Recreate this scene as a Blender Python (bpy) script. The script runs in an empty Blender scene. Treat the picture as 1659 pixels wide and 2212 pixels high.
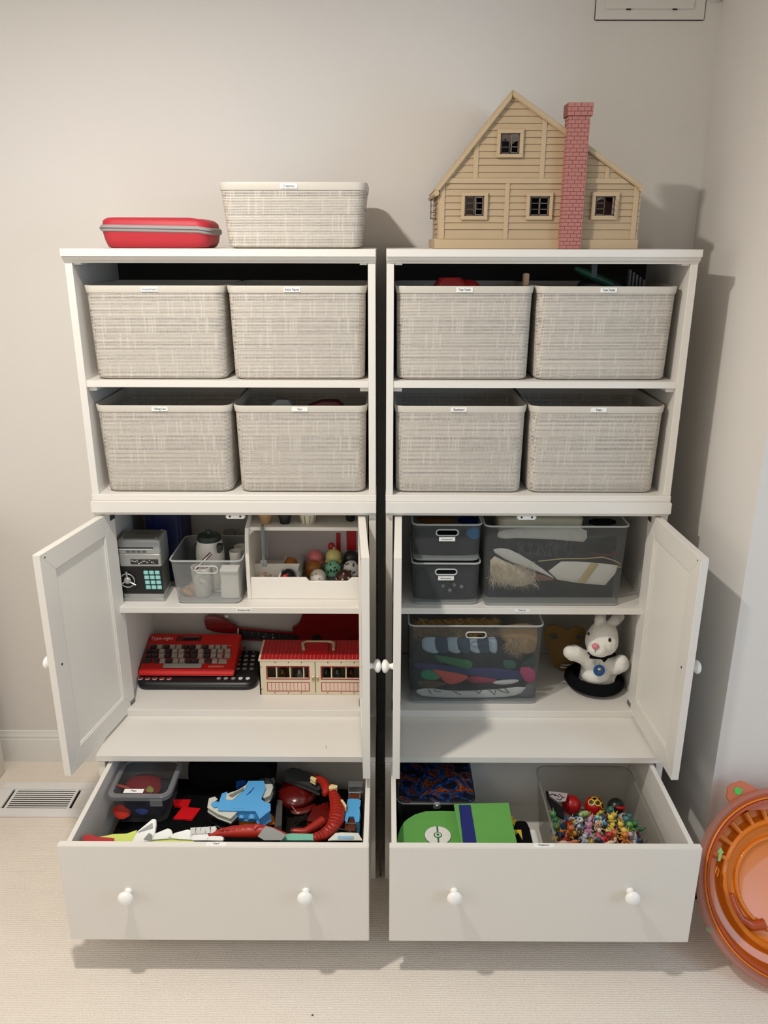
import bpy, bmesh, math, random
from mathutils import Vector, Matrix, Euler
random.seed(7)
C = bpy.context.scene.collection
SC = bpy.context.scene
PI = math.pi

# ---------------------------------------------------------------- camera
CAM = Vector((0.4171, -2.0603, 1.7551))
PITCH, YAW, ROLL, FPX = math.radians(18.6661), math.radians(-0.2038), math.radians(0.0982), 1744.4361
FW = Vector((math.sin(YAW)*math.cos(PITCH), math.cos(YAW)*math.cos(PITCH), -math.sin(PITCH)))
_R = Vector((math.cos(YAW), -math.sin(YAW), 0)); _U = _R.cross(FW)
RT = _R*math.cos(ROLL)+_U*math.sin(ROLL); UP = -_R*math.sin(ROLL)+_U*math.cos(ROLL)
cd = bpy.data.cameras.new('camera'); cam = bpy.data.objects.new('camera', cd); C.objects.link(cam)
mw = Matrix((RT, UP, -FW)).transposed().to_4x4(); mw.translation = CAM; cam.matrix_world = mw
cd.sensor_fit = 'HORIZONTAL'; cd.sensor_width = 36; cd.lens = 36*FPX/1659; cd.clip_start = .05; cd.clip_end = 50
SC.camera = cam

def at(px, py, ax, val):
    """the point of the real plane (x, y or z = val) seen at a pixel of the photograph; used to measure positions"""
    d = FW + RT*((px-829.5)/FPX) - UP*((py-1106)/FPX)
    i = 'xyz'.index(ax); t = (val-CAM[i])/d[i]
    return CAM + d*t

# ---------------------------------------------------------------- light and exposure
w = bpy.data.worlds.new('world'); SC.world = w; w.use_nodes = True
w.node_tree.nodes['Background'].inputs[0].default_value = (0.93, 0.96, 1.0, 1)
w.node_tree.nodes['Background'].inputs[1].default_value = 0.42
SC.view_settings.view_transform = 'Standard'; SC.view_settings.look = 'None'
SC.view_settings.exposure = 0.17; SC.view_settings.gamma = 1.0
SC.view_settings.use_curve_mapping = False
CEIL = 2.52
LAMP_AT = (-0.16, -0.86)          # the recessed lamp that throws the shadows
def area(name, loc, size, power, col, target=None, shape='DISK', size_y=None, spread=None):
    l = bpy.data.lights.new(name, 'AREA'); l.shape = shape; l.size = size; l.energy = power; l.color = col
    if size_y: l.size_y = size_y
    if spread: l.spread = spread
    o = bpy.data.objects.new(name, l); C.objects.link(o); o.location = loc
    if target is not None:
        o.rotation_euler = (Vector(target)-Vector(loc)).to_track_quat('-Z', 'Y').to_euler()
    return o
area('ceiling_lamp_light', (LAMP_AT[0], LAMP_AT[1], CEIL-.03), .085, 23, (1.0, .95, .895))
area('added_ceiling_fill', (-.9, -2.6, CEIL-.03), 1.1, 10.0, (1.0, .95, .88))  # added overhead fill, no such lamp known; evens out fronts and walls
area('added_left_fill', (-2.2, -1.7, 1.5), 1.8, 15.0, (1.0, .97, .93), (1.2, -.5, 1.2), 'RECTANGLE', 1.5)  # added fill from the left, no window known there; lifts the right wall
area('window_daylight', (2.85, -2.0, 1.65), 1.2, 22.0, (.50, .72, 1.0), (-.2, .1, 1.5), 'RECTANGLE', 1.3)

# ---------------------------------------------------------------- materials
def lin(c):
    c = c/255.0
    return c/12.92 if c <= .04045 else ((c+.055)/1.055)**2.4
def col(r, g, b): return (lin(r), lin(g), lin(b), 1)
MATS = {}
def mat(name, rgb, rough=.5, metal=0, spec=.5, vary=.04, scale=30, bump=0, bscale=200, coat=0, alpha=None):
    if name in MATS: return MATS[name]
    m = bpy.data.materials.new(name); m.use_nodes = True; nt = m.node_tree; b = nt.nodes['Principled BSDF']
    b.inputs['Roughness'].default_value = rough; b.inputs['Metallic'].default_value = metal
    b.inputs['Specular IOR Level'].default_value = spec; b.inputs['Coat Weight'].default_value = coat
    c = col(*rgb)
    tc = nt.nodes.new('ShaderNodeTexCoord')
    if vary:
        n = nt.nodes.new('ShaderNodeTexNoise'); n.inputs['Scale'].default_value = scale; n.inputs['Detail'].default_value = 4
        nt.links.new(tc.outputs['Object'], n.inputs['Vector'])
        r = nt.nodes.new('ShaderNodeMix'); r.data_type = 'RGBA'
        r.inputs[6].default_value = tuple(x*(1-vary) for x in c[:3])+(1,); r.inputs[7].default_value = tuple(min(1, x*(1+vary)) for x in c[:3])+(1,)
        nt.links.new(n.outputs['Fac'], r.inputs[0]); nt.links.new(r.outputs[2], b.inputs['Base Color'])
    else: b.inputs['Base Color'].default_value = c
    if bump:
        n2 = nt.nodes.new('ShaderNodeTexNoise'); n2.inputs['Scale'].default_value = bscale; n2.inputs['Detail'].default_value = 6
        nt.links.new(tc.outputs['Object'], n2.inputs['Vector'])
        bp = nt.nodes.new('ShaderNodeBump'); bp.inputs['Strength'].default_value = bump; bp.inputs['Distance'].default_value = .002
        nt.links.new(n2.outputs['Fac'], bp.inputs['Height']); nt.links.new(bp.outputs[0], b.inputs['Normal'])
    MATS[name] = m
    return m
def frosted(name, rgb, clear, rough=.35):
    """thin translucent plastic: part of the light goes straight through, the rest is scattered"""
    if name in MATS: return MATS[name]
    m = bpy.data.materials.new(name); m.use_nodes = True; nt = m.node_tree; b = nt.nodes['Principled BSDF']; out = nt.nodes['Material Output']
    b.inputs['Base Color'].default_value = col(*rgb); b.inputs['Roughness'].default_value = rough
    t = nt.nodes.new('ShaderNodeBsdfTransparent'); t.inputs[0].default_value = col(*[min(255, x*.35+165) for x in rgb])
    tl = nt.nodes.new('ShaderNodeBsdfTranslucent'); tl.inputs[0].default_value = col(*rgb)
    a = nt.nodes.new('ShaderNodeMixShader'); a.inputs[0].default_value = .35
    nt.links.new(b.outputs[0], a.inputs[1]); nt.links.new(tl.outputs[0], a.inputs[2])
    mx = nt.nodes.new('ShaderNodeMixShader'); 
    n = nt.nodes.new('ShaderNodeTexNoise'); n.inputs['Scale'].default_value = 25
    tc = nt.nodes.new('ShaderNodeTexCoord'); nt.links.new(tc.outputs['Object'], n.inputs['Vector'])
    mp = nt.nodes.new('ShaderNodeMapRange'); mp.inputs['To Min'].default_value = clear-.03; mp.inputs['To Max'].default_value = clear+.03
    nt.links.new(n.outputs['Fac'], mp.inputs['Value']); nt.links.new(mp.outputs[0], mx.inputs[0])
    nt.links.new(a.outputs[0], mx.inputs[1]); nt.links.new(t.outputs[0], mx.inputs[2])
    nt.links.new(mx.outputs[0], out.inputs['Surface'])
    MATS[name] = m
    return m

def nn(nt, t, **k):
    n = nt.nodes.new(t)
    for a, v in k.items(): setattr(n, a, v)
    return n
def math_node(nt, op, a, b=None, c=None):
    n = nt.nodes.new('ShaderNodeMath'); n.operation = op
    for i, v in enumerate((a, b, c)):
        if v is None: continue
        if isinstance(v, (int, float)): n.inputs[i].default_value = v
        else: nt.links.new(v, n.inputs[i])
    return n.outputs[0]

def woven_mat(name, rgb):
    """moulded plastic woven like coarse linen: crossing yarns, thick and thin rows, small holes with their shade painted in"""
    if name in MATS: return MATS[name]
    m = bpy.data.materials.new(name); m.use_nodes = True; nt = m.node_tree; b = nt.nodes['Principled BSDF']
    b.inputs['Roughness'].default_value = .55
    tc = nn(nt, 'ShaderNodeTexCoord'); sp = nn(nt, 'ShaderNodeSeparateXYZ'); nt.links.new(tc.outputs['Object'], sp.inputs[0])
    ge = nn(nt, 'ShaderNodeNewGeometry')
    X, Y, Z = sp.outputs
    H = math_node(nt, 'ADD', X, Y)
    PX, PZ = .0036, .0036
    def rnd(v, seed):
        wn = nn(nt, 'ShaderNodeTexWhiteNoise', noise_dimensions='2D'); cb = nn(nt, 'ShaderNodeCombineXYZ')
        nt.links.new(v, cb.inputs[0]); cb.inputs[1].default_value = seed; nt.links.new(cb.outputs[0], wn.inputs['Vector']); return wn.outputs['Value']
    hu = math_node(nt, 'DIVIDE', H, PX); zu = math_node(nt, 'DIVIDE', Z, PZ)
    hc = math_node(nt, 'FLOOR', hu); zc = math_node(nt, 'FLOOR', zu)
    # rounded yarn profile 0..1
    hp = math_node(nt, 'ABSOLUTE', math_node(nt, 'SINE', math_node(nt, 'MULTIPLY', hu, PI)))
    zp = math_node(nt, 'ABSOLUTE', math_node(nt, 'SINE', math_node(nt, 'MULTIPLY', zu, PI)))
    rr = rnd(zc, 3.1); rc = rnd(hc, 8.7)
    # slubs : thick stretches along rows
    cb = nn(nt, 'ShaderNodeCombineXYZ'); nt.links.new(math_node(nt, 'MULTIPLY', hc, .09), cb.inputs[0]); nt.links.new(math_node(nt, 'MULTIPLY', zc, 4.37), cb.inputs[1])
    sl = nn(nt, 'ShaderNodeTexNoise'); sl.inputs['Scale'].default_value = 1.6; nt.links.new(cb.outputs[0], sl.inputs['Vector'])
    cb2 = nn(nt, 'ShaderNodeCombineXYZ'); nt.links.new(math_node(nt, 'MULTIPLY', hc, 3.9), cb2.inputs[0]); nt.links.new(math_node(nt, 'MULTIPLY', zc, .11), cb2.inputs[1])
    sl2 = nn(nt, 'ShaderNodeTexNoise'); sl2.inputs['Scale'].default_value = 1.6; nt.links.new(cb2.outputs[0], sl2.inputs['Vector'])
    # a gap shows when both yarns are thin; its shade is painted dark
    gh = math_node(nt, 'SUBTRACT', .62, math_node(nt, 'MULTIPLY', sl2.outputs['Fac'], .35))
    gz = math_node(nt, 'SUBTRACT', .98, math_node(nt, 'ADD', math_node(nt, 'MULTIPLY', sl.outputs['Fac'], .62), math_node(nt, 'MULTIPLY', rr, .2)))
    gapH = math_node(nt, 'LESS_THAN', hp, math_node(nt, 'ADD', gh, .30))
    gapZ = math_node(nt, 'LESS_THAN', zp, math_node(nt, 'ADD', gz, .06))
    blk = math_node(nt, 'MULTIPLY', math_node(nt, 'FLOOR', math_node(nt, 'DIVIDE', zc, 11.0)), 173.0)
    thick = math_node(nt, 'ADD', .5, math_node(nt, 'MULTIPLY', math_node(nt, 'GREATER_THAN', rnd(math_node(nt, 'ADD', hc, blk), 5.3), .085), .5))
    rowm = math_node(nt, 'GREATER_THAN', rr, .42)
    hole = math_node(nt, 'MULTIPLY', math_node(nt, 'MULTIPLY', gapZ, thick), math_node(nt, 'ADD', .42, math_node(nt, 'MULTIPLY', math_node(nt, 'MULTIPLY', gapH, rowm), .55)))
    big = nn(nt, 'ShaderNodeMix', data_type='RGBA'); c = col(*rgb)
    big.inputs[6].default_value = c; big.inputs[7].default_value = tuple(x*.10 for x in c[:3])+(1,)
    nt.links.new(hole, big.inputs[0]); nt.links.new(big.outputs[2], b.inputs['Base Color'])
    h = math_node(nt, 'MAXIMUM', math_node(nt, 'MULTIPLY', hp, math_node(nt, 'ADD', .35, math_node(nt, 'MULTIPLY', rc, .75))),
                  math_node(nt, 'MULTIPLY', zp, math_node(nt, 'ADD', .5, math_node(nt, 'MULTIPLY', rr, .55))))
    bp = nn(nt, 'ShaderNodeBump'); bp.inputs['Strength'].default_value = .75; bp.inputs['Distance'].default_value = .0014
    nt.links.new(h, bp.inputs['Height']); nt.links.new(bp.outputs[0], b.inputs['Normal'])
    MATS[name] = m
    return m

def carpet_mat():
    m = bpy.data.materials.new('ribbed_carpet'); m.use_nodes = True; nt = m.node_tree; b = nt.nodes['Principled BSDF']
    b.inputs['Roughness'].default_value = .95; b.inputs['Specular IOR Level'].default_value = .1
    tc = nn(nt, 'ShaderNodeTexCoord'); sp = nn(nt, 'ShaderNodeSeparateXYZ'); nt.links.new(tc.outputs['Object'], sp.inputs[0])
    wv = nn(nt, 'ShaderNodeTexNoise'); wv.inputs['Scale'].default_value = 9; nt.links.new(tc.outputs['Object'], wv.inputs['Vector'])
    yy = math_node(nt, 'ADD', sp.outputs[1], math_node(nt, 'MULTIPLY', wv.outputs['Fac'], .006))
    rib = math_node(nt, 'ABSOLUTE', math_node(nt, 'SINE', math_node(nt, 'MULTIPLY', yy, PI/.0066)))
    lp = nn(nt, 'ShaderNodeTexNoise'); lp.inputs['Scale'].default_value = 260; lp.inputs['Detail'].default_value = 3
    nt.links.new(tc.outputs['Object'], lp.inputs['Vector'])
    pt = nn(nt, 'ShaderNodeTexNoise'); pt.inputs['Scale'].default_value = 14; nt.links.new(tc.outputs['Object'], pt.inputs['Vector'])
    amp = math_node(nt, 'MULTIPLY', rib, math_node(nt, 'ADD', .25, pt.outputs['Fac']))
    h = math_node(nt, 'ADD', math_node(nt, 'MULTIPLY', amp, .38), math_node(nt, 'MULTIPLY', lp.outputs['Fac'], 1.15))
    mx = nn(nt, 'ShaderNodeMix', data_type='RGBA'); mx.inputs[6].default_value = col(208, 195, 180); mx.inputs[7].default_value = col(248, 238, 225)
    nt.links.new(math_node(nt, 'MULTIPLY', h, .8), mx.inputs[0]); nt.links.new(mx.outputs[2], b.inputs['Base Color'])
    bp = nn(nt, 'ShaderNodeBump'); bp.inputs['Strength'].default_value = .5; bp.inputs['Distance'].default_value = .004
    nt.links.new(h, bp.inputs['Height']); nt.links.new(bp.outputs[0], b.inputs['Normal'])
    return m

WHITE = mat('white_lacquer', (226, 221, 212), .38, vary=.012, scale=6)
WALLP = mat('wall_paint', (224, 219, 212), .9, spec=.2, vary=.015, scale=3, bump=.12, bscale=420)
TRIM = mat('trim_paint', (228, 226, 220), .45, vary=.01)
DARKB = mat('dark_back_board', (62, 59, 54), .9, spec=.2, vary=.08, scale=40)  # one dark grey-brown for back panels, much darker than the white boards
METAL = mat('hinge_metal', (150, 148, 142), .35, metal=.9)
BLACK = mat('black_plastic', (14, 14, 15), .42)
KNOBM = mat('knob_lacquer', (246, 244, 238), .25)
PAPER = mat('label_paper', (240, 238, 232), .6)
INK = mat('label_ink', (50, 48, 50), .7, vary=0)

# ---------------------------------------------------------------- mesh helpers
WL = {}
class MB:
    def __init__(s): s.v = []; s.f = []; s.fm = []; s.mi = 0
    def add(s, vs, fs):
        n = len(s.v); s.v += [tuple(v) for v in vs]; s.f += [tuple(i+n for i in f) for f in fs]; s.fm += [s.mi]*len(fs); return s
    def box(s, x0, x1, y0, y1, z0, z1):
        return s.add([(x0,y0,z0),(x1,y0,z0),(x1,y1,z0),(x0,y1,z0),(x0,y0,z1),(x1,y0,z1),(x1,y1,z1),(x0,y1,z1)],
                     [(0,3,2,1),(4,5,6,7),(0,1,5,4),(1,2,6,5),(2,3,7,6),(3,0,4,7)])
    def cbox(s, c, h, M=None):
        vs = [Vector((a*h[0], b*h[1], d*h[2])) for d in (-1,1) for a, b in ((-1,-1),(1,-1),(1,1),(-1,1))]
        if M is not None: vs = [M @ v for v in vs]
        return s.add([v+Vector(c) for v in vs], [(0,3,2,1),(4,5,6,7),(0,1,5,4),(1,2,6,5),(2,3,7,6),(3,0,4,7)])
    def prism(s, poly, ax, a, b, M=None):
        """polygon (2d) extruded along an axis from a to b. ax 'y': poly is (x,z); 'x': (y,z); 'z': (x,y)"""
        def P(u, v, t): return {'y': (u, t, v), 'x': (t, u, v), 'z': (u, v, t)}[ax]
        n = len(poly); vs = [P(u, v, a) for u, v in poly]+[P(u, v, b) for u, v in poly]
        if M is not None: vs = [M @ Vector(v) for v in vs]
        fs = [tuple(range(n)), tuple(range(2*n-1, n-1, -1))]+[(i, i+n, (i+1) % n+n, (i+1) % n) for i in range(n)]
        return s.add(vs, fs)
    def loft(s, rings, cap0=True, cap1=True, close=True):
        n = len(rings[0]); vs = [v for r in rings for v in r]; fs = []
        for k in range(len(rings)-1):
            for i in range(n if close else n-1):
                j = (i+1) % n; fs.append((k*n+i, k*n+j, (k+1)*n+j, (k+1)*n+i))
        if cap0: fs.append(tuple(range(n-1, -1, -1)))
        if cap1: fs.append(tuple((len(rings)-1)*n+i for i in range(n)))
        return s.add(vs, fs)
    def lathe(s, prof, c=(0,0,0), seg=20, M=None, caps=True):
        rings = []
        for r, z in prof:
            ring = [Vector((r*math.cos(2*PI*i/seg), r*math.sin(2*PI*i/seg), z)) for i in range(seg)]
            if M is not None: ring = [M @ v for v in ring]
            rings.append([v+Vector(c) for v in ring])
        return s.loft(rings, caps, caps)
    def ell(s, c, r, seg=12, rings=8, M=None):
        if isinstance(r, (int, float)): r = (r, r, r)
        rg = []
        for k in range(1, rings):
            t = PI*k/rings-PI/2
            ring = [Vector((r[0]*math.cos(t)*math.cos(2*PI*i/seg), r[1]*math.cos(t)*math.sin(2*PI*i/seg), r[2]*math.sin(t))) for i in range(seg)]
            if M is not None: ring = [M @ v for v in ring]
            rg.append([v+Vector(c) for v in ring])
        lo, hi = Vector((0,0,-r[2])), Vector((0,0,r[2]))
        if M is not None: lo, hi = M @ lo, M @ hi
        n0 = len(s.v); s.loft(rg, False, False)
        a = len(s.v); s.v += [tuple(lo+Vector(c)), tuple(hi+Vector(c))]
        nr = len(rg)
        for i in range(seg):
            j = (i+1) % seg
            s.f += [(a, n0+j, n0+i), (a+1, n0+(nr-1)*seg+i, n0+(nr-1)*seg+j)]; s.fm += [s.mi]*2
        return s
    def tube(s, pts, rad, seg=8, cap=True):
        pts = [Vector(p) for p in pts]
        if isinstance(rad, (int, float)): rad = [rad]*len(pts)
        rings = []; prev = None
        for i, p in enumerate(pts):
            t = (pts[min(i+1, len(pts)-1)]-pts[max(i-1, 0)]).normalized()
            if prev is None: u = t.orthogonal().normalized()
            else:
                u = (prev-t*prev.dot(t))
                u = u.normalized() if u.length > 1e-6 else t.orthogonal().normalized()
            prev = u; v = t.cross(u)
            rings.append([p+(u*math.cos(2*PI*k/seg)+v*math.sin(2*PI*k/seg))*rad[i] for k in range(seg)])
        return s.loft(rings, cap, cap)
    def build(s, name, m, parent=None, loc=None, bevel=0, smooth=None, local=False, weld=False):
        me = bpy.data.meshes.new(name)
        if parent is not None and not local: off = WL[parent]
        elif loc is not None: off = Vector(loc)
        else: off = Vector((0,0,0))
        me.from_pydata([tuple(Vector(v)-off) for v in s.v] if off.length else s.v, [], s.f)
        ms = m if isinstance(m, (list, tuple)) else [m]
        for x in ms: me.materials.append(x)
        if len(ms) > 1: me.polygons.foreach_set('material_index', s.fm)
        bm = bmesh.new(); bm.from_mesh(me)
        if weld: bmesh.ops.remove_doubles(bm, verts=bm.verts, dist=1e-5)
        if bevel: 
            es = [e for e in bm.edges if len(e.link_faces) == 2 and e.calc_face_angle(0) > .6]
            bmesh.ops.bevel(bm, geom=es, offset=bevel, segments=2 if bevel > .0012 else 1, affect='EDGES', clamp_overlap=True)
        bmesh.ops.recalc_face_normals(bm, faces=bm.faces); bm.to_mesh(me); bm.free()
        if smooth:
            me.shade_smooth(); me.set_sharp_from_angle(angle=math.radians(smooth))
        o = bpy.data.objects.new(name, me); C.objects.link(o)
        if parent is not None: o.parent = parent; WL[o] = WL[parent]
        else: o.location = off; WL[o] = off
        return o
def tag(o, label=None, cat=None, group=None, kind=None):
    if label: o['label'] = label
    if cat: o['category'] = cat
    if group: o['group'] = group
    if kind: o['kind'] = kind
    return o
def thing(name, label, cat, loc=(0,0,0), rot=0, group=None):
    o = bpy.data.objects.new(name, None); C.objects.link(o); o.location = loc
    o.rotation_euler = (0, 0, rot) if isinstance(rot, (int, float)) else rot
    o.empty_display_size = .05; WL[o] = Vector(loc)
    return tag(o, label, cat, group)
def move(o, M):
    """place a thing built around the origin"""
    o.matrix_world = M
def rr(cx, cy, z, hx, hy, r, n=4):
    """a rounded rectangle ring in a level plane"""
    r = min(r, hx*.99, hy*.99); pts = []
    for qx, qy, a0 in ((1,1,0),(-1,1,PI/2),(-1,-1,PI),(1,-1,1.5*PI)):
        for k in range(n+1):
            a = a0+PI/2*k/n
            pts.append((cx+qx*(hx-r)+r*math.cos(a), cy+qy*(hy-r)+r*math.sin(a), z))
    return pts
def text(s, body, size, parent, loc, rot=(PI/2,0,0), m=None, depth=.0003, name='lettering', width=None, space=1.0, shear=0):
    cu = bpy.data.curves.new('t', 'FONT'); cu.body = body; cu.size = size; cu.align_x = 'CENTER'; cu.align_y = 'CENTER'; cu.extrude = depth; cu.resolution_u = 2
    cu.space_character = space; cu.shear = shear
    o = bpy.data.objects.new('t', cu); C.objects.link(o)
    dg = bpy.context.evaluated_depsgraph_get(); me = bpy.data.meshes.new_from_object(o.evaluated_get(dg))
    bpy.data.objects.remove(o); me.name = name; me.materials.clear(); me.materials.append(m or INK)
    if width:
        xs = [v.co.x for v in me.vertices]; k = width/(max(xs)-min(xs)); 
        for v in me.vertices: v.co.x *= k
    q = bpy.data.objects.new(name, me); C.objects.link(q); q.parent = parent; WL[q] = WL[parent]
    q.location = Vector(loc) if s == 'local' else Vector(loc)-WL[parent]; q.rotation_euler = rot
    return q
def struct(o): o['kind'] = 'structure'; return o
# ---------------------------------------------------------------- the room
XA, YW, YB = 1.2915, .3763, -.24
XLW, YR, XRR = -2.3, -4.4, 3.0
def plane_box(name, b, m): return struct(MB().box(*b).build(name, m))
struct(MB().box(XLW, XRR, YR, YW+.1, -.06, 0).build('floor', carpet_mat()))
plane_box('wall_back', (XLW, XA+.1, YW, YW+.1, 0, CEIL), WALLP)
plane_box('wall_right', (XA, XA+.1, YB+.1, YW, 0, CEIL), WALLP)
plane_box('wall_corner', (XA, XRR, YB, YB+.1, 0, CEIL), WALLP)
plane_box('wall_left', (XLW-.1, XLW, YR, YW+.1, 0, CEIL), WALLP)
plane_box('wall_side', (XRR, XRR+.1, YR, YB+.1, 0, CEIL), WALLP)
cl = MB().box(XLW, XRR, YR, YW+.1, CEIL, CEIL+.06).build('ceiling', mat('ceiling_paint', (228, 225, 218), .9, spec=.1, vary=.01)); struct(cl)
# baseboards with a stepped and rounded top
def base_prof(): return [(0, 0), (-.015, 0), (-.015, .078), (-.013, .083), (-.013, .088), (-.0105, .091), (-.0105, .101), (-.006, .108), (-.004, .118), (0, .12)]
mb = MB().prism([(YW+y, z) for y, z in base_prof()], 'x', XLW, XA); struct(mb.build('baseboard_back', TRIM, smooth=25))
mb = MB().prism([(XA+y, z) for y, z in base_prof()], 'y', YB-.015, YW); struct(mb.build('baseboard_right', TRIM, smooth=25))
mb = MB().prism([(YB+y, z) for y, z in base_prof()], 'x', XA-.015, XRR); struct(mb.build('baseboard_corner', TRIM, smooth=25))

# recessed ceiling lamp
t = thing('recessed_ceiling_lamp', 'round white recessed ceiling lamp above the left cabinet', 'lamp', (LAMP_AT[0], LAMP_AT[1], CEIL))
MB().lathe([(.085, 0), (.085, -.006), (.07, -.008), (.062, -.002)], (LAMP_AT[0], LAMP_AT[1], CEIL), 28).build('trim_ring', TRIM, t, smooth=40)
# access panel high on the back wall
t = thing('access_panel', 'painted access panel flush in the wall above the dollhouse', 'panel', (1.105, YW, 2.29))
a, b_ = at(1283, 45, 'y', YW), at(1520, 48, 'y', YW)
mb = MB().box(a.x, b_.x, YW-.004, YW, a.z, CEIL-.02); mb.build('frame', WALLP, t, bevel=.002)
c0, c1 = at(1307, 20, 'y', YW-.004), at(1499, 23, 'y', YW-.004)
MB().box(c0.x, c1.x, YW-.0075, YW-.004, c0.z, CEIL-.04).build('door_leaf', WALLP, t, bevel=.0015)
GAPM = mat('gap_shade_and_fittings', (40, 30, 24), .9)  # dark brown of screws and latches; also shade painted into slots and gaps
for px in (1358, 1458):
    q = at(px, 20, 'y', YW-.008); MB().box(q.x-.006, q.x+.006, YW-.0085, YW-.0074, q.z-.0015, q.z+.0015).build('latch', GAPM, t)
# round alarm at the upper right
q = at(1541, 0, 'y', YW); t = thing('smoke_alarm', 'round white alarm at the top edge right of the access panel', 'alarm', (q.x, YW, q.z+.03))
Mx = Matrix.Rotation(PI/2, 3, 'X')
MB().lathe([(.034, 0), (.034, .014), (.029, .024), (.015, .028), (0.001, .029)], (q.x, YW, q.z+.028), 28, Mx).build('housing', TRIM, t, smooth=40)
MB().lathe([(.006, 0), (.006, .002), (.001, .0025)], (q.x, YW-.028, q.z+.028), 12, Mx).build('button', TRIM, t, smooth=40)

# floor register
t = thing('floor_register', 'white metal floor air register with slats left of the drawers', 'vent', (-.72, .15, 0))
RX0, RX1, RY0, RY1 = -.872, -.556, .070, .236
FR = mat('register_enamel', (232, 230, 226), .35)
mb = MB(); ix0, ix1, iy0, iy1 = RX0+.042, RX1-.045, RY0+.036, RY1-.036
for b in ((RX0, RX1, RY0, iy0, 0, .009), (RX0, RX1, iy1, RY1, 0, .009), (RX0, ix0, iy0, iy1, 0, .009), (ix1, RX1, iy0, iy1, 0, .009)): mb.box(*b)
mb.build('frame', FR, t, bevel=.0015)
MB().box(ix0, ix1, iy0, iy1, .0, .0012).build('duct_opening', mat('duct_dark', (10, 9, 8), .9), t)
for k in range(2):
    x = ix0+.009 if k == 0 else ix1-.009; MB().box(x-.004+(.004 if k == 0 else -.004), x+.004+(.004 if k == 0 else -.004), iy0, iy1, .003, .0085).build('cross_rail', FR, t, bevel=.0006)
n = 9
for k in range(n):
    y = iy0+(iy1-iy0)*(k+.5)/n
    MB().box(ix0+.012, ix1-.012, y-.0026, y+.0026, .0068, .0088).build('slat', FR, t, bevel=.0006)

# white board end at the left edge of the picture
t0 = at(13, 1664, 'z', 0); 
tag(MB().box(t0.x-.5, t0.x, -.25, t0.y, 0, .95).build('side_cabinet', mat('side_cabinet_paint', (215, 208, 198), .5), None, (t0.x-.25, .02, 0), bevel=.003), 'white low cabinet end cut off by the left edge of the picture', 'cabinet')
# small pebble-like crumb on the carpet
q = at(675, 2194, 'z', 0); tag(MB().ell((q.x, q.y, .002), (.003, .002, .002), 8, 6).build('carpet_crumb', mat('crumb', (110, 90, 70), .9), None, (q.x, q.y, 0)), 'tiny brown crumb on the carpet at the bottom edge', 'crumb')
# ---------------------------------------------------------------- the two wall units: hutch on cabinet on drawer base
XL, UW, GAP = -.3722, .76, .0271
T = .0185
ZT, ZCB, ZHB, ZCT, ZCL, ZB, ZBB = 1.7326, 1.699, 1.1069, 1.0888, 1.0495, .422, .3978
ZST, ZSB, ZCS, ZCB1, ZPL = 1.4108, 1.394, .7652, .4434, .1024
YBK, YBF, YD = .3563, -.1908, -.509
ZD, ZDB = .3960, .1116
def cornice(x0, x1, yf, z0, z1, drop, name, parent, ybk=YBK, out=.019):
    """flat band over a small cyma moulding, returned along both ends"""
    prof = [(0, z0), (.002, z0+.004), (out*.45, z0+(drop*.45)), (out*.6, z0+drop*.8), (out*.62, z0+drop), (out, z0+drop), (out, z1), (0, z1)]
    mb = MB(); rings = []
    ov = .0006
    for d, z in prof[:-1]:
        e = min(d, ov)
        rings.append([(x0-e, yf-d, z), (x1+e, yf-d, z), (x1+e, ybk, z), (x0-e, ybk, z)])
    mb.loft(rings); return mb.build(name, WHITE, parent, bevel=.0006)
def knob(parent, c, dirv, s=1.0, ax=1.0, name='knob'):
    M = Vector(dirv).to_track_quat('Z', 'Y').to_matrix()
    prof = [(.0085, 0), (.0085, .002), (.0065, .006), (.0062, .010), (.009, .013), (.0145, .0165), (.0172, .021), (.0165, .026), (.012, .030), (.005, .0322), (.0006, .0327)]
    return MB().lathe([(r*s, z*s*ax) for r, z in prof], c, 24, M).build(name, KNOBM, parent, smooth=50)
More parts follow.
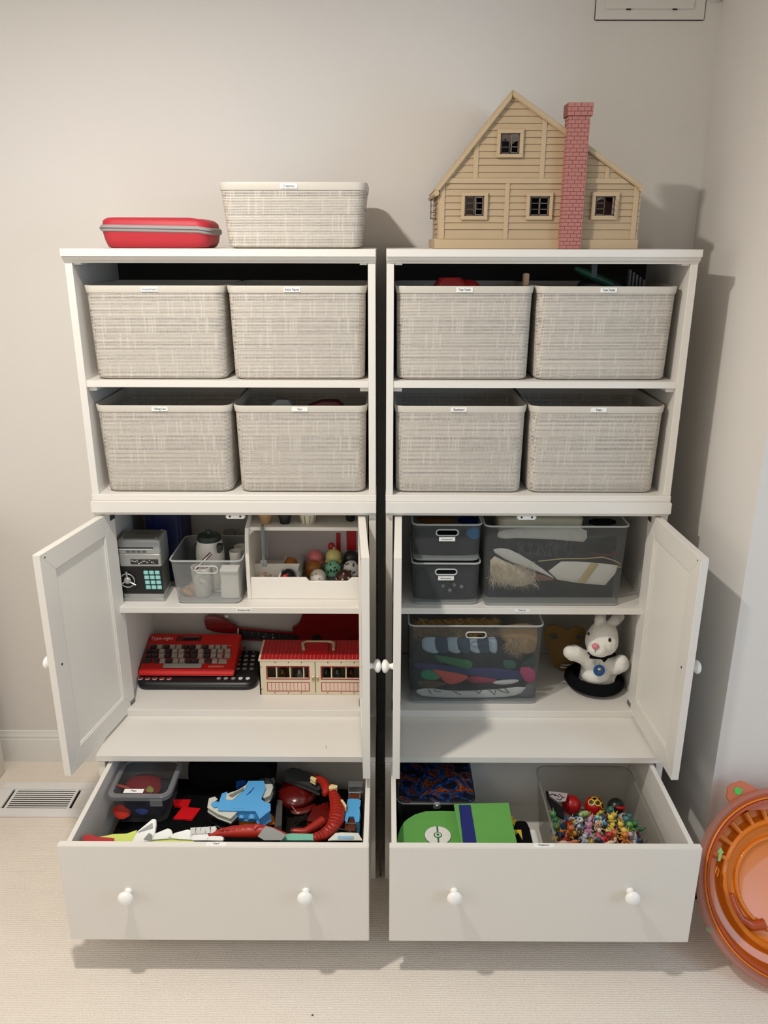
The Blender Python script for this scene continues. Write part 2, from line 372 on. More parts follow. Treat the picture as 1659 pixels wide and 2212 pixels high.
def door(parent, hx, hy, z0, z1, width, ang, left):
    """frame-and-panel leaf; ang = opening angle from closed, hinge line at (hx, hy)"""
    sgn = 1 if left else -1
    a = math.radians(ang)
    u = Vector((sgn*math.cos(a), -math.sin(a), 0))            # from the hinge towards the free edge
    n = Vector((-math.sin(a)*sgn, -math.cos(a), 0))           # outer face direction
    th, st = .019, .056
    O = Vector((hx, hy, 0))
    def P(s, d, z): q = O+u*s+n*d; return (q.x, q.y, z)
    def slab(mb, s0, s1, d0, d1, a0, a1):
        mb.add([P(s0,d0,a0),P(s1,d0,a0),P(s1,d1,a0),P(s0,d1,a0),P(s0,d0,a1),P(s1,d0,a1),P(s1,d1,a1),P(s0,d1,a1)],
               [(0,3,2,1),(4,5,6,7),(0,1,5,4),(1,2,6,5),(2,3,7,6),(3,0,4,7)])
    mb = MB()
    # mitred frame: four trapezoids, each its own solid so the mitre shows
    gp = .0003
    inn = [(st, z0+st), (width-st, z0+st), (width-st, z1-st), (st, z1-st)]; outr = [(0, z0), (width, z0), (width, z1), (0, z1)]
    fr = None
    for k in range(4):
        j = (k+1) % 4; quad = [outr[k], outr[j], inn[j], inn[k]]
        cx = sum(q[0] for q in quad)/4; cz = sum(q[1] for q in quad)/4
        quad = [(q[0]+(cx-q[0])*.0006*(1 if k % 2 else 1), q[1]+(cz-q[1])*.0006) for q in quad]
        m2 = MB(); m2.add([P(s, 0, z) for s, z in quad]+[P(s, th, z) for s, z in quad], [(0,1,2,3),(7,6,5,4)]+[(i, i+4, (i+1)%4+4, (i+1)%4) for i in range(4)])
        mb.add(m2.v, m2.f)
    d = mb.build('door', WHITE, parent, bevel=.0007)
    # inner bead and panel
    m3 = MB(); slab(m3, st-.004, width-st+.004, .0065, .0125, z0+st-.004, z1-st+.004); m3.build('door_panel', mat('door_panel_lacquer', (232, 227, 217), .45, vary=.01, scale=5), d)
    m4 = MB(); b = .004
    for s0, s1, a0, a1 in ((st-.0005, st+b, z0+st, z1-st), (width-st-b, width-st+.0005, z0+st, z1-st), (st, width-st, z0+st-.0005, z0+st+b), (st, width-st, z1-st-b, z1-st+.0005)):
        slab(m4, s0, s1, .0025, .0065, a0, a1); slab(m4, s0, s1, .0125, .0165, a0, a1)
    m4.build('panel_bead', WHITE, d, bevel=.0005)
    # knob on the outer face, its screw hole on the inner face
    kz = .745; kp = Vector(P(width-.028, th, kz)); knob(d, kp, n, 1.0, .9)
    ms = MB(); M = (-n).to_track_quat('Z', 'Y').to_matrix(); ms.lathe([(.0032, -.0005), (.0032, .0005)], P(width-.028, 0, kz), 12, M); ms.build('screw_hole', GAPM, d)
    for z in (z1-.016, z0+.018):
        m5 = MB(); slab(m5, -.001, .026, -.0012, .004, z-.008, z+.008); h = m5.build('hinge', METAL, d, bevel=.0005)
        m6 = MB()
        for k in range(3): m6.lathe([(.002, 0), (.002, .0006)], P(.005+.008*k, -.0013, z), 8, M)
        m6.build('screws', GAPM, d)
    ms = MB(); ms.lathe([(.0022, -.0005), (.0022, .0005)], P(width-.02, 0, z1-.012), 10, M); ms.build('bumper', GAPM, d)
    return d
def unit(x0, side, ang_l, ang_r, dl, dlbl):
    x1 = x0+UW
    # --- hutch
    h = thing('bookcase_hutch', f'white two-shelf hutch of the {side} unit, {dl}', 'hutch', (x0+UW/2, .17, ZHB-.0168), group=None)
    MB().box(x0, x0+T, 0, YBK, ZHB, ZCB).build('side_panel', WHITE, h, bevel=.0008)
    MB().box(x1-T, x1, 0, YBK, ZHB, ZCB).build('side_panel', WHITE, h, bevel=.0008)
    MB().box(x0-.001, x1+.001, -.003, YBK, ZHB-.0165, ZHB).build('bottom_board', WHITE, h, bevel=.0012)
    cornice(x0, x1, 0, ZCB, ZT, .0165, 'top_board', h)
    MB().box(x0+T, x1-T, .002, YBK-.01, ZSB, ZST).build('shelf', WHITE, h, bevel=.0008)
    MB().box(x0+T, x1-T, YBK-.008, YBK, ZHB, ZCB).build('back_panel', DARKB, h)
    for x in (x0+T, x1-T-.022):
        MB().box(x, x+.022, .012, .30, ZSB-.011, ZSB).build('shelf_support', WHITE, h, bevel=.001)
        MB().box(x+.002, x+.020, .004, .05, ZCB-.004, ZCB).build('corner_block', WHITE, h)
    # --- cabinet
    c = thing('storage_cabinet', f'white cabinet with two open doors in the middle of the {side} wall unit', 'cabinet', (x0+UW/2, .17, ZB))
    MB().box(x0, x0+T, 0, YBK, ZB, ZCL).build('side_panel', WHITE, c, bevel=.0008)
    MB().box(x1-T, x1, 0, YBK, ZB, ZCL).build('side_panel', WHITE, c, bevel=.0008)
    cornice(x0, x1, 0, ZCL, ZHB-.0168, .012, 'top_board', c, out=.016)
    MB().box(x0+T, x1-T, .0, YBK-.01, ZB, ZCB1).build('bottom_board', WHITE, c, bevel=.0008)
    MB().box(x0+T, x1-T, .02, YBK-.01, ZCS-.0185, ZCS).build('shelf', WHITE, c, bevel=.0008)
    MB().box(x0+T, x1-T, YBK-.008, YBK, ZCB1, ZCL).build('back_panel', mat('cabinet_back', (196, 190, 181), .7, vary=.02), c)
    MB().box(x0+T, x1-T, YBK-.026, YBK-.008, ZCL-.10, ZCL-.045).build('back_rail', WHITE, c, bevel=.001)
    mc = MB(); mc.box(x0+UW/2-.026, x0+UW/2+.026, -.001, .012, ZCL-.012, ZCL); ct = mc.build('door_catch', KNOBM, c, bevel=.003)
    for k in (-1, 1): MB().lathe([(.0028, 0), (.0028, .0008)], (x0+UW/2+.014*k, -.001, ZCL-.004), 10, Mx).build('screw', GAPM, ct)
    z0, z1 = ZCB1-.012, ZCL-.002
    door(c, x0+(.0375 if side == 'left' else .044), .045, z0, z1, .347, ang_l, True)
    door(c, x1-(.0375 if side == 'right' else .0505), .045, z0, z1, .347, ang_r, False)
    # --- drawer base
    b = thing('drawer_base', f'white low drawer base at the bottom of the {side} wall unit', 'drawer unit', (x0+UW/2, .08, 0))
    e = .004
    cornice(x0, x1, YBF+.006, ZBB, ZB, .008, 'top_board', b, out=.010)
    MB().box(x0, x0+T, YBF+.004, YBK, ZPL, ZBB).build('side_panel', WHITE, b, bevel=.0008)
    MB().box(x1-T, x1, YBF+.004, YBK, ZPL, ZBB).build('side_panel', WHITE, b, bevel=.0008)
    MB().box(x0+T, x1-T, YBK-.008, YBK, ZPL, ZBB).build('back_panel', DARKB, b)
    mp = MB(); mp.box(x0, x1, YBF+.0055, YBF+.022, 0, ZPL); mp.box(x0, x0+T, YBF+.022, YBK, 0, ZPL); mp.box(x1-T, x1, YBF+.022, YBK, 0, ZPL); mp.build('plinth', WHITE, b, bevel=.0008)
    MB().box(x0+T, x1-T, YBF+.01, YBK, ZPL, ZPL+.012).build('bottom_board', WHITE, b)
    # drawer: open box, one part, its front, knobs and slip of label as sub-parts
    fx0, fx1 = x0+.011, x1-.011
    ix0, ix1 = x0+.029, x1-.014-.012+.0
    if True:
        ix0, ix1 = x0+.029, x1-.0115-.012
        ix0, ix1 = (x0+.028, x1-.012) if side == 'left' else (x0+.016, x1-.0255)
    t = .0125; yb = -.02; zb = .140
    md = MB()
    md.box(ix0, ix0+t, YD+.017, yb, zb-.012, ZD-.0005); md.box(ix1-t, ix1, YD+.017, yb, zb-.012, ZD-.0005)
    md.box(ix0+t, ix1-t, yb-t, yb, zb-.012, ZD-.03); md.box(ix0+t, ix1-t, YD+.017, yb-t, zb-.008, zb)
    dr = md.build('drawer', WHITE, b, bevel=.0008)
    mf = MB().box(fx0, fx1, YD, YD+.018, ZDB, ZD); fr = mf.build('drawer_front', WHITE, dr, bevel=.0015)
    for px in ((272, 659) if side == 'left' else (982, 1366)):
        q = at(px, 1938, 'y', YD-.02); knob(dr, (q.x, YD, q.z), (0, -1, 0), 1.08)
    # slides on both walls of the base
    for x in (x0+T, x1-T-.008): MB().box(x, x+.007, YBF+.02, YBK-.03, .19, .225).build('drawer_slide', METAL, b)
    lw = {'Nerf': .016, 'Pokemon': .028}[dlbl]
    q = at(468 if side == 'left' else 1173, 1819, 'z', ZD)
    lb = MB().box(q.x-.024, q.x+.024, YD+.003, YD+.0155, ZD, ZD+.0004).build('paper_label', PAPER, dr)
    text('w', dlbl, .0075, dr, (q.x, YD+.0095, ZD+.0006), (0, 0, 0), width=lw*.9, name='label_lettering')
    # label on the cabinet shelf edge
    s, px = (('Miscellaneous Play', 527) if side == 'left' else ('Dress Up', 1128))
    q = at(px, 1318, 'y', .02); lwid = .036 if side == 'left' else .018
    q1 = MB().box(q.x-.022, q.x+.022, .0192, .02, q.z-.0055, q.z+.0055).build('shelf_label', PAPER, c)
    text('w', s, .006, q1, (q.x, .0190, q.z), width=lwid, name='label_lettering')
    return h, c, b
XR = XL+UW+GAP
unit(XL, 'left', 101, 93.4, 'red case on top', 'Nerf')
unit(XR, 'right', 91, 92.8, 'dollhouse on top', 'Pokemon')
# ---------------------------------------------------------------- baskets
RIMC = mat('basket_rim_plastic', (202, 195, 182), .5, vary=.01)
WOV = woven_mat('woven_basket_plastic', (212, 203, 190))
BIN_IN = mat('basket_inner_plastic', (196, 188, 173), .6)
def basket(name, label, c, yf, z, words, lw, wt=.352, wb=.336, h=.2345, dep=.29, group=None, lx=0, rot=0, lsize=.0085):
    """open basket; c = centre x, yf = front of the rim, z = what it stands on"""
    o = thing(name, label, 'basket', (c, yf+dep/2, z), rot, group)
    hx, hy = wt/2, dep/2; bx, by = wb/2, (dep-.02)/2
    rim = .0175
    outer = []; inner = []
    th = .003
    steps = 6
    def ring(f, off, zz):   # f 0 bottom .. 1 top
        return rr(0, 0, zz, bx+(hx-.004-bx)*f-off, by+(hy-.004-by)*f-off, .026-off, 5)
    zs = [0, .004, .012]; rings = [rr(0,0,.0005,bx-.012,by-.012,.02,5), rr(0,0,.003,bx-.004,by-.004,.024,5)]
    for k in range(steps+1):
        f = .04+.96*k/steps; rings.append(ring(f, 0, (h-rim)*f))
    for k in range(steps, -1, -1):
        f = .04+.96*k/steps; rings.append(ring(f, th, max((h-rim)*f, .004)))
    mb = MB().loft(rings, True, True); mb.build('basket_body', WOV, o, local=True, smooth=35)
    r2 = [rr(0,0,h-rim,hx-.0055,hy-.0055,.025,5), rr(0,0,h-rim,hx-.0022,hy-.0022,.027,5), rr(0,0,h-.002,hx,hy,.028,5), rr(0,0,h,hx-.0008,hy-.0008,.028,5), rr(0,0,h,hx-.003,hy-.003,.026,5), rr(0,0,h-rim,hx-.008,hy-.008,.022,5)]
    mb = MB().loft(r2+[r2[0]], False, False); mb.build('rim', RIMC, o, local=True, smooth=40)
    for s in (-1, 1):
        x = s*(hx-.0108)
        m = MB(); m.box(x-.003, x+.003, -.045, .045, h-.062, h-.034); m.build('handle_slot', GAPM, o, local=True, bevel=.002)
    lb = MB().box(lx-.0205, lx+.0205, -hy-.0006, -hy+.0015, h-.0145, h-.003).build('label_card', PAPER, o, local=True)
    if words: text('local', words, lsize, lb, (lx, -hy-.0008, h-.0088), width=lw, name='lettering')
    return o
YF = .012
G = 'woven baskets in the hutches'
Zs, Zh = ZST, ZHB
basket('woven_basket', 'beige woven basket labelled Dinosaurs/Dragons, upper shelf, far left', -.1655, YF, Zs, 'Dinosaurs/Dragons', .036, wt=.354, group=G, lx=-.008, lsize=.006)
basket('woven_basket', 'beige woven basket labelled Action Figures on the upper shelf', .1905, YF, Zs, 'Action Figures', .036, wt=.352, group=G, lx=-.010)
basket('woven_basket', 'beige woven basket labelled Train Tracks with a red toy inside', .6105, YF, Zs, 'Train Tracks', .030, wt=.348, group=G, lx=-.002)
basket('woven_basket', 'beige woven basket labelled Train Tracks at the right, dark green toys inside', .9655, YF, Zs, 'Train Tracks', .030, wt=.354, group=G, lx=0)
basket('woven_basket', 'beige woven basket labelled Talking Cars on the lower hutch shelf', -.1675, YF-.002, Zh, 'Talking Cars', .032, wt=.359, h=.2385, group=G, lx=-.006)
basket('woven_basket', 'beige woven basket labelled Cars with toy cars inside', .1905, YF-.002, Zh, 'Cars', .012, wt=.352, h=.2385, group=G, lx=0)
basket('woven_basket', 'beige woven basket labelled Skateboard on the lower hutch shelf', .6095, YF-.002, Zh, 'Skateboard', .028, wt=.348, h=.2385, group=G, lx=-.006)
basket('woven_basket', 'beige woven basket labelled Trains on the lower hutch shelf', .966, YF-.002, Zh, 'Trains', .015, wt=.355, h=.2385, group=G, lx=0)
# the lower basket on top of the left unit
a = at(468, 393, 'y', .03); b2 = at(793, 393, 'y', .03); hgt = a.z-ZT
basket('woven_basket', 'low cream woven basket labelled Creations on top of the left unit', (a.x+b2.x)/2, .03, ZT, 'Creations', .028, wt=b2.x-a.x, wb=b2.x-a.x-.034, h=hgt, dep=.26, lx=-.008)
# toys in the baskets
t = thing('toy_car', 'red toy car top showing above the left Train Tracks basket', 'toy', (.57, .12, Zs+.17))
RED = mat('red_plastic', (176, 24, 24), .35)
MB().loft([rr(.585,.13,Zs+.19,.045,.03,.02), rr(.585,.13,Zs+.225,.05,.034,.02), rr(.58,.13,Zs+.25,.028,.026,.015)]).build('car_body', RED, t, smooth=40)
MB().ell((.63,.14,Zs+.225), (.03,.02,.02)).build('fender', RED, t, smooth=60)
TANW = mat('wood_block', (205, 175, 140), .6)
tag(MB().box(.768, .782, .1, .125, Zs+.16, Zs+.262).build('wooden_block', TANW, None, (.775,.11,Zs+.16), bevel=.002), 'pale wooden block poking up between the Train Tracks baskets', 'toy')
GRN = mat('dark_green_plastic', (14, 66, 44), .45)
t = thing('toy_vehicle', 'dark green and black toy showing above the right Train Tracks basket', 'toy', (.98, .12, Zs+.17))
m = MB(); m.tube([(.90,.11,Zs+.275),(.93,.11,Zs+.262),(1.0,.115,Zs+.232)], [.006,.011,.011], 8); m.build('green_boom', GRN, t, smooth=50)
MB().ell((1.0,.15,Zs+.225), (.085,.04,.034), 16, 8).build('hull', BLACK, t, smooth=60)
m = MB()
DGY = mat('dark_grey_plastic', (58,60,60), .4)
for k in range(5): MB().box(1.035+.009*k, 1.041+.009*k, .09, .11, Zs+.225+.004*(k % 2), Zs+.272-.006*k).build('track_link', DGY, t, bevel=.001)
MB().box(.94,.955,.1,.12,Zs+.25,Zs+.285).build('cab', DGY, t, bevel=.001)
t = thing('toy_car', 'grey toy car lying in the Cars basket', 'toy', (.13, .12, Zh+.18))
MB().loft([rr(.13,.12,Zh+.2,.03,.02,.008), rr(.13,.12,Zh+.222,.03,.02,.008), rr(.135,.12,Zh+.236,.016,.016,.006)]).build('car_body', mat('grey_plastic',(140,142,142),.4), t, smooth=40)
m = MB(); [m.lathe([(.009,-.004),(.009,.004)], (.115+.03*k,.098,Zh+.204), 12, Mx) for k in (0,1)]; m.build('wheels', BLACK, t, smooth=40)
t = thing('toy_car', 'dark red toy car lying in the Cars basket', 'toy', (.25, .12, Zh+.18))
MB().loft([rr(.25,.13,Zh+.195,.05,.025,.01), rr(.25,.13,Zh+.218,.048,.024,.01), rr(.26,.13,Zh+.230,.025,.02,.008)]).build('car_body', mat('maroon_plastic',(96,22,18),.4), t, smooth=40)
# a heap of small toys fills the lower part of these baskets
# ---------------------------------------------------------------- helpers for soft and outlined shapes
def on_plane(px, py, p0, n):
    d = FW + RT*((px-829.5)/FPX) - UP*((py-1106)/FPX); n = Vector(n); return CAM + d*((Vector(p0)-CAM).dot(n)/d.dot(n))
def smooth_poly(pts, k=2):
    for _ in range(k):
        q = []
        for i in range(len(pts)):
            a, b = Vector(pts[i]), Vector(pts[(i+1) % len(pts)]); q += [a*.75+b*.25, a*.25+b*.75]
        pts = q
    return [Vector(p) for p in pts]
def pillow(mb, pts, n, bulge, rings=4, k=1, back=.4):
    """cushion shape over an outline of 3d points; n is the direction of the bulge"""
    pts = smooth_poly(pts, k); n = Vector(n).normalized(); c = sum(pts, Vector())/len(pts); L = []
    for s_ in [1]:
        pass
    for i in range(rings, 0, -1):
        s = math.sin(PI/2*i/rings); L.append([c+(p-c)*s - n*bulge*back*math.sqrt(max(0, 1-s*s)) for p in pts])
    L = L[::-1]
    for i in range(rings-1, 0, -1):
        s = math.sin(PI/2*i/rings); L.append([c+(p-c)*s + n*bulge*math.sqrt(max(0, 1-s*s)) for p in pts])
    return mb.loft(L)
def slab_px(mb, pix, p0, n, th):
    """outline measured on a real plane, given a real thickness behind it"""
    n = Vector(n).normalized(); a = [on_plane(x, y, p0, n) for x, y in pix]; b = [p-n*th for p in a]; k = len(a)
    return mb.add(a+b, [tuple(range(k)), tuple(range(2*k-1, k-1, -1))]+[(i, (i+1) % k, (i+1) % k+k, i+k) for i in range(k)])
def fur(mb, pts, normals, length, count, width=.0012, droop=.5, seed=1):
    rnd = random.Random(seed)
    for i in range(count):
        j = rnd.randrange(len(pts)); p = pts[j]+Vector((rnd.uniform(-1,1), rnd.uniform(-1,1), rnd.uniform(-1,1)))*length*.25
        d = (normals[j]+Vector((rnd.uniform(-.9,.9), rnd.uniform(-.6,.6), rnd.uniform(-.9,.9)-droop))).normalized()
        L = length*rnd.uniform(.5, 1.1); s = d.orthogonal().normalized()*width
        m = p+d*L*.55+Vector((0,0,-.05*L)); e = p+d*L+Vector((0,0,-L*droop*.5))
        mb.add([p-s, p+s, m+s*.6, m-s*.6, e], [(0,1,2,3), (3,2,4)])
    if LIM: mb.v = [(min(max(x, LIM[0]), LIM[1]), max(y_, LIM[2]), max(z_, LIM[3])) for x, y_, z_ in mb.v]
    return mb

# ---------------------------------------------------------------- red zipped case on the left unit
x0, x1 = at(209, 495, 'y', .04).x, at(456, 495, 'y', .06).x
cx = (x0+x1)/2; hw = (x1-x0)/2
CR = mat('red_silicone', (178, 38, 50), .55, vary=.02)
CB = mat('grey_band', (150, 145, 142), .5)
t = thing('lunch_case', 'red hard-shell case with a grey zip band on the left unit', 'case', (cx, .13, ZT))
def zs(x): return -.0085*max(0, (x-(cx+hw*.55))/(hw*.45))**1.3
def cring(z, ins, r=.03, hy=.088): return [(p[0], p[1], p[2]+zs(p[0])*(1 if z > ZT+.012 else 0)) for p in rr(cx, .13, z, hw-ins, hy-ins*.9, r, 6)]
zz = [ZT+.0005, ZT+.004, ZT+.03, ZT+.043]
MB().loft([cring(ZT+.0005, .018), cring(ZT+.004, .012), cring(ZT+.02, .007), cring(ZT+.041, .0035)]).build('lower_shell', CR, t, smooth=50)
zb0, zb1 = at(320, 500, 'y', .045).z, at(320, 485, 'y', .045).z
MB().loft([cring(zb0, .003), cring(zb0+.002, .0), cring(zb0+(zb1-zb0)*.5, -.0012), cring(zb1-.002, .0), cring(zb1, .003)]).build('zip_band', CB, t, smooth=30)
ml = MB(); ml.tube([Vector(p)+Vector((0,0,0)) for p in cring((zb0+zb1)/2, -.0012)][12:30], .0011, 6); ml.build('zip_line', mat('dark_grey_rubber', (84,80,80), .6), t, smooth=60)
zt = at(320, 469, 'y', .045).z
MB().loft([cring(zb1, .0045), cring(zb1+(zt-zb1)*.55, .006), cring(zt-.003, .011), cring(zt-.0007, .016), cring(zt, .024)]).build('lid', CR, t, smooth=50)

# ---------------------------------------------------------------- dollhouse
HY = .04; HB = .325
HT = mat('house_tan_plastic', (184, 160, 126), .5, vary=.05, scale=18)
HT2 = mat('house_siding_plastic', (178, 154, 120), .52, vary=.06, scale=22)
SASH = mat('sash_brown', (96, 78, 66), .45)
def hx(px, py): return at(px, py, 'y', HY).x
def hz(py, px=1110): return at(px, py, 'y', HY).z
house = thing('dollhouse', 'tan clapboard dollhouse with a red brick chimney on the right unit', 'dollhouse', ((hx(935,530)+hx(1375,530))/2, HY+.14, ZT))
LX, RX = hx(949, 500), hx(1377, 500)
peak = at(1108, 192, 'y', HY-.012); eL = at(938, 411, 'y', HY-.012); eR = at(1393, 402, 'y', HY-.012)
TH = .0125
def roof_slab(a, b, name):
    d = Vector((b.x-a.x, 0, b.z-a.z)).normalized(); nrm = Vector((-d.z, 0, d.x));
    if nrm.z > 0: nrm = -nrm
    mb = MB(); A0, B0 = a, b; A1, B1 = a+nrm*TH, b+nrm*TH*.9
    if name == 'l': pass
    # clip the inner edge at the ridge line
    A1 = Vector((a.x, 0, a.z-TH/abs(nrm.z)))
    mb.prism([(A0.x, A0.z), (B0.x, B0.z), (B1.x-d.x*.006, B1.z-d.z*.006), (A1.x, A1.z)], 'y', HY-.012, HB)
    return mb.build('roof_slope', HT, house, bevel=.002, smooth=40)
roof_slab(peak, eL, 'l'); roof_slab(peak, eR, 'r')
# gutter-like eave on both ends
for e, s in ((eL, -1), (eR, 1)):
    m = MB(); m.tube([(e.x-s*.006, HY-.0125, e.z-.006), (e.x-s*.006, HB, e.z-.006)], .0065, 12); m.build('eave', HT, house, smooth=60)
# roof shingle courses, seen only from above
def zroof(x):       # underside height of the roof over x
    if x < peak.x: k = (x-eL.x)/(peak.x-eL.x); z = eL.z+(peak.z-eL.z)*k; sl = (peak.z-eL.z)/(peak.x-eL.x)
    else: k = (x-peak.x)/(eR.x-peak.x); z = peak.z+(eR.z-peak.z)*k; sl = (peak.z-eR.z)/(eR.x-peak.x)
    return z-TH*math.sqrt(1+sl*sl)
def xroof(z, left):
    lo, hi = (LX, peak.x) if left else (peak.x, RX)
    if left and zroof(LX) >= z: return LX
    if not left and zroof(RX) >= z: return RX
    if z >= zroof(peak.x): return peak.x
    for _ in range(30):
        m = (lo+hi)/2
        if left: lo, hi = (m, hi) if zroof(m) < z else (lo, m)
        else: lo, hi = (lo, m) if zroof(m) < z else (m, hi)
    return (lo+hi)/2
def rect(a, b, c, d): return (hx(a, (b+d)/2), hx(c, (b+d)/2), hz(d, (a+c)/2), hz(b, (a+c)/2))
wins = [(rect(1073,280,1130,341), rect(1080.5,288.5,1122,333.6)), (rect(996,416,1053,475), rect(1003.5,423.5,1045,467)),
        (rect(1136,416,1193,475), rect(1143.6,424,1186,467)), (rect(1276,415,1335,475), rect(1284.5,424,1327,466))]
posts_lo = [(hx(949,450), hx(960.5,450)), (hx(1089,450), hx(1099,450)), (hx(1366,450), hx(1377,450))]
posts_up = [(hx(1022.5,350), hx(1033,350)), (hx(1168,320), hx(1178,320)), (hx(1307,370), hx(1316,370))]
zpl = hz(517); zbm0, zbm1 = hz(396), hz(385)
chx0, chx1 = hx(1210, 530)-.001, hx(1254, 530)
def siding(z0, z1, posts):
    a0, b0, a1, b1 = xroof(z0, True), xroof(z0, False), xroof(z1, True), xroof(z1, False)
    cuts = sorted([(p[0], p[1]) for p in posts]+[(o[0]-.001, o[1]+.001) for f, o in wins if min(z1, o[3])-max(z0, o[2]) > .0004])
    segs = []; cur = -9
    for c in cuts+[(9, 9)]:
        segs.append((cur, c[0])); cur = c[1]
    for s0, s1 in segs:
        xa0, xb0, xa1, xb1 = max(a0, s0), min(b0, s1), max(a1, s0), min(b1, s1)
        if xb0-xa0 < .003: continue
        if xb1 < xa1: xa1 = xb1 = (xa1+xb1)/2
        g = .0006; pl = [(xa0, z0+g), (xb0, z0+g)]
        if z0+g*2 < zroof(xb0)-.0005 < z1 and xb1 < xb0-.0004: pl.append((xb0, zroof(xb0)-.0005))
        pl.append((xb1, z1))
        if xb1-xa1 > .0004: pl.append((xa1, z1))
        if z0+g*2 < zroof(xa0)-.0005 < z1 and xa1 > xa0+.0004: pl.append((xa0, zroof(xa0)-.0005))
        k = len(pl); fy = lambda z: HY-.0028+.0026*(z-z0)/(z1-z0)
        MB().add([(x, fy(z), z) for x, z in pl]+[(x, HY+.004, z) for x, z in pl], [tuple(range(k)), tuple(range(2*k-1, k-1, -1))]+[(i, i+k, (i+1) % k+k, (i+1) % k) for i in range(k)]).build('siding_board', HT2, house)
rows = [hz(y) for y in (517, 496, 481.3, 466.9, 452.6, 438.2, 423.5, 409, 396)]
for a, b in zip(rows, rows[1:]): siding(a, b, posts_lo)
rows = [hz(y) for y in (385, 372.4, 357.2, 342, 327, 312, 297, 282, 266.8, 251.3, 235.7, 220.2, 208)]+[zroof(peak.x)-.0004]
for a, b in zip(rows, rows[1:]): siding(a, b, posts_up)
for k, (p0, p1) in enumerate(posts_lo): MB().box(p0, p1, HY-.004, HY+.004, zpl, zbm0).build('post', HT, house, bevel=.0006)
for p0, p1 in posts_up: 
    za, zb_ = zroof(p0), zroof(p1); MB().add([(p0,HY-.0035,zbm1),(p1,HY-.0035,zbm1),(p1,HY+.004,zbm1),(p0,HY+.004,zbm1),(p0,HY-.0035,za),(p1,HY-.0035,zb_),(p1,HY+.004,zb_),(p0,HY+.004,za)],
                 [(0,3,2,1),(4,5,6,7),(0,1,5,4),(1,2,6,5),(2,3,7,6),(3,0,4,7)]).build('post', HT, house)
a0_, b0_, a1_, b1_ = xroof(zbm0, True), xroof(zbm0, False), xroof(zbm1, True), xroof(zbm1, False)
MB().prism([(a0_, zbm0), (b0_, zbm0), (b1_, zbm1), (a1_, zbm1)], 'y', HY-.005, HY+.004).build('beam', HT, house, bevel=.0006)
PX0, PX1 = hx(935, 530), hx(1376, 530)
MB().box(PX0+.004, PX1, HY-.008, HB, ZT+.0003, zpl).build('plinth', HT, house, bevel=.001)
for k, (f, o) in enumerate(wins):
    m = MB(); y0, y1 = HY-.008, HY+.006
    m.box(f[0], f[1], y0, y1, f[2], o[2]); m.box(f[0], f[1], y0, y1, o[3], f[3]); m.box(f[0], o[0], y0, y1, o[2], o[3]); m.box(o[1], f[1], y0, y1, o[2], o[3])
    wf = m.build('window_frame', HT, house, bevel=.0006)
    m = MB(); e = .0022
    for b in ((o[0], o[1], o[2], o[2]+e), (o[0], o[1], o[3]-e, o[3]), (o[0], o[0]+e, o[2], o[3]), (o[1]-e, o[1], o[2], o[3])): m.box(b[0], b[1], HY-.003, HY+.002, b[2], b[3])
    m.build('window_lining', SASH, wf)
    w2 = (o[1]-o[0])/2-e; hh = o[3]-o[2]-2*e
    for s, ang in ((1, 0), (-1, (22, 20, 0, 70)[k])):
        m = MB(); q = .0018
        for b in ((0, w2, 0, q), (0, w2, hh-q, hh), (0, q, 0, hh), (w2-q, w2, 0, hh), (0, w2, hh/3-q*.4, hh/3+q*.4), (0, w2, 2*hh/3-q*.4, 2*hh/3+q*.4)):
            m.box(b[0]*s if s > 0 else -b[1], b[1] if s > 0 else -b[0], -.0012, .0012, b[2], b[3])
        R = Matrix.Rotation(math.radians(-ang if s > 0 else ang), 3, 'Z'); hp = Vector((o[0]+e if s > 0 else o[1]-e, HY-.001, o[2]+e))
        m.v = [tuple(R @ Vector(v)+hp) for v in m.v]
        m.build('window_sash', SASH if s > 0 else mat('sash_grey', (120,104,96), .4), wf)
# left gable-side wall with boards, its sash standing open
zs_ = [zpl+(zroof(LX)-zpl)*k/9 for k in range(10)]
for a, b in zip(zs_, zs_[1:]):
    segs = [(HY+.012, .09), (.15, HB)] if .25 < (a-zpl)/(zroof(LX)-zpl) < .72 else [(HY+.012, HB)]
    for y0, y1 in segs: MB().add([(LX-.0025,y0,a+.0006),(LX+.004,y0,a+.0006),(LX+.004,y1,a+.0006),(LX-.0025,y1,a+.0006),(LX,y0,b),(LX+.004,y0,b),(LX+.004,y1,b),(LX,y1,b)],
                 [(0,3,2,1),(4,5,6,7),(0,1,5,4),(1,2,6,5),(2,3,7,6),(3,0,4,7)]).build('siding_board', HT2, house)
MB().box(LX-.004, LX+.005, HY+.004, HY+.014, zpl, zroof(LX)).build('post', HT, house)
MB().box(RX-.004, RX, HY+.004, HB, zpl, zroof(RX)).build('side_wall', HT, house)
m = MB(); a = at(929.5, 473, 'y', .10); b = at(943, 430.5, 'y', .10); q = .0022; H = b.z-a.z
for bb in ((a.x, b.x, 0, q), (a.x, b.x, H-q, H), (a.x, a.x+q, 0, H), (b.x-q, b.x, 0, H), (a.x, b.x, H/3-q*.4, H/3+q*.4), (a.x, b.x, 2*H/3-q*.4, 2*H/3+q*.4)): m.box(bb[0], bb[1], .0985, .1015, a.z+bb[2], a.z+bb[3])
m.build('side_sash', SASH, house)
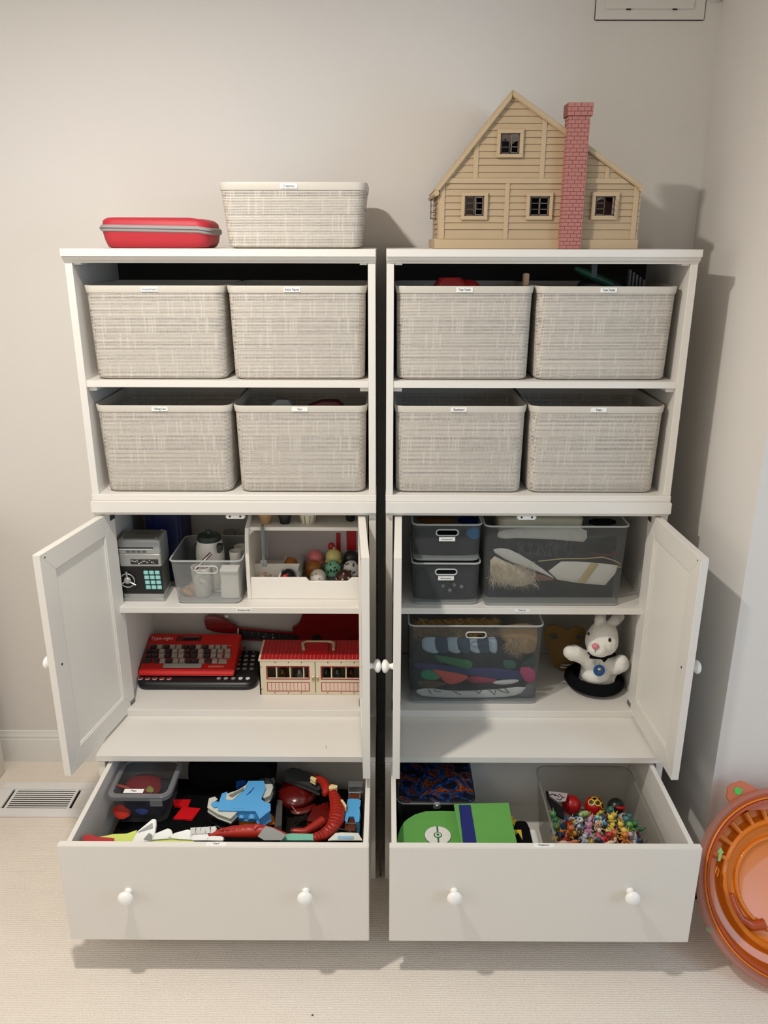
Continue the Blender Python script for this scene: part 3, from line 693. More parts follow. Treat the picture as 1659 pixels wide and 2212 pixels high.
# inside: loft floor, inner walls, furniture glimpsed through the windows
MB().box(LX+.004, RX-.004, HY+.006, HB-.01, hz(400), hz(396)).build('loft_floor', HT, house)
BRN = mat('doll_furniture_brown', (42, 26, 18), .5)
def inner(pix, y, m, name, th=.01):
    mb = MB(); slab_px(mb, pix, (0, y, 0), (0,-1,0), th); mb.build(name, m, house)
inner([(1128,400),(1200,400),(1200,490),(1128,490)], .15, BRN, 'inner_wall')
inner([(1028,424),(1046,420),(1047,470),(1018,470),(1020,462),(1032,450)], .12, BLACK, 'doll_furniture')
inner([(1082,305),(1092,300),(1106,312),(1122,300),(1124,340),(1080,340)], .10, mat('doll_furniture_black', (16,14,14), .4), 'doll_furniture')
inner([(1280,440),(1300,430),(1330,440),(1332,470),(1280,470)], .10, mat('doll_bedding', (150,118,112), .8), 'doll_bedding')
inner([(1300,424),(1330,422),(1330,446),(1312,436)], .13, mat('doll_picture', (92,60,52), .6), 'doll_furniture')
# chimney: core, cap and small bricks
CHB = mat('chimney_mortar', (138, 82, 74), .8); CHK = mat('chimney_brick', (174, 114, 104), .75, vary=.08, scale=300)
CY0, CY1 = HY-.030, HY+.012
za = at(1250, 250, 'y', CY0).z; ztop = at(1250, 222, 'y', CY0).z
cx0, cx1 = at(1210.3, 534, 'y', CY0).x, at(1254, 534, 'y', CY0).x
MB().box(cx0, cx1, CY0, CY1, ZT+.0003, ztop-.004).build('chimney', CHB, house)
MB().box(cx0-.0045, cx1+.0045, CY0-.0045, CY1+.0045, za, ztop).build('chimney_cap', CHB, house)
def bricks(x0, x1, y0, z0, z1, side=None):
    m = MB(); n = int(round((z1-z0)/.0086)); h = (z1-z0)/n; g = .0007; rnd = random.Random(4)
    for k in range(n):
        z = z0+k*h; off = (k % 2)*.5; L = .0155; u = x0-off*L
        while u < x1-.001:
            a, b = max(u, x0), min(u+L-.0012, x1)
            if b-a > .002:
                o = rnd.uniform(.0006, .0014)
                if side: m.box(side-o, side+.001, a, b, z+g, z+h-g)
                else: m.box(a, b, y0-o, y0+.001, z+g, z+h-g)
            u += L
    return m
tag(bricks(cx0, cx1, CY0, ZT+.001, za).build('bricks', CHK, house), kind='stuff')
tag(bricks(CY0, CY1, 0, ZT+.001, za, side=cx0).build('side_bricks', CHK, house), kind='stuff')
tag(bricks(cx0-.0045, cx1+.0045, CY0-.0045, za, ztop).build('cap_bricks', CHK, house), kind='stuff')
# ---------------------------------------------------------------- storage bins of frosted plastic
FROST = frosted('frosted_plastic', (205, 207, 204), .66)
FROST_D = frosted('frosted_plastic_thin', (172, 175, 173), .80)
FRIM = frosted('frosted_rim', (214, 217, 214), .12)
def bin_box(label, cx, yf, z, wt, wb, h, dep, slot=None, words=None, m=None, group='frosted plastic bins', rot=0, lw=.03, frame=True, rimm=None):
    o = thing('storage_bin', label, 'bin', (cx, yf+dep/2, z), rot, group); m = m or FROST
    hx, hy, bx, by = wt/2, dep/2, wb/2, dep/2-.008; r = .016; h0 = .006
    def U(f):
        zz = h0+(h-h0)*f; ring = rr(0, 0, zz, bx+(hx-bx)*f, by+(hy-by)*f, r, 4)
        return ring[10:]+ring[:10]          # starts at the front left, runs to the front right round the back
    # open loft round the sides and the back: rotate the ring so the gap is the straight front
    def sides(f):
        zz = h0+(h-h0)*f; X, Y = bx+(hx-bx)*f, by+(hy-by)*f; pts = []
        for qx, qy, a0 in ((1,-1,1.5*PI),(1,1,0),(-1,1,PI/2),(-1,-1,PI)):
            for k in range(5):
                a = a0+PI/2*k/4; pts.append((qx*(X-r)+r*math.cos(a), qy*(Y-r)+r*math.sin(a), zz))
        return pts
    mb = MB(); mb.loft([sides(k/3) for k in range(4)], False, False, close=False)
    # front wall with the hand hole
    N = 28; sh = slot or (0, h*.78, .001, .001)
    sx, sz, shw, shh = sh; outer = []; inn = []
    for k in range(N):
        a = 2*PI*(k+.5)/N; ca, sa = math.cos(a), math.sin(a)
        inn.append((sx+math.copysign(max(shw-shh, 0), ca)+shh*ca, sz+shh*sa))
    def front(u, zz):
        f = (zz-h0)/(h-h0); return (u, -(by+(hy-by)*f), zz)
    W = lambda zz: bx+(hx-bx)*(zz-h0)/(h-h0)-r
    for k in range(N):
        a = 2*PI*(k+.5)/N; ca, sa = math.cos(a), math.sin(a); q = max(abs(ca), abs(sa)); u, v = ca/q, sa/q
        zz = sz+v*((h-sz) if v > 0 else (sz-h0)); outer.append((u, zz))
    pts = [front(u*W(zz), zz) for u, zz in outer]+[front(u, zz) for u, zz in inn]
    mb.add(pts, [(k, (k+1) % N, N+(k+1) % N, N+k) for k in range(N)])
    corner = [front(s*W(zz), zz) for s, zz in ((-1, h0), (1, h0), (1, h), (-1, h))]
    for ci, (su, sv) in enumerate(((-1,-1),(1,-1),(1,1),(-1,1))):   # close the small corner gaps of the outline
        ks = [k for k in range(N) if abs(outer[k][0]-su) < .999]
        near = sorted(range(N), key=lambda k: (Vector(pts[k])-Vector(corner[ci])).length)[:2]
        mb.add([pts[near[0]], pts[near[1]], corner[ci]], [(0,1,2)])
    mb.build('bin_wall', m, o, local=True, smooth=40)
    MB().loft([rr(0,0,.0006,bx-.004,by-.004,r), rr(0,0,.0006+.004,bx,by,r), rr(0,0,h0+.002,bx+.001,by+.001,r)]).build('bin_floor', FRIM, o, local=True, smooth=40)
    t = .0035; R0 = [rr(0,0,h-.003,hx,hy,r), rr(0,0,h-.0035,hx+t,hy+t,r+t), rr(0,0,h,hx+t,hy+t,r+t), rr(0,0,h+.0006,hx,hy,r), rr(0,0,h-.001,hx-.001,hy-.001,r)]
    MB().loft(R0, False, False).build('rim', rimm or FRIM, o, local=True, smooth=30)
    if slot and frame:
        rg = []; M2 = 32
        pth = []
        for k in range(M2+1):
            a = 2*PI*k/M2; ca, sa = math.cos(a+.05), math.sin(a+.05); pth.append(Vector(front(sx+math.copysign(shw-shh, ca)+(shh+.0015)*ca, sz+(shh+.0015)*sa)))
        MB().tube(pth, .0022, 6, False).build('handle_rim', mat('frosted_edge', (196, 198, 194), .35), o, local=True, smooth=70)
    if words:
        q = MB(); y = front(0, sz-shh-.013)[1]; q.box(sx-lw/2-.004, sx+lw/2+.004, y-.0022, y-.0006, sz-shh-.018, sz-shh-.0055)
        lb = q.build('label_card', PAPER, o, local=True, bevel=.0006); text('local', words, .006, lb, (sx, y-.0025, sz-shh-.0118), width=lw*.8)
    return o

# ================================================================ left cabinet, upper shelf
zs_ = ZCS
# money bank shaped like a safe
bx1, byf = -.2225, .062; bx0 = bx1-.119
bz = at(352, 1166, 'y', byf).z; byb = at(373, 1143, 'z', bz).y
SIL = mat('silver_plastic', (168, 168, 164), .32, metal=.35); SILD = mat('silver_plastic_top', (120, 119, 110), .45, metal=.3)
t = thing('safe_money_bank', 'silver and black safe-shaped money bank with a keypad', 'money bank', ((bx0+bx1)/2, (byf+byb)/2, zs_))
def bz_(py): return at(330, py, 'y', byf).z
def bxx(px, py=1240): return at(px, py, 'y', byf).x
bw = (bx1-bx0)/2; bcx = (bx0+bx1)/2; bcy = (byf+byb)/2; bd = (byb-byf)/2
def bring(z, e, r=.006): return rr(bcx, bcy, z, bw+e, bd+e, r, 3)
MB().loft([bring(zs_+.0005, .003), bring(zs_+.007, .003), bring(zs_+.0085, .000)]).build('base', SIL, t, smooth=40)
MB().loft([bring(zs_+.0085, -.001), bring(bz_(1283), -.001)]).build('lower_band', SIL, t, smooth=40)
MB().loft([bring(bz_(1283), -.002), bring(bz_(1222), -.002)]).build('body', SILD, t, smooth=40)
MB().loft([bring(bz_(1223), .0005), bring(bz_(1198), .0005), bring(bz_(1197), -.0006), bring(bz_(1196), -.0006), bring(bz_(1195), .0005), bring(bz_(1171), .0005), bring(bz_(1168), -.001), bring(bz_(1166), -.004)]).build('top_housing', SIL, t, smooth=30)
MB().loft([bring(bz-.001, -.006), bring(bz+.001, -.008)]).build('lid_plate', SILD, t)
for sx in (-1, 1):
    for sy in (-1, 1): MB().box(bcx+sx*(bw-.012)-.003, bcx+sx*(bw-.012)+.003, bcy+sy*(bd-.012)-.002, bcy+sy*(bd-.012)+.002, bz, bz+.0035).build('top_foot', SIL, t, bevel=.0008)
MB().box(bcx-.02, bcx+.02, bcy+.005, bcy+.008, bz+.0008, bz+.0014).build('coin_slot', GAPM, t)
f = MB().box(bx0+.004, bx1-.001, byf-.0008, byf+.003, bz_(1282), bz_(1223)).build('front_panel', BLACK, t, bevel=.001)
MB().box(bxx(262), bxx(336), byf-.0022, byf+.003, bz_(1184.6), bz_(1182.4)).build('note_slot', BLACK, t)
MB().box(bxx(262), bxx(335), byf-.002, byf+.001, bz_(1187.5), bz_(1185)).build('note_slot_lip', mat('pale_silver', (206,206,210), .25, metal=.3), t)
for k in range(4):
    x = bxx(282+11.5*k); m = MB(); m.box(x-.0062, x+.0062, byf-.0016, byf+.001, bz_(1194), bz_(1189)); m.build('small_button', mat('button_grey', (92, 92, 88), .5), t, bevel=.0005)
wd = MB().box(bxx(285), bxx(344.5), byf-.0012, byf+.001, bz_(1219), bz_(1208)).build('mechanism_window', mat('mechanism_dark', (40,38,36), .3), t)
rnd = random.Random(3); m = MB()
for k in range(16): x = rnd.uniform(bxx(287), bxx(342)); z = rnd.uniform(bz_(1217), bz_(1210)); s = rnd.uniform(.001, .003); m.box(x-s, x+s, byf-.0026, byf-.001, z-s*.5, z+s*.5)
tag(m.build('mechanism_pieces', mat('pale_silver', (206,206,210), .25), t), kind='stuff')
KEY = mat('keypad_aqua', (142, 208, 200), .35)
nums = ['1','2','3','4','5','6','7','8','9','*','0','#']
for r in range(4):
    for c in range(3):
        x, z = bxx(316+12.2*c+.7*r), bz_(1236.2+10.6*r); k = MB().box(x-.0068, x+.0068, byf-.004, byf, z-.0056, z+.0056).build('keypad_button', KEY, t, bevel=.0012)
        text('w', nums[r*3+c], .0085, k, (x, byf-.0041, z), m=mat('pale_ink', (225,240,238), .5), depth=.0001, name='key_number')
dc = Vector((bxx(277, 1252), byf-.004, bz_(1252))); m = MB()
pts = [dc+Vector((.0205*math.cos(a), -.004, .0205*math.sin(a))) for a in [2*PI*k/28 for k in range(29)]]
wh = m.tube(pts, .0017, 8, False).build('dial_wheel', SIL, t, smooth=60)
MB().lathe([(.010, 0), (.010, .005), (.007, .007), (.006, .010), (.001, .011)], dc, 20, Mx).build('dial_hub', SIL, wh, smooth=40)
for k in range(3):
    a = PI/2+2*PI*k/3; d = Vector((math.cos(a), 0, math.sin(a))); MB().tube([dc+d*.006+Vector((0,-.004,0)), dc+d*.022+Vector((0,-.005,0)), dc+d*.0265+Vector((0,-.005,0))], [.0028,.0022,.0036], 6).build('dial_spoke', SIL, wh, smooth=40)
# navy crate behind it
NAVY = mat('navy_plastic', (18, 24, 74), .45)
a = at(310, 1186, 'y', .20); b2 = at(385, 1127, 'y', .20)
t = thing('navy_crate', 'dark navy plastic crate behind the money bank', 'crate', ((a.x+b2.x)/2, .26, zs_))
t0, t1 = -.30, b2.x+.006
MB().box(t0, t1, .20, .328, zs_+.0005, 1.0).build('crate_body', NAVY, t, bevel=.004)
MB().box(t0-.004, t1+.004, .194, .329, .985, 1.03).build('crate_lid', NAVY, t, bevel=.004)
for x in (t0+.012, t1-.016): MB().box(x, x+.01, .193, .199, .80, 1.0).build('crate_rib', NAVY, t, bevel=.002)
# frosted bin with tea things
bL = bin_box('small frosted bin of white play cups beside the money bank', -.0915, .036, zs_+.0003, .200, .180, .1365, .20, slot=(.002, .108, .030, .0095), m=FROST)
WHP = mat('white_play_plastic', (226, 222, 214), .4, vary=.02); DGR = mat('dark_green_plastic2', (38, 50, 40), .45)
c = at(455, 1205, 'y', .15); t = thing('toy_kettle', 'white toy kettle with a dark green lid in the small bin', 'toy kettle', (c.x, .15, zs_+.0095))
zk = at(455, 1163, 'y', .15).z
MB().lathe([(.034, zs_+.0095), (.0405, zs_+.02), (.0415, zk-.05), (.039, zk-.02), (.0345, zk-.004), (.031, zk)], (c.x, .15, 0), 28).build('kettle_body', WHP, t, smooth=50)
l = MB().lathe([(.0345, zk-.004), (.0352, zk+.003), (.0325, zk+.011), (.012, zk+.013), (.0085, zk+.015), (.0082, zk+.024), (.006, zk+.0265), (.0005, zk+.027)], (c.x, .15, 0), 28).build('kettle_lid', DGR, t, smooth=40)
q = at(475.5, 1184, 'y', .118); MB().prism([(q.x-.008,q.z+.013),(q.x+.008,q.z+.013),(q.x+.007,q.z-.006),(q.x+.002,q.z-.012),(q.x-.007,q.z-.011)], 'y', .106, .128).build('kettle_spout', DGR, t, bevel=.001)
MB().tube([(c.x-.039,.15,zk-.018),(c.x-.049,.15,zk-.03),(c.x-.049,.15,zk-.06),(c.x-.041,.15,zk-.07)], .004, 8).build('kettle_handle', DGR, t, smooth=60)
def cup(label, x, y, z0, r, h, m, handle=0, name='play_cup', inner=True):
    t = thing(name, label, 'cup', (x, y, z0)); MB().lathe([(r*.8, z0), (r*.86, z0+.002), (r, z0+h), (r*.9, z0+h), (r*.78, z0+.006), (.0006, z0+.005)], (x, y, 0), 24).build('cup_body', m, t, smooth=40)
    if handle: MB().tube([(x+handle*r*.93, y, z0+h*.8), (x+handle*(r+.012), y, z0+h*.72), (x+handle*(r+.012), y, z0+h*.4), (x+handle*r*.88, y, z0+h*.28)], .0028, 8).build('cup_handle', m, t, smooth=60)
    return t
cup('white play cup behind the bin front below the hand hole', at(436,1255,'y',.085).x, .088, zs_+.0095, .029, .088, WHP)
cup('white play cup at the back right corner of the small bin', .0-.018, .195, zs_+.03, .021, .09, WHP, -1)
cup('white play cup at the right side of the small bin', -.026, .142, zs_+.02, .018, .105, WHP)
tag(MB().box(-.058, -.006, .062, .10, zs_+.0095, zs_+.098).build('white_play_box', mat('white_card', (238,234,226), .5), None, (-.03,.08,zs_+.008), bevel=.001), 'white square box in the right half of the small bin', 'box')
WD = mat('light_wood', (190, 150, 118), .6)
t = thing('wooden_play_food', 'pale wooden play pieces at the lower left of the small bin', 'toy', (-.155, .08, zs_+.008)); 
MB().ell((-.158,.085,zs_+.018), (.022,.016,.010), 14, 8, Matrix.Rotation(.5, 3, 'Y')).build('wooden_slice', WD, t, smooth=60)
MB().ell((-.142,.09,zs_+.03), (.016,.014,.018), 14, 8, Matrix.Rotation(-.6, 3, 'Y')).build('wooden_wedge', WD, t, smooth=60)
a, b2 = at(434, 1217, 'y', .078), at(456, 1195, 'y', .095); t = thing('striped_stick', 'maroon and white striped stick leaning in front of the kettle', 'stick', (a.x-.02, .06, zs_+.01))
d = (b2-a); a0 = a-d*.8; a0.z = max(a0.z, zs_+.02); mm = MB(); MB().tube([a0, b2], .0052, 4).build('stick', mat('maroon', (86, 22, 40), .4), t)
MB().tube([a0+Vector((0,-.0042,.001)), b2+Vector((0.0005,-.0042,.0005))], .0018, 6).build('white_stripe', WHP, t)
# mug outline on back: small clear cup
cup('clear play cup standing against the cabinet back', at(498,1175,'y',.295).x, .295, zs_+.0005, .02, .13, frosted('clear_cup', (190,186,176), .6), 1)

# ---------------------------------------------------------------- ice-cream counter toy
IC = mat('white_painted_wood', (238, 233, 224), .45, vary=.015); ICY = .078
t = thing('ice_cream_counter', 'white wooden play ice-cream counter on the upper shelf', 'toy counter', (.185, .2, zs_))
X0, X1 = .0145, .3635
def cy(py, px=650, y=ICY): return at(px, py, 'y', y).z
zf0, zf1, znt = zs_+.0005, cy(1248.5), cy(1256)
zt_ = at(600, 1138, 'y', .105).z
prof = [(ICY-.002, zf0), (ICY-.004, cy(1230)), (ICY-.003, cy(1200)), (ICY+.004, cy(1165)), (ICY+.016, zt_), (.28, zt_+.05), (.30, zt_+.05), (.30, zf0)]
MB().prism(prof, 'x', X0, X0+.011).build('side_panel', IC, t, bevel=.001); MB().prism(prof, 'x', X1-.011, X1).build('side_panel', IC, t, bevel=.001)
xn0, xn1, xn2, xn3 = at(661,1250,'y',ICY).x, at(668,1250,'y',ICY).x, at(750,1250,'y',ICY).x, at(760,1250,'y',ICY).x
MB().prism([(X0+.011, zf0), (X1-.011, zf0), (X1-.011, zf1), (xn3, zf1), (xn2, znt), (xn1, znt), (xn0, zf1), (X0+.012, zf1)], 'y', ICY, ICY+.008).build('front_panel', IC, t, bevel=.0008)
ztop = at(600, 1146.5, 'y', .10).z
ztp = at(600, 1138.5, 'y', .10).z
MB().box(X0+.011, X1-.011, .10, .28, ztop, ztp).build('top_shelf', IC, t, bevel=.001)
MB().box(X0+.011, X1-.011, .285, .292, zf0, ztp+.03).build('back_board', mat('mauve_white_board', (206, 196, 194), .6), t)
MB().box(X0+.011, X1-.011, ICY+.008, .285, zf0+.002, zf0+.006).build('tray_floor', IC, t)
for x in (at(604,1240,'y',.12).x, at(643,1240,'y',.10).x): MB().box(x, x+.004, ICY+.008, .27, zf0+.038, zf1-.004).build('divider', IC, t, bevel=.0008)
MB().box(X0+.011, at(645,1240,'y',.10).x, .155, .159, zf0+.038, zf1+.012).build('divider', IC, t, bevel=.0008)
MB().box(X0+.011, at(645,1240,'y',.10).x, ICY+.009, .284, zf0+.030, zf0+.0375).build('tray_floor', IC, t)
TRY = mat('sage_grey_tray', (150, 156, 152), .5)
for k, (y, py) in enumerate(((.120, 1241), (.1785, 1219), (.2205, 1197))):
    z = at(700, (1245, 1226, 1202)[k], 'y', (.150, .192, .232)[k]).z-.0225; MB().box(at(658,1230,'y',.12).x, X1-.012, y, y+(.0575, .041, .042)[k], zf0+.007, z-.002).build('step', TRY, t, bevel=.001)
RB = mat('sign_red', (186, 20, 26), .45)
for px0, px1, y0, y1 in ((727, 735, 1151, 1195), (749, 769, 1146, 1188)):
    a, b2 = at(px0, y1, 'y', .284), at(px1, y0, 'y', .284); MB().box(a.x, b2.x, .281, .285, a.z, b2.z).build('red_strip', RB, t, bevel=.001)
MB().box(at(590,1116,'y',.29).x, X1-.015, .280, .2815, zt_+.034, zt_+.0365).build('red_line', mat('sign_maroon', (96,30,44), .5), t)
MB().prism([(X0+.011, ztop), (X0+.024, ztop), (X0+.011, ztop-.014)], 'y', .10, .108).build('corner_bracket', IC, t)
TG = mat('grey_tool_plastic', (122, 126, 124), .45)
t = thing('ice_cream_tongs', 'grey toy serving tongs hanging on the counter shelf edge', 'tongs', (at(568,1180,'y',.095).x, .095, zf0+.04))
a, b2 = at(566, 1134, 'y', .094), at(570, 1218, 'y', .094)
MB().tube([(a.x,.105,ztp+.004),(a.x,.094,ztp+.003),(a.x+.001,.092,ztop-.01),(b2.x,.093,b2.z+.01)], [.003,.0055,.0055,.005], 6).build('tong_arm', TG, t, smooth=40)
MB().tube([(a.x+.006,.112,ztp-.02),(b2.x+.006,.112,b2.z+.012)], .0045, 6).build('tong_arm', TG, t, smooth=40)
m = MB(); 
for k in range(4): m.box(b2.x-.008+.0048*k, b2.x-.005+.0048*k, .088, .096, b2.z-.008, b2.z+.006)
m.box(b2.x-.009, b2.x+.009, .089, .099, b2.z+.002, b2.z+.014); m.build('tong_claw', TG, t)
t = thing('grey_bar_tool', 'grey flat bar lying across the middle of the ice-cream counter', 'toy tool', (at(650,1220,'y',.13).x, .13, zf0+.05))
a, b2 = at(655.5, 1199, 'y', .20), at(643.5, 1247, 'y', .098); MB().tube([b2, a], .0052, 4).build('bar', TG, t)
def scoop(name, label, px, py, y, m, r=.0245, chips=None, cm=None, seed=0):
    c = at(px, py, 'y', y); t = thing(name, label, 'play ice cream', (c.x, y, c.z-r*.9), group='toy ice-cream scoops in the counter')
    pr = [(r*.7, -r*.86), (r*1.02, -r*.84), (r*1.10, -r*.66), (r*1.02, -r*.45), (r*.96, -r*.38)]+[(r*math.cos(a), r*math.sin(a)-r*.1) for a in [PI/2*k/7 for k in range(-1, 7)]]+[(.0005, r*.9)]
    MB().lathe(pr, c, 24).build('scoop_ball', m, t, smooth=60)
    if chips:
        rnd = random.Random(seed)
        for k in range(chips):
            a = rnd.uniform(-PI, 0); e = rnd.uniform(-.3, 1.0); d = Vector((math.cos(a)*math.cos(e), math.sin(a)*math.cos(e), math.sin(e)))
            q = d.to_track_quat('Z', 'Y').to_matrix() @ Matrix.Rotation(rnd.uniform(0, 3), 3, 'Z'); p = c+d*r*.985+Vector((0, 0, -r*.1 if e > 0 else -r*.1))
            MB().cbox(p, (r*.12, r*.09, .0008), q).build('chip', cm, t)
    return t
scoop('ice_cream_scoop', 'pink toy ice-cream scoop in the back row', 680, 1203, .232, mat('scoop_pink', (222,120,124), .35))
scoop('ice_cream_scoop', 'pale yellow toy ice-cream scoop in the back row', 720.5, 1201, .232, mat('scoop_yellow', (214,206,128), .35))
scoop('ice_cream_scoop', 'black toy ice-cream scoop in the back row', 759, 1203, .232, mat('scoop_black', (22,20,22), .35))
scoop('ice_cream_scoop', 'caramel brown toy ice-cream scoop in the middle row', 676.5, 1226, .192, mat('scoop_caramel', (158,96,30), .35))
scoop('ice_cream_scoop', 'mint green toy scoop with dark chips', 719, 1226, .192, mat('scoop_mint', (122,186,148), .35), chips=12, cm=BLACK, seed=2)
scoop('ice_cream_scoop', 'white toy scoop with black chips, at the right', 759, 1226, .192, mat('scoop_white', (222,218,212), .35), chips=12, cm=BLACK, seed=5)
scoop('ice_cream_scoop', 'white toy scoop with beige and black chips in the front notch', 687, 1245, .150, mat('scoop_cream', (230,224,214), .35), chips=9, cm=mat('chip_beige', (176,146,110), .5), seed=7)
scoop('ice_cream_scoop', 'chocolate brown toy scoop with pale chips in the front notch', 742.5, 1246, .150, mat('scoop_choc', (70,38,24), .35), chips=9, cm=mat('chip_white', (214,204,190), .5), seed=9)
scoop('ice_cream_topping', 'caramel toy topping with drips in the left compartments', 628, 1218, .20, mat('topping_caramel', (168,98,30), .3), r=.022)
scoop('ice_cream_topping', 'black toy topping in the front compartment', 623, 1242, .145, mat('topping_black', (24,18,18), .3), r=.021)
c = at(616, 1244, 'y', .112); tag(MB().ell((c.x,.112,c.z-.002), (.009,.008,.007)).build('play_cherry', RED, None, (c.x,.112,c.z-.01), smooth=60), 'red toy cherry in front of the black topping', 'toy')
c = at(716, 1180, 'y', .25); t = thing('play_cherry', 'red toy cherry with a pale tip behind the yellow scoop', 'toy', (c.x,.25,c.z-.012)); MB().ell(c, (.011,.010,.012)).build('cherry', RED, t, smooth=60); MB().ell(c+Vector((.007,-.005,-.006)), (.004,.004,.007)).build('tip', WHP, t, smooth=60)
c = at(574, 1243, 'y', .12); t = thing('play_noodles', 'tan curled toy sprinkles in the front left compartment', 'toy', (c.x,.12,zf0+.038)); rnd = random.Random(8); m = MB()
for k in range(14):
    p = c+Vector((rnd.uniform(-.014,.014), rnd.uniform(-.01,.01), rnd.uniform(-.006,.004))); a = rnd.uniform(0, 6); m.tube([p, p+Vector((math.cos(a),math.sin(a),.3))*.006, p+Vector((math.cos(a+1),math.sin(a+1),.2))*.011], .0012, 5)
tag(m.build('curls', mat('tan_curls', (176,150,122), .6), t), kind='stuff')
def wafer(label, px, w, y, m, h=.026, name='play_cup', stripes=False):
    c = at(px, 1132, 'z', ztp); r = w; z0 = ztp+.0005; x = at(px, 1120, 'y', y).x
    t = thing(name, label, 'cup', (x, y, z0), group=None); MB().lathe([(r*.78, z0), (r*.8, z0+.003), (r*.98, z0+h*.62), (r*1.06, z0+h*.65), (r*1.08, z0+h), (r*.9, z0+h), (r*.7, z0+.006), (.0005, z0+.005)], (x, y, 0), 24).build('cup_body', m, t, smooth=35)
    if stripes:
        for k in range(10):
            a = 2*PI*k/10; 
            p0 = Vector((x+r*.79*math.cos(a), y+r*.79*math.sin(a), z0+.002)); p1 = Vector((x+r*1.0*math.cos(a), y+r*1.0*math.sin(a), z0+h*.62)); MB().tube([p0, p1], .0016 if k % 2 else .0009, 4).build('stripe', mat('stripe_green', (96,128,104), .5) if k % 2 else mat('stripe_brown', (70,58,44), .5), t)
wafer('tan toy wafer cup on top of the ice-cream counter', 574, .0185, .135, mat('wafer_tan', (176,140,92), .5), .034)
wafer('black toy cup on top of the ice-cream counter', 615.5, .0185, .135, BLACK, .034)
wafer('cream striped paper cup on top of the ice-cream counter', 665.5, .0265, .14, mat('paper_cream', (222,214,190), .6), .045, stripes=True)
wafer('small black footed toy bowl at the right of the counter top', 757, .016, .16, BLACK, .03)
# ================================================================ left cabinet, lower space (floor at ZCB1)
z0 = ZCB1
# black electronic keyboard
BK = mat('keyboard_black', (20, 20, 21), .38); BK2 = mat('keyboard_black_matt', (12, 12, 13), .5)
t = thing('electronic_keyboard', 'black electronic keyboard lying under the red typing toy', 'keyboard', (-.165, .21, z0))
kx0, kx1, ky0, ky1, kh = -.351, .018, .108, .325, .026
kcx, kcy, khx, khy = (kx0+kx1)/2, (ky0+ky1)/2, (kx1-kx0)/2, (ky1-ky0)/2
MB().loft([rr(kcx,kcy,z0+.0005,khx-.006,khy-.006,.028,6), rr(kcx,kcy,z0+.004,khx,khy,.034,6), rr(kcx,kcy,z0+.013,khx,khy,.034,6), rr(kcx,kcy,z0+.0145,khx-.002,khy-.002,.032,6), rr(kcx,kcy,z0+.0160,khx,khy,.034,6), rr(kcx,kcy,z0+kh-.006,khx-.002,khy-.002,.034,6), rr(kcx,kcy,z0+kh-.001,khx-.008,khy-.008,.03,6), rr(kcx,kcy,z0+kh,khx-.014,khy-.014,.026,6)]).build('case', BK, t, smooth=35)
zk = z0+kh; nrm = (0,0,1)
def disc(px, py, r, m, name, ring=None):
    p = at(px, py, 'z', zk)
    p = Vector((p.x, max(p.y, ky0+.014), zk)); k = MB().lathe([(r, 0), (r, .0018), (r*.7, .0024), (.0005, .0024)], p, 18).build(name, m, t, smooth=40)
GK = mat('button_grey_light', (150, 146, 148), .4); WK = mat('button_white', (222,222,226), .35); RK = mat('button_red', (150, 24, 24), .4)
for k in range(5):
    p = at(303.5+15.4*k, 1466, 'z', zk); MB().lathe([(.0066,0),(.0066,.0016),(.0058,.0022),(.0005,.0022)], p, 18).build('round_button', RK, t, smooth=40)
    MB().lathe([(.0074,0),(.0074,.0010),(.0067,.0012),(.0066,.0004)], p, 18).build('button_ring', mat('ring_white', (225,216,212), .4), t, smooth=40)
for px, mm in ((472.6,GK),(488,GK),(504,GK),(519.6,WK),(535.3,WK)): disc(px, 1466, .0068, mm, 'round_button')
for r, py in enumerate((1417, 1425.8, 1435, 1445)):
    for px in (517, 532, 547):
        p = at(px-1.2*r, py, 'z', zk)
        if r < 3: MB().box(p.x-.0064, p.x+.0064, p.y-.0062, p.y+.0062, zk-.001, zk+.002).build('pad_button', GK, t, bevel=.0012)
        else: MB().lathe([(.0068,0),(.0068,.0016),(.0005,.002)], p, 16).build('round_button', GK, t, smooth=40)
for px in (533, 548):
    p = at(px, 1409, 'z', zk); MB().lathe([(.0032,0),(.0032,.0014),(.0005,.0016)], p, 12).build('small_button', GK, t)
p = at(528, 1400, 'z', zk); MB().lathe([(.0045,0),(.0045,.0014),(.0005,.0016)], p, 12).build('red_button', RK, t)
p = at(338, 1483, 'y', ky0-.0005); m = MB(); m.lathe([(.0035,0),(.0035,.0008)], (p.x, ky0, z0+.010), 14, Mx); m.build('jack', GAPM, t)
m = MB().box(at(528,1455,'z',zk).x, at(552,1455,'z',zk).x, at(528,1455,'z',zk).y, at(528,1455,'z',zk).y+.004, zk, zk+.0008).build('name_plate', mat('plate_brown', (58,46,38), .5), t)
# red typing toy
TR = mat('typing_toy_red', (206, 24, 18), .4, vary=.03); TRD = mat('typing_toy_red_back', (140, 16, 16), .45)
yT = at(400, 1461, 'z', zk+.0028).y+.007
FLp, FRp = at(294, 1447.5, 'y', yT), at(506, 1448, 'y', yT); BLp, BRp = at(309, 1369, 'y', .300), at(520.5, 1370, 'y', .300)
t = thing('typing_toy', 'red toy typing computer with black and grey keys on a black keyboard', 'toy computer', ((FLp.x+FRp.x)/2, .2, zk+.0025))
FLp.x = BLp.x = min(FLp.x, BLp.x)
FRp.x = (FRp.x+BRp.x)/2; BRp.x = FRp.x
FLp.x = BLp.x = -.352+.003
zbm = zk+.0028
cN = (FRp-FLp).cross(BLp-FLp).normalized()
def TP(u, v, w=0): return FLp+(FRp-FLp)*u+(BLp-FLp)*v+cN*w
w0 = Vector((0,0,1))
fz, bz2 = FLp.z, BLp.z
yF, yB = FLp.y, BLp.y
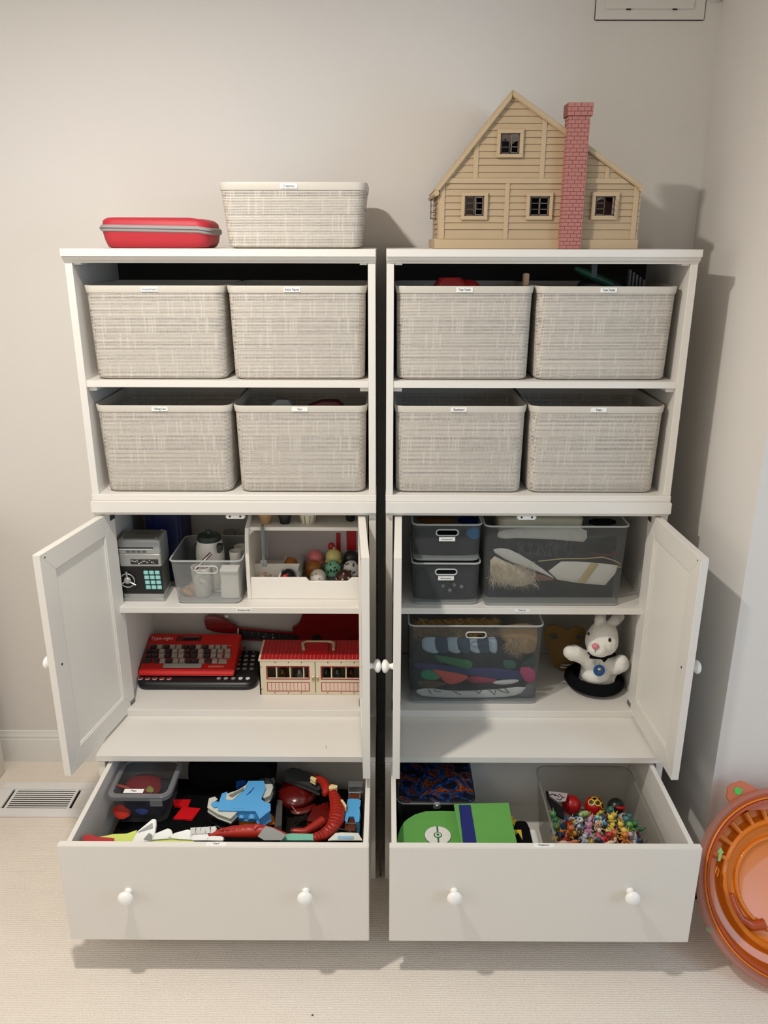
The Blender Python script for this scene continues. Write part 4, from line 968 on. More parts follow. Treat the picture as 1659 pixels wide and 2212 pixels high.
MB().prism([(yF-.006, zbm), (yF-.007, fz-.012), (yF, fz), (yB, bz2), (yB+.006, bz2-.006), (yB+.006, zbm)], 'x', FLp.x, FRp.x).build('case', TR, t, bevel=.003, smooth=30)
def onT(px, py, w=0): return on_plane(px, py, FLp+cN*w, cN)
du = (FRp-FLp).normalized(); dv = (BLp-FLp).normalized(); TM = Matrix((du, dv, cN)).transposed()
trot = TM.to_euler()
# raised front lip line and groove
a, b2 = onT(303, 1446), onT(500, 1448)
MB().tube([a+cN*.0002, b2+cN*.0002], .0012, 6).build('front_bead', TR, t, smooth=60)
a, b2 = onT(316, 1391.5), onT(502, 1394.5); MB().tube([a, b2], .0007, 5).build('pin_line', mat('pale_red', (210,130,120), .5), t)
def plate(mb, px0, py0, px1, py1, w0_, w1_):
    c = (onT(px0, py1)+onT(px1, py0))/2; hx_ = abs((onT(px1, py1)-onT(px0, py1)).dot(du))/2; hy_ = abs((onT(px0, py0)-onT(px0, py1)).dot(dv))/2
    return mb.cbox(c+cN*(w0_+w1_)/2, (hx_, hy_, (w1_-w0_)/2), TM)
plate(MB(), 381, 1374, 436, 1385, 0, .0008).build('screen_panel', mat('screen_panel', (104, 20, 20), .4), t)
plate(MB(), 396, 1377.5, 430, 1383, 0, .0016).build('screen', mat('screen_dark', (16,12,12), .2), t)
plate(MB(), 396, 1376.3, 430, 1377.4, 0, .0018).build('screen_edge', mat('pale_red', (210,130,120), .5), t)
q = onT(350, 1379, .0004); text('w', 'Type-right', .019, t, q, trot, mat('letter_cream', (236,214,204), .5, vary=0), width=(onT(374,1379)-onT(326,1379)).length)
for k in range(6): q = onT(455+10*(k % 3), 1379+6*(k//3), .0003); MB().cbox(q, (.0026,.0004,.0003), TM).build('vent_mark', mat('pale_red2', (170,60,54), .5), t)
KD = mat('key_dark', (46, 48, 46), .45); KG = mat('key_grey', (158, 157, 144), .45); KL = mat('key_light', (160, 160, 148), .45)
KDs, KGs = mat('key_dark_top', (58,60,57), .4), mat('key_grey_top', (146,145,134), .4)
def key(px, py, w, m, h=.0078):
    c = onT(px, py, .004); hw = w/2*1.24; s = .0068
    b = [c+du*(a*hw)+dv*(b_*s)-cN*.004 for a, b_ in ((-1,-1),(1,-1),(1,1),(-1,1))]; tt = [c+du*(a*(hw-.0016))+dv*(b_*(s-.0012)+.0004)+cN*.004 for a, b_ in ((-1,-1),(1,-1),(1,1),(-1,1))]
    return MB().add(b+tt, [(0,3,2,1),(4,5,6,7),(0,1,5,4),(1,2,6,5),(2,3,7,6),(3,0,4,7)]).build('key', m, t)
rowsK = [(1397, 331, 14.0, 'dgdggddgdggg', ), (1406.5, 322, 14.0, 'ddgdggddgdggl'), (1416.5, 321, 14.0, 'ddgdggddgdggl'), (1427.5, 337, 14.1, 'dgdggddgdg')]
letters = ['1234567890-=', ' QWERTYUIOP ', ' ASDFGHJKL; ', 'ZXCVBNM,./']
for ri, (py, px0, stp, pat) in enumerate(rowsK):
    for k, ch in enumerate(pat):
        if ch == 'l': 
            key(px0+stp*k+2, py, .0150, KG); continue
        kk = key(px0+stp*k, py+ .25*k/4, .0146, KD if ch == 'd' else KG)
key(318, 1427, .021, KD); key(481, 1428.5, .022, KG)
c = onT(394, 1439, 0); kk = MB(); A = onT(353, 1443.5); B = onT(436, 1436.5); 
plate(MB(), 353, 1435.5, 436, 1443.5, 0, .006).build('space_bar', KL, t, bevel=.0012)
plate(MB(), 450, 1438, 483, 1442, 0, .0008).build('maker_plate', mat('plate_pale_red', (226,120,104), .5), t)

# barn-shaped carry case
BC = mat('barn_cream', (216, 203, 176), .5, vary=.04, scale=25); BR = mat('barn_red', (172, 18, 24), .4, vary=.05); BRL = mat('barn_red_line', (150, 24, 34), .5); PK = mat('barn_pale_line', (214, 170, 160), .5)
BY = .085
bx0 = at(562, 1500, 'y', BY).x; bx1 = .3655
def bz3(py): return at(680, py, 'y', BY).z
def bx3(px, py=1460): return at(px, py, 'y', BY).x
bzt = bz3(1426); bzr = at(575, 1383, 'y', .19).z
t = thing('barn_carry_case', 'cream toy barn case with red roof, handle and stall windows', 'toy barn', ((bx0+bx1)/2, .14, z0))
# shell without the window openings: front made of strips
wz0, wz1 = bz3(1466), bz3(1441)
wl = [(bx3(577.5), bx3(666.5)), (bx3(695), bx3(790))]
m = MB(); yf, yb2 = BY, BY+.006
xs = [bx0, wl[0][0], wl[0][1], wl[1][0], wl[1][1], bx1]
m.box(bx0, bx1, yf, yb2, z0+.0005, wz0); m.box(bx0, bx1, yf, yb2, wz1, bzt)
for a, b2 in ((xs[0], xs[1]), (xs[2], xs[3]), (xs[4], xs[5])): m.box(a, b2, yf, yb2, wz0, wz1)
m.build('front_wall', BC, t)
m = MB(); m.prism([(BY, z0+.0005), (BY, bzt), (.19, bzr), (.195, z0+.0005)], 'x', bx0, bx0+.004); m.prism([(BY, z0+.0005), (BY, bzt), (.19, bzr), (.195, z0+.0005)], 'x', bx1-.004, bx1); m.box(bx0+.004, bx1-.004, .189, .194, z0+.0005, bzr-.002); m.box(bx0+.004, bx1-.004, yb2, .19, z0+.0005, z0+.005)
m.build('side_walls', BC, t)
slope = Vector((0, .19-BY, bzr-bzt)); sl = slope.normalized(); rn = Vector((0, -sl.z, sl.y))
def RP(x, v, w=0): return Vector((x, BY, bzt))+slope*v+rn*w
def rbox(mb, xa, xb, v0, v1, w0_, w1_):
    P = [RP(x, v, w) for w in (w0_, w1_) for x, v in ((xa, v0), (xb, v0), (xb, v1), (xa, v1))]
    return mb.add(P, [(0,3,2,1),(4,5,6,7),(0,1,5,4),(1,2,6,5),(2,3,7,6),(3,0,4,7)])
rbox(MB(), bx0, bx1, -.02, 1.0, -.003, .001).build('roof_base', BC, t)
n = 28; 
for k in range(n):
    a = bx0+.006+(bx1-bx0-.010)*k/n; b2 = bx0+.006+(bx1-bx0-.010)*(k+1)/n-.0009
    rbox(MB(), a, b2, .01, .985, .001, .0024).build('roof_panel', BR, t)
rbox(MB(), bx0+.006, bx1-.004, .01, .985, .0009, .0015).build('roof_seams', PK, t)
# handle
hc0, hc1 = .21, .0
def hpt(px, py): return on_plane(px, py, RP(0, 0, .006), rn)
hp = [hpt(656, 1403), hpt(654, 1390), hpt(662, 1386.5), hpt(714, 1386.5), hpt(722, 1390), hpt(720, 1403)]
MB().tube(smooth_poly(hp, 0), .0048, 8).build('handle', mat('handle_cream', (190,172,138), .5), t, smooth=50)
m = MB(); P = [hpt(661, 1388.5), hpt(708, 1388.5), hpt(710, 1410), hpt(659, 1410)]; m.add([p+rn*.003 for p in P]+[p-rn*.006 for p in P], [(0,1,2,3),(7,6,5,4)]+[(i,i+4,(i+1)%4+4,(i+1)%4) for i in range(4)]); m.build('handle_plate', BR, t, bevel=.0015)
for (wa, wb), (la, lb_) in zip(wl, ((576, 667), (694, 790))):
    m = MB(); e = .0030
    for b in ((wa-e, wb+e, wz0-e, wz0), (wa-e, wb+e, wz1, wz1+e), (wa-e, wa, wz0, wz1), (wb, wb+e, wz0, wz1)): m.box(b[0], b[1], BY-.0006, BY, b[2], b[3])
    m.build('window_border', BRL, t)
    m = MB(); pz0, pz1 = bz3(1492), bz3(1475); e = .0022
    for b in ((wa-e, wb+e, pz0-e, pz0), (wa-e, wb+e, pz1, pz1+e), (wa-e, wa, pz0, pz1), (wb, wb+e, pz0, pz1)): m.box(b[0], b[1], BY-.0006, BY, b[2], b[3])
    m.build('panel_border', BRL, t)
    for k in range(1, 11):
        x = wa+(wb-wa)*k/11; MB().box(x-.0005, x+.0005, BY-.0005, BY, pz0, pz1).build('panel_line', BRL if k > 5 else mat('panel_line_grey', (110,84,66), .6), t)
    MB().box(wa-.001, wb+.001, BY-.0005, BY, pz0, pz1).build('panel_face', mat('barn_panel_pink', (226,196,176), .5), t)
    for k in range(3): 
        x = wa+(wb-wa)*(.22+.33*k); MB().box(x-.0016, x+.0016, BY+.004, .18, z0+.006, wz1-.003).build('stall_wall', BC, t)
m = MB(); x = bx3(681); m.box(x-.0008, x+.0008, BY-.0006, BY+.001, z0+.008, bzt-.006); m.build('door_gap', GAPM, t)
for s in (-1, 1):
    x2 = x+s*.0068; m = MB(); m.cbox((x2, BY-.0012, bz3(1466)), (.0042, .0014, .0085)); l = m.build('latch', mat('brass_worn', (196,178,128), .35, metal=.4), t, bevel=.0012)
    MB().lathe([(.0022, 0), (.0022, .0014), (.0005, .0016)], (x2, BY-.0026, bz3(1466)), 10, Mx).build('stud', METAL, l)
for px in (594, 623, 651, 708, 737, 765):
    for py in (1431, 1496.5): MB().lathe([(.0014, 0), (.0014, .0012)], (bx3(px, py), BY, bz3(py)), 8, Mx).build('nail_head', BLACK, t)
for py in (1440, 1488): MB().tube([(bx0+.001, BY-.0012, bz3(py)), (bx0+.004, BY-.0022, bz3(py)-.001), (bx0+.008, BY-.001, bz3(py)-.001)], .001, 5).build('wire_hinge', BLACK, t)
# horses in the stalls
for px, mm, lab in ((608, mat('horse_bay', (110,70,30), .5), 'small brown toy horse behind the left barn window'), (645, mat('horse_grey', (140,140,146), .5), 'small grey and black toy horse behind the left barn window'),
                    (703, mat('horse_dark', (60,62,54), .5), 'dark toy horse at the left of the right barn window'), (727, mat('horse_slate', (84,90,90), .5), 'grey toy horse behind the right barn window'), (757, mat('horse_chestnut', (90,30,22), .5), 'dark chestnut toy horse at the far right barn window')):
    x = bx3(px); y = .125; zb_ = z0+.0055; t2 = thing('toy_horse', lab, 'toy horse', (x, y, zb_), group='toy horses in the barn')
    m = MB(); zc = wz0+.006
    m.tube([(x, y+.026, zc-.012), (x, y, zc-.012), (x, y-.012, zc-.010)], [.009, .0085, .009], 8); m.tube([(x, y-.010, zc-.008), (x, y-.018, zc+.004), (x, y-.020, zc+.008)], [.006, .005, .0045], 8); m.tube([(x, y-.017, zc+.009), (x, y-.026, zc+.002)], [.0045, .003], 8)
    m.build('horse_body', mm, t2, smooth=60)
    for sx in (-.005, .005):
        for yy in (y-.010, y+.022): MB().tube([(x+sx, yy, zc-.016), (x+sx, yy, zb_)], [.003, .0022], 6).build('leg', mm, t2, smooth=60)
    MB().tube([(x, y-.012, zc+.010), (x, y-.006, zc+.0), (x, y-.002, zc-.006)], [.002, .003, .002], 6).build('mane', BLACK, t2, smooth=60)
# red toy guitar along the back
GR = mat('guitar_red', (120, 12, 14), .22, coat=.4)
GY = .318
t = thing('toy_guitar', 'dark red toy electric guitar standing behind the barn case', 'guitar', (.22, GY, z0))
def gp(*pts, s=5.53, ox=530, oy=1310): return [at(ox+x/s, oy+y/s, 'y', GY) for x, y in pts]
def plate3(pts, th, m, name, y=0, k=1, bev=.003):
    pts = smooth_poly(pts, k) if k else pts; mb = MB(); mb.prism([(p.x, p.z) for p in pts], 'y', GY+y, GY+y+th); return mb.build(name, m, t, bevel=bev, smooth=40)
body = [at(x, y, 'y', GY) for x, y in ((655,1322),(648,1343),(640,1353),(628,1358),(638,1372),(650,1392),(640,1420),(650,1450),(700,1478),(790,1478),(800,1400),(800,1322),(740,1312))]
for p in body: p.x = min(p.x, .362); p.z = min(max(p.z, z0+.004), ZCS-.024)
plate3(body, .022, GR, 'guitar_body')
plate3([at(x, y, 'y', GY) for x, y in ((442,1331),(440,1345),(447,1366),(513,1371),(515,1357),(497,1346),(470,1332))], .011, GR, 'headstock', y=.004, k=1, bev=.002)
nk = [at(x, y, 'y', GY) for x, y in ((513,1358),(650,1370),(660,1390),(513,1384))]
plate3(nk, .012, GR, 'neck', y=.004, k=0, bev=.001)
plate3([at(x, y, 'y', GY) for x, y in ((515,1361),(645,1373),(650,1384),(515,1379))], .004, BK2, 'fretboard', y=-.001, k=0, bev=.0006)
plate3([at(x, y, 'y', GY) for x, y in ((513,1358),(515.5,1358),(516,1372),(513.5,1372))], .006, WHP, 'nut', y=-.003, k=0, bev=.0004)
for k in range(7):
    a = at(529+15*k, 1362+1.3*k, 'y', GY-.001); MB().box(a.x-.0005, a.x+.0005, GY-.0022, GY-.001, a.z-.016, a.z+.0).build('fret', METAL, t)
for px, py in ((570,1375.5),(590,1377.5)): a = at(px, py, 'y', GY-.001); MB().lathe([(.002,0),(.002,.0008)], (a.x, GY-.001, a.z), 10, Mx).build('fret_dot', WHP, t)
a = at(489, 1333, 'y', GY); pg = MB().ell((a.x, GY+.006, min(a.z, ZCS-.03)), (.008,.005,.006)).build('tuning_peg', WHP, t, smooth=60)
for px, py in ((460,1346),(485,1353),(461,1364)): a = at(px, py, 'y', GY); MB().tube([(a.x-.003,GY+.003,a.z-.002),(a.x+.003,GY-.001,a.z+.003)], .0009, 5).build('string_post', METAL, t)
a = at(684, 1377, 'y', GY); MB().lathe([(.015,0),(.015,.002),(.001,.003)], (a.x, GY, a.z-.004), 18, Mx).build('pickup', BK2, t, smooth=40)
a = at(757, 1381, 'y', GY); MB().lathe([(.007,0),(.006,.006),(.001,.007)], (a.x, GY, a.z-.004), 14, Mx).build('volume_knob', BK2, t, smooth=40)
# ================================================================ right cabinet
zs_ = ZCS
LIM = None
def px5(pts, s, ox, oy): return [(ox+x/s, oy+y/s) for x, y in pts]
def cloth(name, label, pix, y, m, bulge=.012, cat='cloth', group=None, k=1, back=.25, n=(0,-1,0), parent=None, zmin=None, part=None, plane=None, lim=None):
    P = [on_plane(a, b, plane or (0, y, 0), n) for a, b in pix]
    if zmin is not None:
        for p in P: p.z = max(p.z, zmin)
    c = sum(P, Vector())/len(P); zb_ = min(p.z for p in P)
    mb = pillow(MB(), P, n, bulge, k=k, back=back)
    lim = lim or LIM
    if lim: mb.v = [(min(max(x, lim[0]), lim[1]), max(y_, lim[2]), max(z_, lim[3])) for x, y_, z_ in mb.v]
    if parent is not None: return mb.build(part or name, m, parent, smooth=60)
    o = mb.build(name, m, None, (c.x, c.y, zb_), smooth=60)
    return tag(o, label, cat, group)
def soft(name, rgb, rough=.95, sc=60, bump=.5): return mat(name, rgb, rough, spec=.1, vary=.12, scale=sc, bump=bump, bscale=300)
WCL, BCL, DCL = soft('white_cloth', (226,222,212)), soft('black_cloth', (16,16,18)), soft('charcoal_cloth', (38,40,42))
CFUR, BFUR, TFUR = soft('cream_fur', (232,216,190)), soft('brown_fur', (112,84,48)), soft('tan_fur', (176,142,100))
bin_box('lower of two stacked frosted bins, labelled Face Accessories', .5845, .034, zs_+.0003, .189, .183, .1325, .27, slot=(.0, .104, .0285, .0072), words='Face Accessories', lw=.037, m=FROST_D)
bin_box('upper of two stacked frosted bins, labelled Accessories', .5845, .034, zs_+.1340, .189, .183, .114, .27, slot=(0, .088, .029, .0075), words='Accessories', lw=.037, m=FROST_D)
bin_box('wide frosted bin with white cloth and cream fur, upper shelf', .8865, .028, zs_+.0003, .394, .382, .2455, .28, m=FROST_D)
bin_box('wide frosted bin of dress-up clothes on the cabinet floor', .6755, .030, ZCB1+.0003, .384, .376, .263, .28, slot=(.0, .232, .0275, .0078), m=FROST_D)
S1 = (7.213, 870, 1100)
zf = zs_+.0085
cloth('dress_up_cloth', 'dark crumpled costume piece in the lower stacked bin', [(880,1226),(960,1224),(1045,1226),(1045,1310),(880,1310)], .095, DCL, .05, cat='costume', k=1, lim=(.496,.673,.060,zf))
for i, (px, py) in enumerate(((957,1266),(981,1264),(997,1268),(972,1276))):
    c = at(px, py, 'y', .048); tag(MB().ell((c.x,.050,c.z), (.006,.004,.006), 12, 8).build('costume_bead', mat('grey_bead', (140,140,134), .4), None, (c.x,.050,c.z-.006), smooth=60), 'small grey bead on the dark cloth in the lower bin, '+('first from left','topmost','rightmost','lowest')[i], 'bead', 'grey beads in the lower stacked bin')
zu = zs_+.134+.0085
cloth('dress_up_cloth', 'black crumpled costume piece in the upper stacked bin', [(880,1142),(950,1138),(1045,1146),(1045,1214),(880,1214)], .095, BCL, .05, cat='costume', k=1, lim=(.496,.673,.066,zu))
cloth('dress_up_cloth', 'blue cloth at the top right of the upper stacked bin', px5([(970,350),(1060,280),(1190,280),(1190,470),(1030,460)], *S1), .058, soft('blue_cloth', (44,120,176)), .010, cat='costume')
cloth('dress_up_cloth', 'dark brown costume fur at the top of the upper stacked bin', px5([(180,130),(330,110),(700,110),(860,170),(700,235),(300,230)], *S1), .10, soft('dark_brown_fur', (70,42,20)), .014, cat='costume', k=2)
cloth('dress_up_cloth', 'navy cloth at the top right corner of the upper stacked bin', px5([(850,110),(1160,110),(1190,235),(880,235)], *S1), .12, soft('navy_cloth', (16,24,62)), .012, cat='costume')
# wide upper bin
S2 = (4.88, 1040, 1100)
LIM = (.700, 1.073, .040, zf)
cloth('dress_up_cloth', 'dark cloth filling the bottom of the wide upper bin', px5([(0,450),(700,400),(1600,430),(1600,1080),(0,1080)], *S2), .10, DCL, .06, cat='costume', k=1, lim=(.702,1.070,.078,zf))
cloth('dress_up_cloth', 'black shaggy cloth under the white cloth in the wide upper bin', px5([(0,300),(600,310),(1150,320),(1560,260),(1600,320),(1560,540),(700,560),(300,540),(0,500)], *S2), .105, BCL, .05, cat='costume', k=1, lim=(.702,1.070,.079,zs_+.15))
w1 = cloth('folded_white_cloth', 'white folded cloth at the top of the wide upper bin', px5([(160,275),(190,225),(420,195),(780,185),(1112,190),(1112,345),(980,335),(700,312),(300,300),(195,310)], *S2), .062, WCL, .012, cat='cloth', k=1)
m = MB(); P = [at(*q, 'y', .075) for q in px5([(190,100),(1100,100)], *S2)]; z = P[0].z
tag(MB().loft([rr((P[0].x+P[1].x)/2, .19, z-.06, (P[1].x-P[0].x)/2-.006, .10, .02), rr((P[0].x+P[1].x)/2, .19, z-.008, (P[1].x-P[0].x)/2, .105, .02), rr((P[0].x+P[1].x)/2, .19, z-.002, (P[1].x-P[0].x)/2-.006, .10, .02)]).build('folded_cream_cloth', soft('cream_cloth', (190,184,160)), None, ((P[0].x+P[1].x)/2, .19, z-.06), smooth=50), 'cream folded cloth seen over the rim of the wide upper bin', 'cloth')
cloth('dress_up_cloth', 'black cloth at the right over the rim of the wide upper bin', px5([(1130,95),(1430,100),(1420,165),(1130,170)], *S2), .13, BCL, .02, cat='costume')
b_ = cloth('paper_boat_hat', 'white folded card hat with a gold band in the wide upper bin', px5([(705,652),(840,548),(1000,548),(1280,572),(1440,592),(1408,680),(1302,802),(1000,776),(800,742)], *S2), .056, mat('white_card', (238,234,226), .5), .006, cat='hat', k=0)
cloth('', None, px5([(1160,563),(1236,572),(1084,782),(1008,776)], *S2), .049, mat('gold_ribbon', (206,184,132), .5), .0015, parent=b_, part='gold_band', k=0)
cloth('white_feather_shape', 'long white curved cloth strip at the left of the wide upper bin', px5([(98,432),(200,405),(330,432),(600,592),(790,742),(700,700),(450,602),(280,548)], *S2), .052, WCL, .005, cat='cloth', k=1)
fb = cloth('cream_fur_piece', 'cream shaggy fur piece at the lower left of the wide upper bin', px5([(92,470),(280,560),(480,620),(560,700),(590,765),(400,825),(250,785),(92,745)], *S2), .062, CFUR, .014, cat='fur', k=1)
rnd = random.Random(5); pts = []; 
for k in range(260): pts.append(at(*px5([(rnd.uniform(100,560), rnd.uniform(560,780))], *S2)[0], 'y', .052))
tag(fur(MB(), pts, [Vector((0,-.4,-.5))]*len(pts), .022, 900, .0006, .6, 6).build('fur_strands', CFUR, fb), kind='stuff')
cloth('dress_up_cloth', 'brown suede scrap between the fur and the card hat', px5([(520,668),(640,690),(800,742),(640,760),(560,748)], *S2), .055, soft('brown_suede', (140,96,78)), .005, cat='cloth')
cloth('dress_up_cloth', 'maroon scrap at the right of the wide upper bin', px5([(1130,455),(1250,470),(1440,470),(1490,430),(1440,500),(1180,500)], *S2), .060, soft('maroon_cloth', (92,34,50)), .006, cat='cloth')
m = MB(); P = [at(*q, 'y', .050) for q in px5([(600,548),(850,522),(1100,520),(1280,505),(1400,540),(1462,575),(1468,612),(1420,610)], *S2)]; tag(m.tube(P, .0017, 6).build('gold_cord', mat('gold_ribbon', (206,184,132), .5), None, P[0], smooth=60), 'thin gold cord along the top of the card hat', 'cord')
rnd = random.Random(9); pts = [at(*px5([(rnd.uniform(380,950), rnd.uniform(330,460))], *S2)[0], 'y', .066) for k in range(120)]
P0 = pts[0]; q = thing('black_curly_wig', 'grey-black curly hair piece under the white folded cloth', 'wig', (P0.x, .07, P0.z)); m = MB()
for p in pts:
    a = rnd.uniform(-.8, .8); m.tube([p, p+Vector((.003,-.002,-.004)), p+Vector((-.002,-.003,-.009)), p+Vector((.003,-.001,-.013))], .0005, 4)
tag(m.build('curls', mat('curl_grey', (96,98,98), .6), q), kind='stuff')
# lower bin contents
S3 = (5.184, 870, 1320); zf = ZCB1+.0085
LIM = (.491, .860, .042, zf)
cloth('dress_up_cloth', 'dark blue-black costume heap filling the lower bin', px5([(0,250),(700,230),(1100,240),(1640,300),(1640,1060),(0,1060)], *S3), .115, soft('ink_cloth', (24,28,34)), .06, cat='costume', k=1, lim=(.494,.857,.090,zf))
fb = cloth('brown_fur_piece', 'brown shaggy fur piece over the top of the lower bin', px5([(110,110),(600,80),(1050,90),(1060,260),(700,300),(400,300),(110,280)], *S3), .085, BFUR, .02, cat='fur', k=2)
rnd = random.Random(15); pts = [at(*px5([(rnd.uniform(110,1050), rnd.uniform(90,270))], *S3)[0], 'y', .070) for k in range(300)]
tag(fur(MB(), pts, [Vector((.6,-.35,0))]*len(pts), .026, 1500, .0006, .4, 7).build('fur_strands', soft('light_brown_fur', (150,118,72)), fb), kind='stuff')
fb = cloth('tan_fur_tail', 'tan bushy fur tail at the right of the lower bin', px5([(1050,170),(1480,120),(1540,300),(1480,480),(1300,470),(1180,380),(1080,280)], *S3), .075, TFUR, .014, cat='fur', k=2)
c0 = at(*px5([(1250,400)], *S3)[0], 'y', .055); rnd = random.Random(25); pts = [c0+Vector((rnd.uniform(-.02,.03), 0, rnd.uniform(-.01,.03))) for k in range(80)]
tag(fur(MB(), pts, [Vector((.2,-.5,-.4))]*80, .028, 450, .0006, .5, 8).build('fur_strands', soft('pale_fur', (206,180,140)), fb), kind='stuff')
sw, sn = soft('pale_blue_cloth', (186,206,220)), soft('slate_cloth', (58,76,98))
for i, (x0, x1, mm, lab) in enumerate(((225,400,sw,'pale blue rolled sock, leftmost in the lower bin'),(360,492,sn,'slate blue rolled sock between two pale ones, left'),(490,640,sw,'pale blue rolled sock in the middle of the lower bin'),(612,742,sn,'slate blue rolled sock in the middle of the lower bin'),(738,862,sw,'pale blue rolled sock right of the middle in the lower bin'),(835,955,sn,'slate blue rolled sock, right end of the sock row'),(950,1040,sw,'pale blurred rolled sock at the right end of the row'))):
    cloth('rolled_sock', lab, px5([(x0-8,300),((x0+x1)/2,285),(x1+8,300),(x1+22,400),(x1+12,468),((x0+x1)/2+20,476),(x0+10,440),(x0-15,380)], *S3), .058-(.003 if mm is sn else 0), mm, .008, cat='sock', group='rolled socks in the lower bin')
def grow(pts, s=1.14):
    cx_ = sum(p[0] for p in pts)/len(pts); cy_ = sum(p[1] for p in pts)/len(pts); return [(cx_+(x-cx_)*s, cy_+(y-cy_)*s) for x, y in pts]
def c3(lab, pts, y, rgb, nm, b=.007, cat='costume', k=1): return cloth('dress_up_cloth', lab, px5(grow(pts), *S3), y, soft(nm, rgb), b, cat=cat, k=k, zmin=zf)
c3('green shiny cloth scrap in the middle of the lower bin', [(400,500),(580,530),(770,560),(735,655),(620,620),(430,560)], .056, (52,126,76), 'green_satin')
c3('teal green scrap at the upper left of the lower bin', [(350,480),(520,530),(540,560),(400,580)], .058, (40,96,84), 'teal_scrap', .005)
c3('teal green ball-like scrap at the right of the lower bin', [(1120,560),(1200,545),(1270,580),(1250,640),(1150,640)], .060, (52,104,88), 'teal_scrap2', .008)
c3('dark green scrap at the far right of the lower bin', [(1330,600),(1450,510),(1510,520),(1500,640),(1340,640)], .064, (36,66,54), 'dark_green_scrap')
c3('navy blue cloth band across the lower bin', [(190,590),(400,600),(740,640),(1000,640),(1300,680),(1290,765),(1050,760),(740,700),(250,660)], .058, (48,52,110), 'navy_band', .008)
c3('bright green cloth at the lower left of the lower bin', [(215,670),(330,665),(405,700),(400,765),(220,760)], .055, (30,150,100), 'bright_green')
c3('coral red cloth at the lower left of the lower bin', [(330,655),(560,690),(735,730),(620,800),(500,815),(410,720)], .052, (218,92,78), 'coral_cloth')
c3('crimson cloth in the middle of the lower bin', [(740,730),(900,740),(1060,775),(980,800),(740,800)], .054, (160,44,70), 'crimson_cloth')
c3('magenta cloth at the right of the lower bin', [(1295,640),(1450,635),(1505,750),(1395,815)], .050, (190,66,118), 'magenta_cloth')
c3('leopard-brown cloth at the lower left corner of the lower bin', [(190,775),(480,800),(560,830),(430,870),(200,850)], .056, (96,76,50), 'leopard_cloth')
c3('black cloth strip across the bottom of the lower bin', [(300,840),(700,800),(1050,810),(1330,800),(1330,860),(900,880),(500,900)], .053, (24,24,28), 'black_strip')
wb_ = c3('white cloth with black drawn points at the bottom of the lower bin', [(200,890),(330,865),(560,890),(900,885),(1330,840),(1250,930),(1050,962),(300,962)], .050, (226,226,222), 'white_print')
for a in (((285,880),(320,925)), ((345,880),(390,905),(430,905)), ((560,895),(650,938)), ((825,890),(850,925),(880,885)), ((970,885),(1030,938),(1040,880)), ((1050,870),(1120,905),(1195,915),(1140,862))):
    P = [at(*q, 'y', .0425) for q in px5(a, *S3)]; MB().tube(P, .0011, 5).build('drawn_line', BLACK, wb_)
c3('white cloth point at the right of the bottom cloth', [(1000,800),(1080,775),(1290,765),(1270,800),(1100,825)], .052, (220,220,214), 'white_print2')
c3('grey glittery cloth at the lower right of the lower bin', [(1290,880),(1420,800),(1480,800),(1480,950),(1300,955)], .055, (110,112,116), 'glitter_cloth')
LIM = None
# brown paper mask behind the rabbit
S4 = (7.9, 1160, 1320)
MK = mat('mask_brown', (124, 92, 42), .75, vary=.06, scale=12)
yM = .208; nM = (0, -1, .05)
o = thing('paper_mask', 'flat brown mask with eye holes leaning behind the rabbit puppet', 'mask', (1.0, yM, ZCB1))
out = px5([(118,420),(128,330),(180,260),(270,235),(370,248),(450,290),(512,322),(580,290),(660,266),(760,272),(820,310),(835,400),(810,480),(740,560),(690,640),(690,800),(668,930),(600,1010),(500,1040),(400,1020),(300,950),(235,850),(205,720),(170,620),(130,530)], *S4)
P = [on_plane(a, b, (0, yM, 0), nM) for a, b in out]; c = sum(P, Vector())/len(P); n_ = Vector(nM).normalized()
for p in P: p.z = max(p.z, ZCB1+.001)
rg = [[c+(p-c)*s+n_*(.010*(1-s*s)) for p in P] for s in (.02, .35, .6, .8, .93, 1)]
m = MB(); m.loft(rg, True, False); m.loft([[q-n_*.003 for q in r] for r in rg], True, False); k = len(P)
m.loft([rg[-1], [q-n_*.003 for q in rg[-1]]], False, False); m.build('mask_face', MK, o, smooth=50)
for (px, py, rx, ry, mm) in ((290,435,88,52,'l'), (712,440,70,48,'r')):
    q = on_plane(*px5([(px,py)], *S4)[0], (0, yM-.010, 0), nM); MB().lathe([(1,0),(1,.0012),(.88,.0016),(.86,.0008),(.0005,.0008)], (0,0,0), 24, Matrix.Diagonal((rx/7.9/835, ry/7.9/835, 1))).v
    t_ = MB(); M = n_.to_track_quat('Z', 'Y').to_matrix() @ Matrix.Diagonal((rx/7.9/820, ry/7.9/820, 1)); t_.lathe([(1.06,0),(1.06,.0016),(.98,.0020),(.94,.0012),(.0005,.0012)], q, 24, M); t_.build('eye_hole_rim', mat('mask_edge', (150,128,100), .7), o, smooth=30)
    t_ = MB(); t_.lathe([(.92,.001),(.92,.0022),(.0005,.0022)], q, 24, M); t_.build('eye_hole', mat('eye_hole_grey', (62,66,70), .8), o)
q0 = px5([(398,970),(425,918),(640,918),(650,985)], *S4); m = MB(); slab_px(m, q0, (0, yM-.012, 0), nM, .003); m.build('mouth', WHP, o)
m = MB(); slab_px(m, px5([(415,932),(628,938),(626,956),(415,948)], *S4), (0, yM-.0126, 0), nM, .001); m.build('mouth_line', BLACK, o)
